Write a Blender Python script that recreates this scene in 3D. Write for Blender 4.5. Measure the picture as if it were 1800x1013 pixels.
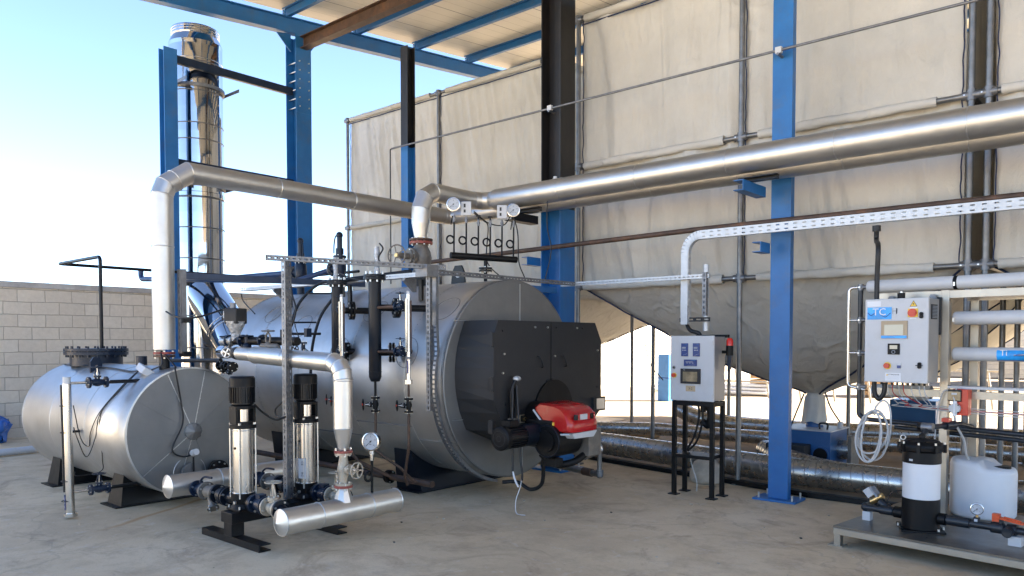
import bpy, math, random
from mathutils import Vector as V, Matrix, noise
random.seed(7)
PI = math.pi
for o in list(bpy.data.objects): bpy.data.objects.remove(o)
SC = bpy.context.scene
COL = SC.collection

# ------------------------------------------------------------------ camera
FPX, PX, PY = 1353.0, 900.0, 646.0
PITCH = math.radians(-1.94); YAW = math.radians(49.01)
CAM = V((0, 0, 1.6))
fh = V((-math.cos(YAW), math.sin(YAW), 0))
FW = (fh * math.cos(PITCH) + V((0, 0, math.sin(PITCH)))).normalized()
RT = FW.cross(V((0, 0, 1))).normalized(); UP = RT.cross(FW)
cd = bpy.data.cameras.new('camera'); cam = bpy.data.objects.new('camera', cd); COL.objects.link(cam)
cam.matrix_world = Matrix.Translation(CAM) @ Matrix((RT, UP, -FW)).transposed().to_4x4()
cd.sensor_width = 36; cd.lens = FPX / 1800 * 36
cd.shift_x = 0; cd.shift_y = (PY - 506.5) / 1800
cd.clip_start = 0.05; cd.clip_end = 2000
SC.camera = cam

def at(u, v, x=None, y=None, z=None):
    """real-world point on a known plane of the site, as surveyed from the photograph"""
    d = FW + RT * ((u - PX) / FPX) - UP * ((v - PY) / FPX)
    if x is not None: t = (x - CAM.x) / d.x
    elif y is not None: t = (y - CAM.y) / d.y
    else: t = (z - CAM.z) / d.z
    return CAM + d * t

# ------------------------------------------------------------------ sky, sun, exposure
SUN_EL = math.radians(36); SUN_AZ = math.radians(50)      # azimuth measured from +Y towards +X
w = bpy.data.worlds.new('World'); SC.world = w; w.use_nodes = True
nt = w.node_tree; nt.nodes.clear()
sky = nt.nodes.new('ShaderNodeTexSky'); sky.sky_type = 'NISHITA'; sky.sun_disc = False
sky.sun_elevation = SUN_EL; sky.sun_rotation = SUN_AZ
sky.air_density = 0.6; sky.dust_density = 0.3; sky.ozone_density = 1.0; sky.altitude = 100
bg = nt.nodes.new('ShaderNodeBackground'); bg.inputs[1].default_value = 0.05
wo = nt.nodes.new('ShaderNodeOutputWorld')
nt.links.new(sky.outputs[0], bg.inputs[0]); nt.links.new(bg.outputs[0], wo.inputs[0])
sd = bpy.data.lights.new('sun', 'SUN'); sd.energy = 5.0; sd.angle = math.radians(0.5); sd.color = (1, 0.94, 0.84)
so = bpy.data.objects.new('sun', sd); COL.objects.link(so)
tosun = V((math.sin(SUN_AZ) * math.cos(SUN_EL), math.cos(SUN_AZ) * math.cos(SUN_EL), math.sin(SUN_EL)))
so.rotation_euler = tosun.to_track_quat('Z', 'Y').to_euler(); so.location = (0, 0, 30)
vs = SC.view_settings; vs.view_transform = 'Standard'; vs.look = 'None'; vs.gamma = 1; vs.use_curve_mapping = False
vs.exposure = 3.52
SC.render.engine = 'CYCLES'
try:
    SC.cycles.max_bounces = 10; SC.cycles.diffuse_bounces = 5; SC.cycles.glossy_bounces = 5
except Exception: pass

# ------------------------------------------------------------------ materials
def nd(nt, t, **k):
    n = nt.nodes.new(t)
    for a, b in k.items():
        if a.startswith('i_'): n.inputs[a[2:]].default_value = b
        else: setattr(n, a, b)
    return n
def mix(nt, fac, a, b, mode='MIX'):
    m = nt.nodes.new('ShaderNodeMix'); m.data_type = 'RGBA'; m.blend_type = mode
    for sock, val in ((0, fac), (6, a), (7, b)):
        if hasattr(val, 'is_linked') or hasattr(val, 'links'): nt.links.new(val, m.inputs[sock])
        else: m.inputs[sock].default_value = val if sock == 0 else (tuple(val) + (1,) if len(val) == 3 else val)
    return m.outputs[2]
def ramp(nt, fac, stops):
    r = nt.nodes.new('ShaderNodeValToRGB'); nt.links.new(fac, r.inputs[0])
    els = r.color_ramp.elements
    els[0].position, els[0].color = stops[0][0], tuple(stops[0][1]) + (1,) if len(stops[0][1]) == 3 else stops[0][1]
    els[1].position, els[1].color = stops[-1][0], tuple(stops[-1][1]) + (1,)
    for p, c in stops[1:-1]:
        e = els.new(p); e.color = tuple(c) + (1,)
    return r.outputs[0]
def mat(name, col, rough=0.5, metal=0.0, var=0.12, vs_=3.0, bump=0.0, bs=40.0, rvar=0.1, dirt=None, dirt_amt=0.3, dirt_s=2.0, stretch=None, emit=None, trans=0, coat=0, spec=None, aniso=0):
    m = bpy.data.materials.new(name); m.use_nodes = True; nt = m.node_tree
    b = nt.nodes['Principled BSDF']
    tc = nd(nt, 'ShaderNodeTexCoord'); src = tc.outputs['Object']
    if stretch:
        mp = nd(nt, 'ShaderNodeMapping'); mp.inputs['Scale'].default_value = stretch; nt.links.new(src, mp.inputs[0]); src = mp.outputs[0]
    n1 = nd(nt, 'ShaderNodeTexNoise', i_Scale=vs_, i_Detail=6.0, i_Roughness=0.6); nt.links.new(src, n1.inputs['Vector'])
    c1 = tuple(max(0, c * (1 - var)) for c in col); c2 = tuple(min(1, c * (1 + var)) for c in col)
    out = ramp(nt, n1.outputs[0], [(0.3, c1), (0.7, c2)])
    if dirt:
        n2 = nd(nt, 'ShaderNodeTexNoise', i_Scale=dirt_s, i_Detail=8.0, i_Roughness=0.7); nt.links.new(src, n2.inputs['Vector'])
        mk = ramp(nt, n2.outputs[0], [(0.52, (0, 0, 0)), (0.72, (dirt_amt,) * 3)])
        out = mix(nt, mk, out, dirt)
    nt.links.new(out, b.inputs['Base Color'])
    b.inputs['Metallic'].default_value = metal
    n3 = nd(nt, 'ShaderNodeTexNoise', i_Scale=vs_ * 2.3, i_Detail=5.0); nt.links.new(src, n3.inputs['Vector'])
    mr = nd(nt, 'ShaderNodeMapRange'); mr.inputs[3].default_value = max(0.02, rough - rvar); mr.inputs[4].default_value = min(1, rough + rvar)
    nt.links.new(n3.outputs[0], mr.inputs[0]); nt.links.new(mr.outputs[0], b.inputs['Roughness'])
    if bump:
        n4 = nd(nt, 'ShaderNodeTexNoise', i_Scale=bs, i_Detail=5.0); nt.links.new(src, n4.inputs['Vector'])
        bp = nd(nt, 'ShaderNodeBump', i_Strength=bump, i_Distance=0.02); nt.links.new(n4.outputs[0], bp.inputs['Height']); nt.links.new(bp.outputs[0], b.inputs['Normal'])
    if emit:
        b.inputs['Emission Color'].default_value = tuple(emit[:3]) + (1,); b.inputs['Emission Strength'].default_value = emit[3]
    if trans: b.inputs['Transmission Weight'].default_value = trans
    if coat: b.inputs['Coat Weight'].default_value = coat
    if spec is not None: b.inputs['Specular IOR Level'].default_value = spec
    if aniso: b.inputs['Anisotropic'].default_value = aniso
    return m
M = {}
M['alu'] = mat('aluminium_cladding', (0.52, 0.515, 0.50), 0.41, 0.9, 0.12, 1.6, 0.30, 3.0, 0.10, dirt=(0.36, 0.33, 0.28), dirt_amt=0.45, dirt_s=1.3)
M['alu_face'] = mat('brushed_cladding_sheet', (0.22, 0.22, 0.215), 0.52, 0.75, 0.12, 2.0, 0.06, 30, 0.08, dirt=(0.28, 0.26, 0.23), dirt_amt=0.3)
M['alu_pipe'] = mat('pipe_cladding', (0.52, 0.505, 0.475), 0.42, 0.92, 0.09, 3, 0.14, 14, 0.08)
M['alu_bright'] = mat('bright_pipe_cladding', (0.62, 0.60, 0.56), 0.38, 0.92, 0.09, 3, 0.16, 9, 0.09)
M['seam'] = mat('cladding_seam', (0.55, 0.55, 0.54), 0.35, 0.9, 0.05)
M['seam_d'] = mat('dark_seam', (0.2, 0.2, 0.2), 0.5, 0.8, 0.05)
M['mirror'] = mat('polished_stainless', (0.54, 0.54, 0.545), 0.06, 1.0, 0.06, 2.0, 0.06, 3.5, 0.02)
M['stainless'] = mat('brushed_stainless', (0.62, 0.60, 0.57), 0.24, 1.0, 0.08, 4, 0.02, 60, 0.08)
M['ssframe'] = mat('satin_stainless', (0.37, 0.34, 0.29), 0.36, 0.75, 0.10, 5, 0.03, 60, 0.08)
M['deck'] = mat('worn_deck_sheet', (0.17, 0.155, 0.135), 0.32, 0.7, 0.2, 4, 0.05, 40, 0.1, dirt=(0.26, 0.22, 0.17), dirt_amt=0.6, dirt_s=4)
M['galv'] = mat('galvanised_steel', (0.19, 0.195, 0.205), 0.48, 0.75, 0.22, 14, 0.04, 50, 0.1)
M['galv_b'] = mat('bright_galvanised', (0.50, 0.51, 0.52), 0.42, 0.4, 0.10, 14, 0.02, 50, 0.08)
M['galvpole'] = mat('galvanised_tube', (0.20, 0.20, 0.20), 0.42, 0.8, 0.22, 9, 0.05, 60, 0.1)
M['blue'] = mat('blue_paint', (0.012, 0.120, 0.34), 0.45, 0, 0.16, 2.5, 0.06, 30, 0.1, dirt=(0.07, 0.10, 0.14), dirt_amt=0.5, dirt_s=4)
M['bluel'] = mat('machine_blue_paint', (0.012, 0.085, 0.24), 0.35, 0, 0.10, 4, 0.02, 30, 0.08)
M['bluegrey'] = mat('blue_grey_steel', (0.045, 0.065, 0.11), 0.4, 0.4, 0.2, 6, 0.04, 50, 0.08)
M['pipeblue'] = mat('blue_painted_pipe', (0.012, 0.035, 0.10), 0.38, 0, 0.2, 8, 0.04, 60, 0.08)
M['valveblue'] = mat('dark_blue_enamel', (0.006, 0.014, 0.032), 0.38, 0, 0.2, 8, 0.06, 60, 0.1, spec=0.32)
M['rawsteel'] = mat('raw_mill_steel', (0.012, 0.011, 0.011), 0.48, 0.2, 0.35, 3, 0.05, 40, 0.12, dirt=(0.05, 0.03, 0.02), dirt_amt=0.5, dirt_s=3, stretch=(1, 1, 0.3))
M['rust'] = mat('rusty_brown_steel', (0.075, 0.044, 0.030), 0.6, 0.2, 0.35, 6, 0.1, 60, 0.1, dirt=(0.25, 0.11, 0.05), dirt_amt=0.5, dirt_s=5)
M['rustred'] = mat('red_lead_rust', (0.26, 0.06, 0.045), 0.65, 0.1, 0.4, 20, 0.15, 80, 0.1, dirt=(0.30, 0.24, 0.18), dirt_amt=0.8, dirt_s=14)
M['black'] = mat('black_paint', (0.0045, 0.005, 0.0065), 0.36, 0, 0.25, 6, 0.04, 50, 0.1, spec=0.28)
M['blackm'] = mat('matt_black', (0.0035, 0.0035, 0.004), 0.5, 0, 0.2, 6, 0.04, 50, 0.08, spec=0.25)
M['bottle'] = mat('blue_black_enamel', (0.004, 0.007, 0.013), 0.40, 0, 0.2, 6, 0.05, 50, 0.08, spec=0.3)
M['door'] = mat('charcoal_paint', (0.014, 0.0145, 0.016), 0.6, 0.0, 0.18, 2.2, 0.05, 30, 0.08, dirt=(0.03, 0.028, 0.026), dirt_amt=0.4, dirt_s=2.5)
M['rubber'] = mat('black_cable', (0.008, 0.008, 0.009), 0.5, 0, 0.1)
M['cast'] = mat('grey_cast_steel', (0.17, 0.155, 0.135), 0.55, 0.4, 0.25, 14, 0.15, 70, 0.1, dirt=(0.25, 0.17, 0.10), dirt_amt=0.4, dirt_s=12)
M['castbeige'] = mat('beige_cast_steel', (0.42, 0.37, 0.29), 0.5, 0.35, 0.25, 14, 0.15, 70, 0.1, dirt=(0.32, 0.13, 0.07), dirt_amt=0.6, dirt_s=16)
M['bolt'] = mat('zinc_bolt', (0.62, 0.62, 0.60), 0.32, 0.9, 0.1)
M['white'] = mat('white_plastic', (0.66, 0.67, 0.69), 0.38, 0, 0.03, 4, 0.01, 30, 0.05)
M['tubewhite'] = mat('off_white_tube', (0.50, 0.505, 0.51), 0.42, 0, 0.05, 4, 0.01, 30, 0.06)
M['hdpe'] = mat('translucent_white_plastic', (0.66, 0.68, 0.70), 0.5, 0, 0.04, 3, 0.04, 12, 0.05)
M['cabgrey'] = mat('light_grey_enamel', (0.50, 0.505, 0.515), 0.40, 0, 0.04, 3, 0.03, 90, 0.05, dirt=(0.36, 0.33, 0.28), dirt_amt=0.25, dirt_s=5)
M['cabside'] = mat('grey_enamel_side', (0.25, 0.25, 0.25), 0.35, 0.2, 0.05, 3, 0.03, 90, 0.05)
M['red'] = mat('glossy_red', (0.42, 0.012, 0.012), 0.22, 0, 0.08, 6, 0.01, 30, 0.05, dirt=(0.48, 0.24, 0.16), dirt_amt=0.25, dirt_s=5)
M['redp'] = mat('red_plastic', (0.55, 0.05, 0.02), 0.4, 0, 0.1)
M['orange'] = mat('orange_plastic', (0.55, 0.07, 0.015), 0.4, 0, 0.1)
M['yellow'] = mat('yellow_label', (0.80, 0.52, 0.06), 0.5, 0, 0.05)
M['panelblue'] = mat('blue_instrument', (0.01, 0.035, 0.17), 0.3, 0, 0.1)
M['cyan'] = mat('cyan_label', (0.02, 0.30, 0.72), 0.35, 0, 0.35, 9)
M['palebl'] = mat('faded_blue_paint', (0.03, 0.15, 0.42), 0.5)
M['yard'] = mat('dusty_yard', (0.20, 0.150, 0.095), 0.9, 0, 0.22, 0.6, 0.3, 10, 0.05, dirt=(0.28, 0.22, 0.15), dirt_amt=0.7, dirt_s=1.0)
M['navy'] = mat('navy_print', (0.01, 0.05, 0.22), 0.35, 0, 0.1)
M['screen'] = mat('glass_screen', (0.20, 0.17, 0.11), 0.08, 0, 0.5, 9, rvar=0.02)
M['screenl'] = mat('pale_screen', (0.55, 0.50, 0.38), 0.15, 0, 0.08)
M['tan'] = mat('tan_tag', (0.42, 0.32, 0.20), 0.5, 0, 0.1)
M['brass'] = mat('brass', (0.62, 0.44, 0.20), 0.3, 0.9, 0.15)
M['beacon'] = mat('red_beacon_lens', (0.6, 0.03, 0.015), 0.15, 0, 0.05)
M['dial'] = mat('dial_white', (0.46, 0.48, 0.51), 0.3, 0, 0.03)
M['ink'] = mat('black_ink', (0.02, 0.02, 0.02), 0.5)
M['inkgrey'] = mat('grey_print', (0.25, 0.27, 0.3), 0.5)
M['glasstube'] = mat('sight_glass', (0.72, 0.66, 0.50), 0.15, 0.1, 0.1, 5)
M['foil'] = mat('plastic_wrap', (0.42, 0.43, 0.44), 0.22, 0.3, 0.5, 22, 0.8, 45, 0.12)
M['duct'] = mat('spiral_duct_zinc', (0.46, 0.455, 0.44), 0.28, 0.94, 0.2, 6, 0.08, 20, 0.08, dirt=(0.30, 0.24, 0.17), dirt_amt=0.5, dirt_s=3)
M['ductseam'] = mat('duct_seam', (0.30, 0.29, 0.28), 0.4, 0.9, 0.1)
M['hose'] = mat('grey_hose', (0.50, 0.50, 0.49), 0.45, 0, 0.08)
M['pvc'] = mat('dark_grey_pvc', (0.012, 0.015, 0.020), 0.38, 0, 0.12)
M['cord'] = mat('blue_cord', (0.012, 0.024, 0.07), 0.8, 0, 0.5, 20)
M['tarp'] = mat('blue_tarpaulin', (0.02, 0.12, 0.42), 0.4, 0, 0.25, 12, 0.6, 12, 0.1)
M['stone'] = mat('pale_stone', (0.42, 0.37, 0.30), 0.85, 0, 0.25, 7, 0.5, 14, 0.08)
M['shed'] = mat('pale_shed_sheet', (0.62, 0.62, 0.60), 0.6, 0, 0.06)
M['timber'] = mat('pallet_timber', (0.38, 0.24, 0.12), 0.7, 0, 0.3, 8, 0.3, 30)
M['wirered'] = mat('red_wire', (0.4, 0.03, 0.02), 0.5)

# fabric: cream woven plastic with fine creases, lets a little light through
def fabric(name, col, tr=0.28):
    m = bpy.data.materials.new(name); m.use_nodes = True; nt = m.node_tree
    b = nt.nodes['Principled BSDF']; out = nt.nodes['Material Output']
    tc = nd(nt, 'ShaderNodeTexCoord')
    mp = nd(nt, 'ShaderNodeMapping'); mp.inputs['Scale'].default_value = (1, 1, 0.22); nt.links.new(tc.outputs['Object'], mp.inputs[0])
    n1 = nd(nt, 'ShaderNodeTexNoise', i_Scale=0.9, i_Detail=6.0, i_Roughness=0.6); nt.links.new(tc.outputs['Object'], n1.inputs['Vector'])
    n5 = nd(nt, 'ShaderNodeTexNoise', i_Scale=7.0, i_Detail=6.0); nt.links.new(mp.outputs[0], n5.inputs['Vector'])
    c = ramp(nt, n1.outputs[0], [(0.32, tuple(x * 0.86 for x in col)), (0.68, tuple(min(1, x * 1.06) for x in col))])
    c = mix(nt, ramp(nt, n5.outputs[0], [(0.5, (0, 0, 0)), (0.8, (0.16, 0.16, 0.16))]), c, tuple(x * 0.72 for x in col))
    nt.links.new(c, b.inputs['Base Color']); b.inputs['Roughness'].default_value = 0.62; b.inputs['Specular IOR Level'].default_value = 0.3
    def crease(sc, dist, vec, wdt, rough=0.5):
        n = nd(nt, 'ShaderNodeTexNoise', i_Scale=sc, i_Detail=2.5, i_Roughness=rough, i_Distortion=dist); nt.links.new(vec, n.inputs['Vector'])
        q = nd(nt, 'ShaderNodeMath', operation='SUBTRACT'); nt.links.new(n.outputs[0], q.inputs[0]); q.inputs[1].default_value = 0.5
        q2 = nd(nt, 'ShaderNodeMath', operation='ABSOLUTE'); nt.links.new(q.outputs[0], q2.inputs[0])
        r = nd(nt, 'ShaderNodeMapRange', interpolation_type='SMOOTHSTEP'); r.inputs[1].default_value = 0; r.inputs[2].default_value = wdt; r.inputs[3].default_value = 1; r.inputs[4].default_value = 0; nt.links.new(q2.outputs[0], r.inputs[0]); return r.outputs[0]
    def add2(a, b, k=1.0):
        m_ = nd(nt, 'ShaderNodeMath', operation='MULTIPLY_ADD'); nt.links.new(b, m_.inputs[0]); m_.inputs[1].default_value = k; nt.links.new(a, m_.inputs[2]); return m_.outputs[0]
    n9 = nd(nt, 'ShaderNodeTexNoise', i_Scale=1.6, i_Detail=3.0, i_Distortion=0.8); nt.links.new(mp.outputs[0], n9.inputs['Vector'])
    mp2 = nd(nt, 'ShaderNodeMapping'); mp2.inputs['Scale'].default_value = (1, 1, 0.10); nt.links.new(tc.outputs['Object'], mp2.inputs[0])
    mp3 = nd(nt, 'ShaderNodeMapping'); mp3.inputs['Scale'].default_value = (1, 1, 0.5); mp3.inputs['Rotation'].default_value = (0, .35, 0); nt.links.new(tc.outputs['Object'], mp3.inputs[0])
    n10 = nd(nt, 'ShaderNodeTexNoise', i_Scale=9.0, i_Detail=6.0, i_Roughness=0.62, i_Distortion=0.3); nt.links.new(mp3.outputs[0], n10.inputs['Vector'])
    hgt = add2(add2(n9.outputs[0], crease(1.7, 0.25, mp2.outputs[0], 0.05), 0.20), n10.outputs[0], 0.42)
    bp = nd(nt, 'ShaderNodeBump', i_Strength=0.85, i_Distance=0.05); nt.links.new(hgt, bp.inputs['Height']); nt.links.new(bp.outputs[0], b.inputs['Normal'])
    t = nd(nt, 'ShaderNodeBsdfTranslucent'); nt.links.new(c, t.inputs[0]); nt.links.new(bp.outputs[0], t.inputs['Normal'])
    ms = nd(nt, 'ShaderNodeMixShader'); ms.inputs[0].default_value = tr
    nt.links.new(b.outputs[0], ms.inputs[1]); nt.links.new(t.outputs[0], ms.inputs[2]); nt.links.new(ms.outputs[0], out.inputs[0])
    return m
M['fab'] = fabric('cream_silo_fabric', (0.66, 0.635, 0.57))
M['fabd'] = fabric('grey_cream_silo_fabric', (0.61, 0.585, 0.53), 0.15)

# concrete slab
def concrete():
    m = bpy.data.materials.new('concrete_slab'); m.use_nodes = True; nt = m.node_tree; b = nt.nodes['Principled BSDF']
    tc = nd(nt, 'ShaderNodeTexCoord'); o = tc.outputs['Object']
    def N(s, d=8.0, r=0.6, dist=0.0):
        n = nd(nt, 'ShaderNodeTexNoise', i_Scale=s, i_Detail=d, i_Roughness=r, i_Distortion=dist); nt.links.new(o, n.inputs['Vector']); return n.outputs[0]
    c = ramp(nt, N(0.55), [(0.30, (0.48, 0.365, 0.235)), (0.50, (0.62, 0.495, 0.325)), (0.72, (0.72, 0.605, 0.435))])
    c = mix(nt, ramp(nt, N(3.2, 10, 0.7), [(0.47, (0, 0, 0)), (0.68, (0.7, 0.7, 0.7))]), c, (0.41, 0.315, 0.205))
    c = mix(nt, ramp(nt, N(7.5, 10, 0.75, 0.5), [(0.56, (0, 0, 0)), (0.66, (0.5, 0.5, 0.5))]), c, (0.66, 0.60, 0.50))
    c = mix(nt, ramp(nt, N(1.1, 6, 0.7, 1.6), [(0.54, (0, 0, 0)), (0.68, (0.75, 0.75, 0.75))]), c, (0.33, 0.235, 0.15))
    c = mix(nt, ramp(nt, N(42, 6, 0.8), [(0.30, (0.55, 0.55, 0.55)), (0.45, (0, 0, 0))]), c, (0.27, 0.235, 0.185))
    p0, p1 = at(165, 937, z=0), at(385, 868, z=0); dd = (p1 - p0).normalized(); nn = V((-dd.y, dd.x, 0))
    nzv = nd(nt, 'ShaderNodeTexNoise', i_Scale=2.2, i_Detail=5.0); nt.links.new(o, nzv.inputs['Vector'])
    def dot(v, off):
        d_ = nd(nt, 'ShaderNodeVectorMath', operation='DOT_PRODUCT'); nt.links.new(o, d_.inputs[0]); d_.inputs[1].default_value = tuple(v); q = nd(nt, 'ShaderNodeMath', operation='ADD'); nt.links.new(d_.outputs['Value'], q.inputs[0]); q.inputs[1].default_value = off; return q.outputs[0]
    w1 = nd(nt, 'ShaderNodeMath', operation='MULTIPLY_ADD'); nt.links.new(nzv.outputs[0], w1.inputs[0]); w1.inputs[1].default_value = .10; nt.links.new(dot(nn, -nn.dot(p0) - .05), w1.inputs[2])
    w2 = nd(nt, 'ShaderNodeMath', operation='ABSOLUTE'); nt.links.new(w1.outputs[0], w2.inputs[0])
    m1 = nd(nt, 'ShaderNodeMapRange', interpolation_type='SMOOTHSTEP'); m1.inputs[1].default_value = .002; m1.inputs[2].default_value = .05; m1.inputs[3].default_value = .75; m1.inputs[4].default_value = 0; nt.links.new(w2.outputs[0], m1.inputs[0])
    al = dot(dd, -dd.dot((p0 + p1) / 2)); al2 = nd(nt, 'ShaderNodeMath', operation='ABSOLUTE'); nt.links.new(al, al2.inputs[0])
    m2 = nd(nt, 'ShaderNodeMapRange', interpolation_type='SMOOTHSTEP'); L_ = (p1 - p0).length; m2.inputs[1].default_value = L_ * .25; m2.inputs[2].default_value = L_ * .55; m2.inputs[3].default_value = 1; m2.inputs[4].default_value = 0; nt.links.new(al2.outputs[0], m2.inputs[0])
    mm = nd(nt, 'ShaderNodeMath', operation='MULTIPLY'); nt.links.new(m1.outputs[0], mm.inputs[0]); nt.links.new(m2.outputs[0], mm.inputs[1])
    c = mix(nt, mm.outputs[0], c, (0.42, 0.23, 0.09))
    # hairline cracks
    vo = nd(nt, 'ShaderNodeTexVoronoi', i_Scale=0.22); vo.feature = 'DISTANCE_TO_EDGE'; wv = nd(nt, 'ShaderNodeVectorMath', operation='MULTIPLY_ADD'); nt.links.new(nzv.outputs['Color'], wv.inputs[0]); wv.inputs[1].default_value = (.7, .7, .7); nt.links.new(o, wv.inputs[2]); nt.links.new(wv.outputs[0], vo.inputs['Vector'])
    m3 = nd(nt, 'ShaderNodeMapRange'); m3.inputs[1].default_value = .0015; m3.inputs[2].default_value = .0035; m3.inputs[3].default_value = .22; m3.inputs[4].default_value = 0; nt.links.new(vo.outputs['Distance'], m3.inputs[0])
    c = mix(nt, m3.outputs[0], c, (0.20, 0.16, 0.12))
    nt.links.new(c, b.inputs['Base Color']); b.inputs['Roughness'].default_value = 0.72; b.inputs['Specular IOR Level'].default_value = 0.35
    ad = nd(nt, 'ShaderNodeMath', operation='MULTIPLY_ADD'); nt.links.new(N(55, 6, 0.7), ad.inputs[0]); ad.inputs[1].default_value = 0.35; nt.links.new(N(5, 5), ad.inputs[2])
    bp = nd(nt, 'ShaderNodeBump', i_Strength=0.35, i_Distance=0.02); nt.links.new(ad.outputs[0], bp.inputs['Height']); nt.links.new(bp.outputs[0], b.inputs['Normal'])
    return m
M['concrete'] = concrete()
M['soil'] = mat('bare_brown_ground', (0.30, 0.225, 0.145), 0.9, 0, 0.28, 0.9, 0.4, 14, 0.05, dirt=(0.20, 0.135, 0.08), dirt_amt=0.7, dirt_s=1.6)
M['floorstain'] = mat('rust_stain', (0.36, 0.25, 0.14), 0.7, 0.3)

def blocks():
    m = bpy.data.materials.new('concrete_block_wall'); m.use_nodes = True; nt = m.node_tree; b = nt.nodes['Principled BSDF']
    tc = nd(nt, 'ShaderNodeTexCoord'); sx = nd(nt, 'ShaderNodeSeparateXYZ'); nt.links.new(tc.outputs['Object'], sx.inputs[0])
    nz = nd(nt, 'ShaderNodeTexNoise', i_Scale=2.5, i_Detail=3.0); nt.links.new(tc.outputs['Object'], nz.inputs['Vector'])
    cb = nd(nt, 'ShaderNodeCombineXYZ')
    def jig(s):
        a = nd(nt, 'ShaderNodeMath', operation='MULTIPLY_ADD'); nt.links.new(nz.outputs[0], a.inputs[0]); a.inputs[1].default_value = 0.035; nt.links.new(s, a.inputs[2]); return a.outputs[0]
    nt.links.new(jig(sx.outputs[1]), cb.inputs[0]); nt.links.new(jig(sx.outputs[2]), cb.inputs[1])
    br = nd(nt, 'ShaderNodeTexBrick'); nt.links.new(cb.outputs[0], br.inputs['Vector'])
    br.offset = 0.5; br.inputs['Scale'].default_value = 1.0
    br.inputs['Brick Width'].default_value = 0.42; br.inputs['Row Height'].default_value = 0.212; br.inputs['Mortar Size'].default_value = 0.007; br.inputs['Mortar Smooth'].default_value = 0.4
    br.inputs['Color1'].default_value = (0.56, 0.49, 0.395, 1); br.inputs['Color2'].default_value = (0.66, 0.60, 0.50, 1); br.inputs['Mortar'].default_value = (0.38, 0.34, 0.28, 1); br.inputs['Bias'].default_value = 0.0
    n1 = nd(nt, 'ShaderNodeTexNoise', i_Scale=14.0, i_Detail=8.0, i_Roughness=0.7); nt.links.new(tc.outputs['Object'], n1.inputs['Vector'])
    n2 = nd(nt, 'ShaderNodeTexNoise', i_Scale=0.7, i_Detail=6.0); nt.links.new(tc.outputs['Object'], n2.inputs['Vector'])
    c = mix(nt, 0.38, br.outputs[0], ramp(nt, n1.outputs[0], [(0.3, (0.42, 0.35, 0.26)), (0.7, (0.70, 0.615, 0.495))]))
    c = mix(nt, ramp(nt, n2.outputs[0], [(0.45, (0, 0, 0)), (0.75, (0.5, 0.5, 0.5))]), c, (0.48, 0.42, 0.34))
    c = mix(nt, br.outputs['Fac'], c, (0.36, 0.32, 0.26))
    nt.links.new(c, b.inputs['Base Color']); b.inputs['Roughness'].default_value = 0.9
    s = nd(nt, 'ShaderNodeMath', operation='MULTIPLY_ADD'); nt.links.new(br.outputs['Fac'], s.inputs[0]); s.inputs[1].default_value = -1.2; nt.links.new(n1.outputs[0], s.inputs[2])
    bp = nd(nt, 'ShaderNodeBump', i_Strength=0.7, i_Distance=0.015); nt.links.new(s.outputs[0], bp.inputs['Height']); nt.links.new(bp.outputs[0], b.inputs['Normal'])
    return m
M['blocks'] = blocks()
M['render'] = mat('grey_mortar_cap', (0.36, 0.34, 0.315), 0.85, 0, 0.25, 4, 0.4, 20, 0.05)
def roofmat():
    m = bpy.data.materials.new('cream_roof_sheet'); m.use_nodes = True; nt = m.node_tree; b = nt.nodes['Principled BSDF']
    tc = nd(nt, 'ShaderNodeTexCoord'); sx = nd(nt, 'ShaderNodeSeparateXYZ'); nt.links.new(tc.outputs['Object'], sx.inputs[0])
    def lines(per, wid):
        a = nd(nt, 'ShaderNodeMath', operation='PINGPONG'); nt.links.new(sx.outputs[0], a.inputs[0]); a.inputs[1].default_value = per / 2
        l = nd(nt, 'ShaderNodeMath', operation='LESS_THAN'); nt.links.new(a.outputs[0], l.inputs[0]); l.inputs[1].default_value = wid; return l.outputs[0]
    n1 = nd(nt, 'ShaderNodeTexNoise', i_Scale=0.8, i_Detail=5.0); nt.links.new(tc.outputs['Object'], n1.inputs['Vector'])
    c = ramp(nt, n1.outputs[0], [(0.3, (0.56, 0.52, 0.43)), (0.7, (0.68, 0.63, 0.53))])
    c = mix(nt, lines(0.25, 0.006), c, (0.44, 0.40, 0.32)); c = mix(nt, lines(1.0, 0.008), c, (0.10, 0.08, 0.06))
    nt.links.new(c, b.inputs['Base Color']); b.inputs['Roughness'].default_value = 0.45
    return m
M['roof'] = roofmat()

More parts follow.
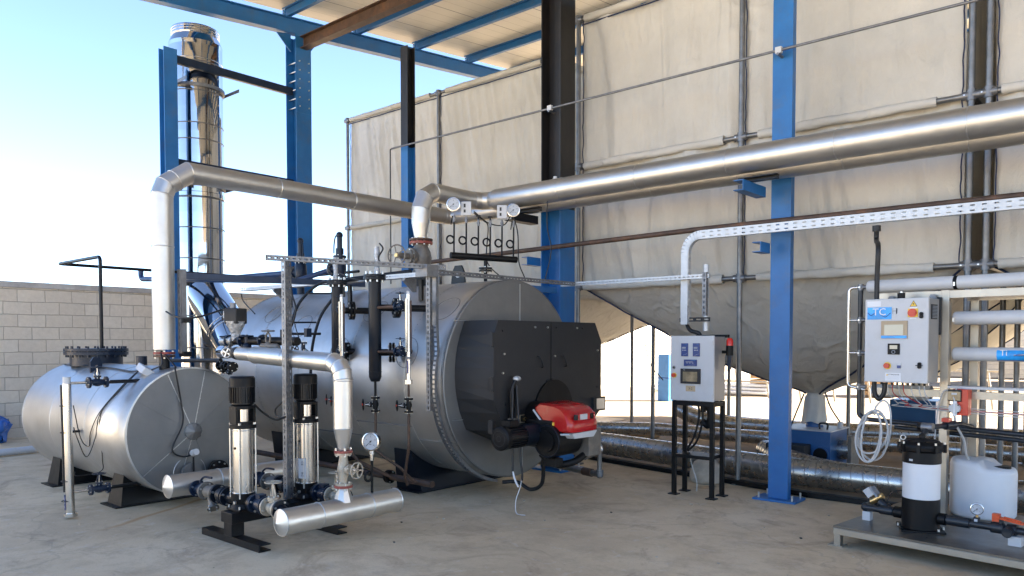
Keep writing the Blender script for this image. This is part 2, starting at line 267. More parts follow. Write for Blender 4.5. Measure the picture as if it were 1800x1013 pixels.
# ------------------------------------------------------------------ geometry collector
LOC = {}
class G:
    def __init__(s, M4=None): s.v = []; s.f = []; s.mi = []; s.sm = []; s.ms = []; s.M = M4
    def m(s, k):
        if k not in s.ms: s.ms.append(k)
        return s.ms.index(k)
    def add(s, vs_, fs, k, smooth=False):
        b = len(s.v)
        if s.M is not None: vs_ = [s.M @ V(p) for p in vs_]
        s.v += [tuple(p) for p in vs_]; i = s.m(k)
        for f in fs: s.f.append(tuple(b + a for a in f)); s.mi.append(i); s.sm.append(smooth)
    def box(s, lo, hi, k, R=None, c=None):
        x0, y0, z0 = lo; x1, y1, z1 = hi
        p = [V((x, y, z)) for x in (x0, x1) for y in (y0, y1) for z in (z0, z1)]
        if R is not None: c = V(c if c is not None else ((x0 + x1) / 2, (y0 + y1) / 2, (z0 + z1) / 2)); p = [c + R @ (q - c) for q in p]
        s.add(p, [(0, 1, 3, 2), (4, 6, 7, 5), (0, 4, 5, 1), (2, 3, 7, 6), (0, 2, 6, 4), (1, 5, 7, 3)], k)
    def bar(s, p0, p1, w_, h, k, up=(0, 0, 1)):
        """rectangular bar from p0 to p1"""
        p0 = V(p0); p1 = V(p1); d = (p1 - p0).normalized(); u = V(up); sd_ = d.cross(u)
        if sd_.length < 1e-4: sd_ = d.cross(V((1, 0, 0)))
        sd_.normalize(); u = sd_.cross(d)
        p = [q + sd_ * a * w_ / 2 + u * b * h / 2 for q in (p0, p1) for a, b in ((-1, -1), (1, -1), (1, 1), (-1, 1))]
        s.add(p, [(3, 2, 1, 0), (4, 5, 6, 7), (0, 1, 5, 4), (1, 2, 6, 5), (2, 3, 7, 6), (3, 0, 4, 7)], k)
    def prof(s, pts2, p0, p1, k, up=(0, 0, 1), smooth=False, caps=True):
        """extrude a closed 2D outline (side, up) from p0 to p1"""
        p0 = V(p0); p1 = V(p1); d = (p1 - p0).normalized(); sd_ = d.cross(V(up)).normalized(); u = sd_.cross(d)
        n = len(pts2)
        a = [p0 + sd_ * x + u * y for x, y in pts2]; b = [p1 + sd_ * x + u * y for x, y in pts2]
        s.add(a + b, [(i, (i + 1) % n, n + (i + 1) % n, n + i) for i in range(n)], k, smooth)
        if caps: s.add(a, [tuple(range(n))[::-1]], k); s.add(b, [tuple(range(n))], k)
    def H(s, p0, p1, w_, h, k, up=(1, 0, 0), tf=0.014, tw=0.009):
        a, b, c = w_ / 2, h / 2, tw / 2
        s.prof([(-a, -b), (a, -b), (a, -b + tf), (c, -b + tf), (c, b - tf), (a, b - tf), (a, b), (-a, b), (-a, b - tf), (-c, b - tf), (-c, -b + tf), (-a, -b + tf)], p0, p1, k, up)
    def C(s, p0, p1, w_, h, k, up=(0, 0, 1), t=0.008):
        """channel: web along `up` side 0, flanges to +side"""
        b = h / 2
        s.prof([(0, -b), (w_, -b), (w_, -b + t), (t, -b + t), (t, b - t), (w_, b - t), (w_, b), (0, b)], p0, p1, k, up)
    def tube(s, pts, r, k, n=12, caps=True, split=False, smooth=True):
        P = [V(p) for p in pts]; P = [p for i, p in enumerate(P) if i == 0 or (p - P[i - 1]).length > 1e-6]
        m_ = len(P); rr = r if isinstance(r, (list, tuple)) else [r] * m_
        D = [(P[i + 1] - P[i]).normalized() for i in range(m_ - 1)]
        a = D[0].orthogonal().normalized(); b = D[0].cross(a); rings = []
        for i in range(m_):
            din = D[max(0, i - 1)]; dout = D[min(i, m_ - 2)]
            nrm = (din + dout)
            nrm = nrm.normalized() if nrm.length > 1e-4 else din
            ring = []
            for j in range(n):
                t = 2 * PI * j / n; o = (a * math.cos(t) + b * math.sin(t)) * rr[i]
                den = din.dot(nrm)
                if abs(den) > 0.3: o = o - din * (o.dot(nrm) / den)
                ring.append(P[i] + o)
            rings.append(ring)
            if din.dot(dout) < 0.99999:
                q = din.rotation_difference(dout); a = q @ a; b = q @ b
        if split:
            for i in range(m_ - 1): s.add(rings[i] + rings[i + 1], [(j, (j + 1) % n, n + (j + 1) % n, n + j) for j in range(n)], k, smooth)
        else:
            vs_ = [p for r_ in rings for p in r_]
            s.add(vs_, [(i * n + j, i * n + (j + 1) % n, (i + 1) * n + (j + 1) % n, (i + 1) * n + j) for i in range(m_ - 1) for j in range(n)], k, smooth)
        if caps: s.add(rings[0], [tuple(range(n))[::-1]], k); s.add(rings[-1], [tuple(range(n))], k)
    def cyl(s, p0, p1, r, k, r1=None, n=20, caps=True): s.tube([p0, p1], [r, r if r1 is None else r1], k, n, caps)
    def lathe(s, o, ax, prof, k, n=24, hard=True):
        """prof: list of (r, h) along axis; every segment its own faces when hard"""
        o = V(o); ax = V(ax).normalized(); a = ax.orthogonal().normalized(); b = ax.cross(a)
        def ring(r, h): return [o + ax * h + (a * math.cos(2 * PI * j / n) + b * math.sin(2 * PI * j / n)) * max(r, 1e-5) for j in range(n)]
        R = [ring(*p) for p in prof]
        if hard:
            for i in range(len(R) - 1): s.add(R[i] + R[i + 1], [(j, (j + 1) % n, n + (j + 1) % n, n + j) for j in range(n)], k, True)
        else:
            vs_ = [p for r_ in R for p in r_]
            s.add(vs_, [(i * n + j, i * n + (j + 1) % n, (i + 1) * n + (j + 1) % n, (i + 1) * n + j) for i in range(len(R) - 1) for j in range(n)], k, True)
    def ring(s, c, ax, R, r, k, n=28, m_=8):
        c = V(c); ax = V(ax).normalized(); a = ax.orthogonal().normalized(); b = ax.cross(a); vs_ = []; fs = []
        for i in range(n):
            t = 2 * PI * i / n; e = a * math.cos(t) + b * math.sin(t)
            for j in range(m_):
                q = 2 * PI * j / m_; vs_.append(c + e * (R + r * math.cos(q)) + ax * r * math.sin(q))
        for i in range(n):
            for j in range(m_): fs.append((i * m_ + j, ((i + 1) % n) * m_ + j, ((i + 1) % n) * m_ + (j + 1) % m_, i * m_ + (j + 1) % m_))
        s.add(vs_, fs, k, True)
    def sph(s, c, r, k, n=14, sc=(1, 1, 1)):
        c = V(c); m_ = n // 2; vs_ = []; fs = []
        for i in range(m_ + 1):
            t = PI * i / m_
            for j in range(n):
                q = 2 * PI * j / n; vs_.append(c + V((math.sin(t) * math.cos(q) * r * sc[0], math.sin(t) * math.sin(q) * r * sc[1], math.cos(t) * r * sc[2])))
        for i in range(m_):
            for j in range(n): fs.append((i * n + j, (i + 1) * n + j, (i + 1) * n + (j + 1) % n, i * n + (j + 1) % n))
        s.add(vs_, fs, k, True)
    def flange(s, c, ax, r, t, k, nb=4, bk='bolt', br=0.008, bt=0.012, both=True, ph=0.39):
        """bolted disc centred at c"""
        c = V(c); ax = V(ax).normalized(); a = ax.orthogonal().normalized(); b = ax.cross(a)
        s.cyl(c - ax * t / 2, c + ax * t / 2, r, k, n=24)
        for i in range(nb):
            q = 2 * PI * i / nb + ph; p = c + (a * math.cos(q) + b * math.sin(q)) * r * 0.78
            e = t / 2 + bt
            if both: s.cyl(p - ax * e, p + ax * e, br, bk, n=6)
            else: s.cyl(p, p + ax * e, br, bk, n=6)
    def wheel(s, c, ax, R, k, spokes=4, r=0.007, hub=None):
        c = V(c); ax = V(ax).normalized(); s.ring(c, ax, R, r, k); a = ax.orthogonal().normalized(); b = ax.cross(a)
        for i in range(spokes):
            t = 2 * PI * i / spokes + 0.4; s.bar(c, c + (a * math.cos(t) + b * math.sin(t)) * R, 0.012, 0.006, k, up=ax)
        s.cyl(c - ax * 0.012, c + ax * 0.014, R * 0.2, hub or k, n=12)
    def slot(s, p0, p1, w_, k, up, t=0.003, pitch=0.05, sl=0.028, sw=0.012):
        """perforated flat strip whose width runs along `up`"""
        p0 = V(p0); p1 = V(p1); L = (p1 - p0).length; d = (p1 - p0) / L; u = V(up); sd_ = d.cross(u).normalized(); u = sd_.cross(d)
        rail = (w_ - sw) / 2
        for q in (-1, 1): s.bar(p0 + u * q * (sw / 2 + rail / 2), p1 + u * q * (sw / 2 + rail / 2), t, rail, k, up=u)
        nb = max(1, int(L / pitch))
        for i in range(nb + 1):
            a = i * L / nb; h = (L / nb - sl) / 2; lo = max(0, a - h); hi = min(L, a + h)
            if hi > lo: s.bar(p0 + d * lo, p0 + d * hi, t, sw, k, up=u)
    def strut(s, p0, p1, k, up=(0, 0, 1), w_=0.041):
        """slotted C profile"""
        p0 = V(p0); p1 = V(p1); d = (p1 - p0).normalized(); sd_ = d.cross(V(up)).normalized(); u = sd_.cross(d); h = w_ / 2
        s.slot(p0 - sd_ * h, p1 - sd_ * h, w_, k, u); s.slot(p0 - u * h, p1 - u * h, w_ * 0.98, k, sd_); s.slot(p0 + u * h, p1 + u * h, w_ * 0.98, k, sd_); s.slot(p0 + sd_ * h, p1 + sd_ * h, w_, k, u)
    def text(s, body, o, right, up, h, k, align='CENTER', depth=0.0006):
        cu = bpy.data.curves.new('t', 'FONT'); cu.body = body; cu.size = h; cu.align_x = align; cu.align_y = 'CENTER'; cu.extrude = depth; cu.resolution_u = 2
        ob = bpy.data.objects.new('t', cu); COL.objects.link(ob); dg = bpy.context.evaluated_depsgraph_get()
        me = bpy.data.meshes.new_from_object(ob.evaluated_get(dg)); r = V(right).normalized(); u = V(up).normalized(); nn = r.cross(u); o = V(o)
        s.add([o + r * p.co.x + u * p.co.y + nn * p.co.z for p in me.vertices], [tuple(f.vertices) for f in me.polygons], k)
        bpy.data.objects.remove(ob); bpy.data.curves.remove(cu); bpy.data.meshes.remove(me)
    def build(s, name, parent=None, label=None, cat=None, group=None, kind=None, bev=0, base=None):
        if not s.v: return None
        if parent is not None: org = LOC[parent.name]
        elif base is not None: org = V(base)
        else:
            xs = [p[0] for p in s.v]; ys = [p[1] for p in s.v]; zs = [p[2] for p in s.v]
            org = V(((min(xs) + max(xs)) / 2, (min(ys) + max(ys)) / 2, min(zs)))
        me = bpy.data.meshes.new(name); me.from_pydata([(p[0] - org.x, p[1] - org.y, p[2] - org.z) for p in s.v], [], s.f)
        for k in s.ms: me.materials.append(M[k])
        me.polygons.foreach_set('material_index', s.mi); me.polygons.foreach_set('use_smooth', s.sm); me.update()
        o = bpy.data.objects.new(name, me); COL.objects.link(o)
        if parent is not None: o.parent = parent
        else: o.location = org
        LOC[o.name] = org
        if bev:
            b = o.modifiers.new('bevel', 'BEVEL'); b.width = bev; b.segments = 2; b.limit_method = 'ANGLE'; b.angle_limit = math.radians(50)
        tag(o, label, cat, group, kind); return o
def tag(o, label=None, cat=None, group=None, kind=None):
    if label: o['label'] = label
    if cat: o['category'] = cat
    if group: o['group'] = group
    if kind: o['kind'] = kind
def T(name, label, cat, loc, group=None):
    o = bpy.data.objects.new(name, None); o.empty_display_size = 0.1; COL.objects.link(o); o.location = loc; LOC[o.name] = V(loc); tag(o, label, cat, group); return o
def cp(src, loc, label, parent=None):
    """copy of a thing with its parts and sub-parts"""
    c = src.copy(); COL.objects.link(c)
    if parent is None: c.location = loc; c['label'] = label
    else: c.parent = parent
    for ch in [o for o in bpy.data.objects if o.parent == src]: cp(ch, None, None, c)
    return c
def rnd(pts, r, n=5):
    P = [V(p) for p in pts]; out = [P[0]]
    for i in range(1, len(P) - 1):
        a = (P[i - 1] - P[i]); b = (P[i + 1] - P[i]); la, lb = a.length, b.length; a.normalize(); b.normalize()
        ang = a.angle(b); d = min(r / math.tan(ang / 2) if ang > 0.01 else r, la * 0.49, lb * 0.49)
        s0 = P[i] + a * d; s1 = P[i] + b * d
        for j in range(n + 1):
            t = j / n; out.append((s0 * (1 - t) + P[i] * t) * (1 - t) + (P[i] * (1 - t) + s1 * t) * t)
    out.append(P[-1]); return out
def cat_(pts, n=8):
    P = [V(p) for p in pts]; P = [P[0] * 2 - P[1]] + P + [P[-1] * 2 - P[-2]]; out = []
    for i in range(1, len(P) - 2):
        for j in range(n):
            t = j / n; a, b, c, d = P[i - 1:i + 3]
            out.append(0.5 * ((2 * b) + (c - a) * t + (2 * a - 5 * b + 4 * c - d) * t * t + (3 * b - a - 3 * c + d) * t ** 3))
    out.append(P[-2]); return out
X, Y, Z = V((1, 0, 0)), V((0, 1, 0)), V((0, 0, 1))

def clad(g, pts, r, k, seam='seam', n=28, pitch=None):
    """mitred insulation jacket with seam beads"""
    P = [V(p) for p in pts]; g.tube(P, r, k, n, split=True)
    for i in range(1, len(P) - 1):
        d = ((P[i] - P[i - 1]).normalized() + (P[i + 1] - P[i]).normalized()).normalized(); g.ring(P[i], d, r * 1.01 / 1.0, 0.005, seam, n=28, m_=6)
    if pitch:
        for i in range(len(P) - 1):
            L = (P[i + 1] - P[i]).length; d = (P[i + 1] - P[i]) / L; q = int(L / pitch)
            for j in range(1, q + 1):
                if j * pitch < L - 0.1: g.ring(P[i] + d * j * pitch, d, r, 0.0055, seam, n=28, m_=6)
def valve(parent, c, ax, bon, L, fr, k='valveblue', wk=None, name='valve', WR=None, bh=None, hub=None):
    """globe or gate valve: body with two bolted flanges, bonnet, yoke and handwheel"""
    c = V(c); ax = V(ax).normalized(); bon = V(bon).normalized(); g = G(); wk = wk or k; WR = WR or fr * 1.0; bh = bh or fr * 2.3
    for q in (-1, 1):
        g.flange(c + ax * q * (L / 2 - 0.01), ax * q, fr, 0.02, k, 4, br=fr * 0.11, bt=fr * 0.18)
        g.lathe(c + ax * q * (L / 2 - 0.015), -ax * q, [(fr * 0.52, 0), (fr * 0.5, L * 0.1), (fr * 0.62, L * 0.28), (fr * 0.72, L * 0.5)], k, 18, hard=False)
    g.sph(c, fr * 0.74, k, 16)
    g.cyl(c, c + bon * fr * 1.0, fr * 0.42, k, n=14); g.flange(c + bon * fr * 1.05, bon, fr * 0.62, 0.018, k, 4, br=fr * 0.09, bt=fr * 0.15)
    side = bon.cross(ax).normalized() if abs(bon.dot(ax)) < 0.9 else bon.orthogonal()
    for q in (-1, 1): g.tube(cat_([c + bon * fr * 1.1 + ax * q * fr * 0.35, c + bon * fr * 1.5 + ax * q * fr * 0.42, c + bon * bh * 0.88 + ax * q * fr * 0.12], 4), fr * 0.09, k, 8)
    g.cyl(c + bon * fr, c + bon * (bh + 0.015), fr * 0.12, 'stainless', n=8)
    b = g.build(name, parent)
    h = G(); h.wheel(c + bon * bh, bon, WR, wk, 5, r=WR * 0.085, hub=hub); h.build('handwheel', b); return b
def gauge(parent, c, n_, r=0.05, name='dial_gauge', needle=-2.3, loose=None):
    c = V(c); n_ = V(n_).normalized(); g = G(); r_ = V((0, 0, 1)).cross(n_).normalized(); u = n_.cross(r_)
    g.cyl(c - n_ * r * 0.62, c, r, 'stainless', n=32); g.lathe(c, n_, [(r, 0), (r * 1.06, 0.002), (r * 1.06, 0.008), (r * 0.93, 0.010), (r * 0.92, 0.003)], 'stainless', 32)
    g.cyl(c + n_ * 0.0005, c + n_ * 0.003, r * 0.92, 'dial', n=32)
    for i in range(21):
        t = -2.35 + 4.7 * i / 20; d = u * math.cos(t) + r_ * math.sin(t); l = 0.16 if i % 5 == 0 else 0.09
        g.bar(c + n_ * 0.004 + d * r * 0.86, c + n_ * 0.004 + d * r * (0.86 - l), r * 0.03, 0.0008, 'ink', up=n_)
    for i, tx in enumerate(('0', '4', '8', '12', '16')):
        t = -2.35 + 4.7 * i / 4; d = u * math.cos(t) + r_ * math.sin(t); g.text(tx, c + n_ * 0.0042 + d * r * 0.55, r_, u, r * 0.22, 'ink')
    g.text('bar', c + n_ * 0.0042 - u * r * 0.3, r_, u, r * 0.2, 'ink')
    d = u * math.cos(needle) + r_ * math.sin(needle)
    g.bar(c + n_ * 0.006 - d * r * 0.2, c + n_ * 0.006 + d * r * 0.74, r * 0.045, 0.001, 'ink', up=n_); g.cyl(c + n_ * 0.004, c + n_ * 0.009, r * 0.10, 'ink', n=12)
    if loose: return g.build(name, None, **loose)
    return g.build(name, parent)
def cable(name, pts, r, label, k='rubber', cat='cable', parent=None, group=None, n=8, sm=8):
    g = G(); g.tube(cat_(pts, sm), r, k, n); return g.build(name, parent, label, cat, group)

# ================================================================== SETTING
g = G()
n_ = 60; S = 320.0
g.add([(-S, -S, -0.02), (S, -S, -0.02), (S, S, -0.02), (-S, S, -0.02)], [(0, 1, 2, 3)], 'soil')
g.build('ground', kind='structure')
g = G()
poly = [(-14.6, -14), (16, -14), (16, 8.35), (-0.5, 8.15), (-2.84, 8.12), (-6.3, 8.75), (-8.6, 8.75), (-8.6, 13.5), (-14.6, 13.5)]
g.add([(x, y, 0) for x, y in poly], [tuple(range(len(poly)))], 'concrete')
g.add([(x, y, z) for x, y in poly for z in (0, -0.1)], [(2 * i, 2 * i + 1, (2 * i + 3) % 18, (2 * i + 2) % 18) for i in range(9)], 'concrete')
g.build('concrete_floor', kind='structure', base=(0, 0, 0))
# far concrete yard in the sun
g = G(); g.add([(-14.5, 13.6, -0.012), (30, 13.6, -0.012), (30, 60, -0.012), (-14.5, 60, -0.012)], [(0, 1, 2, 3)], 'yard'); g.build('yard_paving', kind='structure')

# block wall along the left boundary
g = G(); g.box((-14.98, -12, -0.05), (-14.74, 40, 2.50), 'blocks'); g.box((-15.0, -12.01, 2.50), (-14.72, 40.01, 2.60), 'render')
random.seed(3)
g.build('block_wall', None, 'long pale concrete block wall with a mortar capping behind the tanks', 'wall', bev=0.006)
g = G(); g.box((-14.7, 40, -0.05), (40, 40.25, 2.4), 'blocks', None)
g.build('boundary_wall', None, 'far sunlit boundary wall closing the yard beyond the fabric silos', 'wall')

# ------------------------------------------------------------------ steel frame
YC = 7.624
def bolts(g, pts, ax, r=0.011, t=0.03, k='bolt'):
    for p in pts: p = V(p); g.cyl(p - V(ax) * t / 2, p + V(ax) * t / 2, r, k, n=6)
# main columns: H section, flanges facing +X / -X
def main_col(x, label, raw, top, seed):
    c = T('steel_column', label, 'column', (x, YC, 0), 'columns of the steel shelter')
    g = G()
    if raw:
        g.H((x, YC, 0.02), (x, YC, 3.22), 0.30, 0.30, 'blue'); g.H((x, YC, 3.22), (x, YC, top), 0.298, 0.298, 'rawsteel')
    else: g.H((x, YC, 0.02), (x, YC, top), 0.30, 0.30, 'blue')
    g.build('post', c)
    b = G(); b.box((x - .24, YC - .24, 0.002), (x + .24, YC + .24, 0.025), 'blue'); bolts(b, [(x + i * .19, YC + j * .19, .04) for i in (-1, 1) for j in (-1, 1)], Z, 0.012, 0.07); b.build('base_plate', c)
    s = G(); z0 = 5.45 if not raw else 6.05
    for q in (-1, 1): s.box((x + q * 0.152 - 0.006, YC - .14, z0), (x + q * 0.152 + .006, YC + .14, z0 + .95), 'blue' if not raw else 'rawsteel')
    bolts(s, [(x, YC + j * .09, z0 + .1 + i * .15) for i in range(6) for j in (-1, 1)], X, 0.012, 0.36)
    s.build('splice_plate', c); return c
main_col(-11.437, 'tall blue steel column on the left carrying the sloping blue rafter', False, 6.76, 0)
main_col(-5.87, 'black steel column with a blue painted foot behind the boiler front', True, 7.30, 1)
main_col(-0.05, 'blue steel column at the right end of the shelter', False, 7.8, 2)
# slim columns
c = T('steel_column', 'slim blue channel column bolted to the floor in front of the middle silo', 'column', (-3.03, 7.6, 0), 'columns of the steel shelter')
g = G(); g.prof([(-.10, 0), (.10, 0), (.10, .085), (.09, .085), (.09, .010), (-.09, .010), (-.09, .085), (-.10, .085)], (-3.03, 7.56, 0.02), (-3.03, 7.56, 7.4), 'blue', up=(0, 1, 0)); g.build('post', c)
g = G(); g.box((-3.25, 7.45, 0.002), (-2.82, 7.76, 0.022), 'blue', Matrix.Rotation(0.02, 3, 'Z')); bolts(g, [(-3.03 + i * .17, 7.605 + j * .11, .04) for i in (-1, 1) for j in (-1, 1)], Z, 0.011, 0.07); g.build('base_plate', c)
c = T('steel_column', 'slim steel column left bare on its upper half and blue below, standing free behind the boiler', 'column', (-8.65, YC, 0), 'columns of the steel shelter')
g = G(); g.H((-8.65, YC, 0.02), (-8.65, YC, 4.45), 0.15, 0.15, 'blue', up=(0, 1, 0)); g.H((-8.65, YC, 4.45), (-8.65, YC, 5.9), 0.149, 0.149, 'rawsteel', up=(0, 1, 0)); g.build('post', c)
g = G(); g.box((-8.8, YC - .15, .002), (-8.5, YC + .15, .02), 'blue'); g.build('base_plate', c)
c = T('steel_column', 'blue steel column with an open top beside the polished chimney', 'column', (-11.437, 5.38, 0), 'columns of the steel shelter')
g = G(); g.H((-11.437, 5.38, 0.02), (-11.437, 5.38, 5.93), 0.20, 0.17, 'blue'); g.build('post', c)
g = G(); g.box((-11.6, 5.22, .002), (-11.27, 5.53, .02), 'blue'); g.build('base_plate', c)
# brackets on columns
def bracket(x, z, L, label, k='blue', k2=None, w_=0.09, off=0.0):
    b = T('pipe_bracket', label, 'bracket', (x, 7.5, z), 'pipe brackets on the columns')
    g = G(); g.C((x - off, 7.47, z), (x - off, 7.47 - L, z), w_, 0.10, k, up=(0, 0, 1)); g.build('arm', b)
    if k2: g = G(); g.C((x - .18, 7.47 - L * .55, z + .075), (x + .20, 7.47 - L * .55, z + .075), 0.07, 0.045, k2); g.build('shoe', b)
    return b
bracket(-5.98, 3.10, 0.50, 'raw steel bracket holding the big pipe on the black column', 'rawsteel', 'door', 0.12, 0.08)
bracket(-3.10, 3.08, 0.52, 'blue bracket holding the big pipe on the channel column', 'blue', 'black', 0.10, 0.05)
bracket(-6.02, 2.58, 0.26, 'small blue bracket under the thin brown pipe on the black column', 'blue')
bracket(-3.1, 2.52, 0.22, 'small blue bracket under the cable tray on the channel column', 'blue')
g = G(); g.C((-5.75, 7.45, 2.22), (-5.75, 6.95, 2.22), 0.06, 0.07, 'blue'); g.build('pipe_bracket', None, 'short blue arm low on the black column beside the boiler top', 'bracket', 'pipe brackets on the columns')
# rafters
SL = 0.094
def rafter(x, y0, y1, label, zt=6.79):
    r = T('rafter', label, 'rafter', (x, 7.6, zt), 'rafters of the shelter roof')
    def zz(y): return zt + 0.13 + (y - 7.624) * SL
    g = G(); g.H((x, y0, zz(y0)), (x, y1, zz(y1)), 0.15, 0.26, 'blue', up=(0, 0, 1)); g.build('beam', r)
    for q in (-1, 1): g = G(); g.add([(x + .008, YC + q * .15, zt - .02), (x + .008, YC + q * .42, zt - .02 + q * .04), (x + .008, YC + q * .15, zt - .32), (x - .008, YC + q * .15, zt - .02), (x - .008, YC + q * .42, zt - .02 + q * .04), (x - .008, YC + q * .15, zt - .32)], [(0, 1, 2), (5, 4, 3), (0, 3, 4, 1), (1, 4, 5, 2), (2, 5, 3, 0)], 'blue'); g.build('gusset', r)
    return r
rafter(-11.437, 3.2, 19.1, 'blue sloping rafter along the left edge of the roof')
rafter(-5.87, 3.2, 19.1, 'blue rafter over the black column hidden above the fabric silos', 7.0)
rafter(-0.05, 3.2, 19.1, 'blue rafter over the right bay of the shelter', 7.0)
g = G(); g.H((-11.28, YC, 6.62), (-6.02, YC, 6.62), 0.14, 0.20, 'rust', up=(0, 0, 1)); g.build('tie_beam', None, 'rusty brown beam running from the left column to the black column', 'beam')
def zroof(y): return 7.21 + (y - 7.624) * SL
yp = 4.5; i = 0
PL = ['blue roof purlin nearest the front roof edge, above the camera', 'blue roof purlin just in front of the tall left column', 'first blue roof purlin in view, resting by the tall left column top', 'second blue roof purlin in view, right of the rusty brown beam end', 'third blue roof purlin in view, above the slim black and blue column', 'fourth and farthest blue roof purlin in view, close to the left silo top']
PN = ['first', 'second', 'third', 'fourth', 'fifth', 'sixth', 'seventh', 'eighth', 'ninth', 'tenth', 'eleventh', 'twelfth', 'thirteenth']
while yp < 19.0:
    p = T('purlin', PL[i] if i < len(PL) else 'blue roof purlin hidden behind the fabric silos, %s behind the left silo top' % PN[i - len(PL)], 'purlin', (-11.5, yp, zroof(yp) - .16), 'purlins under the roof sheets')
    g = G(); z = zroof(yp) - .085
    g.prof([(-.035, -.08), (.035, -.08), (.035, -.06), (-.025, -.074), (-.025, .074), (.035, .06), (.035, .08), (-.035, .08)], (-11.52, yp, z), (23.9, yp, z), 'blue'); g.build('beam', p)
    g = G(); g.box((-11.47, yp - .055, z - .09), (-11.40, yp - .04, z + .03), 'blue'); bolts(g, [(-11.43, yp - .06, z - .02)], Y, .009, .02); g.build('cleat', p)
    yp += 1.45; i += 1
g = G(); a, b = 3.3, 19.2
g.add([(-11.6, a, zroof(a)), (24, a, zroof(a)), (24, b, zroof(b)), (-11.6, b, zroof(b)), (-11.6, a, zroof(a) + .04), (24, a, zroof(a) + .04), (24, b, zroof(b) + .04), (-11.6, b, zroof(b) + .04)], [(3, 2, 1, 0), (4, 5, 6, 7), (0, 1, 5, 4), (1, 2, 6, 5), (2, 3, 7, 6), (3, 0, 4, 7)], 'roof')
g.build('shelter_roof', None, 'cream metal sheet roof over the steel shelter', 'roof')
# chimney frame rails
for z, lb in ((5.80, 'upper dark blue rail between the two left columns in front of the chimney'), (4.27, 'lower dark blue rail between the two left columns in front of the chimney')):
    r = T('frame_rail', lb, 'rail', (-11.437, 6.4, z), 'rails holding the chimney')
    g = G(); g.C((-11.38, 5.47, z), (-11.38, 7.47, z), -0.06, 0.12, 'valveblue'); g.build('beam', r)
    g = G(); zz = z - .22
    for q in (-1, 1): g.bar((-11.40, 6.07 + q * .43, zz), (-12.15, 6.07 + q * .43, zz), 0.006, 0.05, 'galv')
    g.lathe((-11.95, 6.07, zz - .025), Z, [(.43, 0), (.43, .05), (.405, .05), (.405, 0), (.43, 0)], 'galv', 32); g.build('clamp_ring', r)

# ------------------------------------------------------------------ chimney
CX, CY = -11.95, 6.07
ch = T('chimney', 'tall polished stainless steel chimney rising behind the left blue column', 'chimney', (CX, CY, 0))
g = G(); r = .40; random.seed(5)
zs = [0.06, .55, 1.02, 1.5, 2.0, 2.9, 3.38, 3.85, 4.3, 4.75, 5.0, 5.5, 5.95, 6.22]
for a, b in zip(zs[:-1], zs[1:]): g.lathe((CX, CY, 0), Z, [(r, a), (r + .001, (a + b) / 2), (r, b)], 'mirror', 48)
for z in zs[1:-1]:
    g.ring((CX, CY, z), Z, r, .009, 'galv', 48); 
    if random.random() < .6: g.ring((CX, CY, z + .05), Z, r, .007, 'mirror', 48)
g.lathe((CX, CY, 0), Z, [(r, 3.86), (r + .012, 3.87), (r + .012, 3.93), (r, 3.94)], 'mirror', 48)
g.build('flue_section', ch)
g = G(); g.lathe((CX, CY, 0), Z, [(r, 6.22), (r + .004, 6.28), (r - .05, 6.40), (r - .045, 6.41), (r - .045, 6.52), (r - .05, 6.53), (r - .09, 6.53), (r - .09, 6.2)], 'mirror', 48)
for z in (6.42, 6.46, 6.50): g.ring((CX, CY, z), Z, r - .045, .006, 'mirror', 48)
g.build('cap', ch)
g = G(); g.box((CX - .5, CY - .5, .002), (CX + .5, CY + .5, .06), 'galv'); g.build('base_plate', ch)
g = G()
P = [V((-9.42, 6.07, 1.40)), V((-10.45, 6.07, 1.40)), V((-10.72, 6.07, 1.50)), V((-11.75, 6.07, 2.36))]
g.tube(P, .31, 'mirror', 40, split=True)
for p, d in ((P[0] - X * .25, X), (P[0] - X * .6, X), (P[1], V((-1, 0, .17))), (P[2], V((-.85, 0, .5))), (P[2] + (P[3] - P[2]) * .25, P[3] - P[2]), (P[2] + (P[3] - P[2]) * .33, P[3] - P[2])): g.ring(p, d, .311, .008, 'mirror', 40)
g.ring(P[2] + (P[3] - P[2]) * .28, P[3] - P[2], .312, .006, 'rubber', 40)
g.build('flue_elbow', ch)

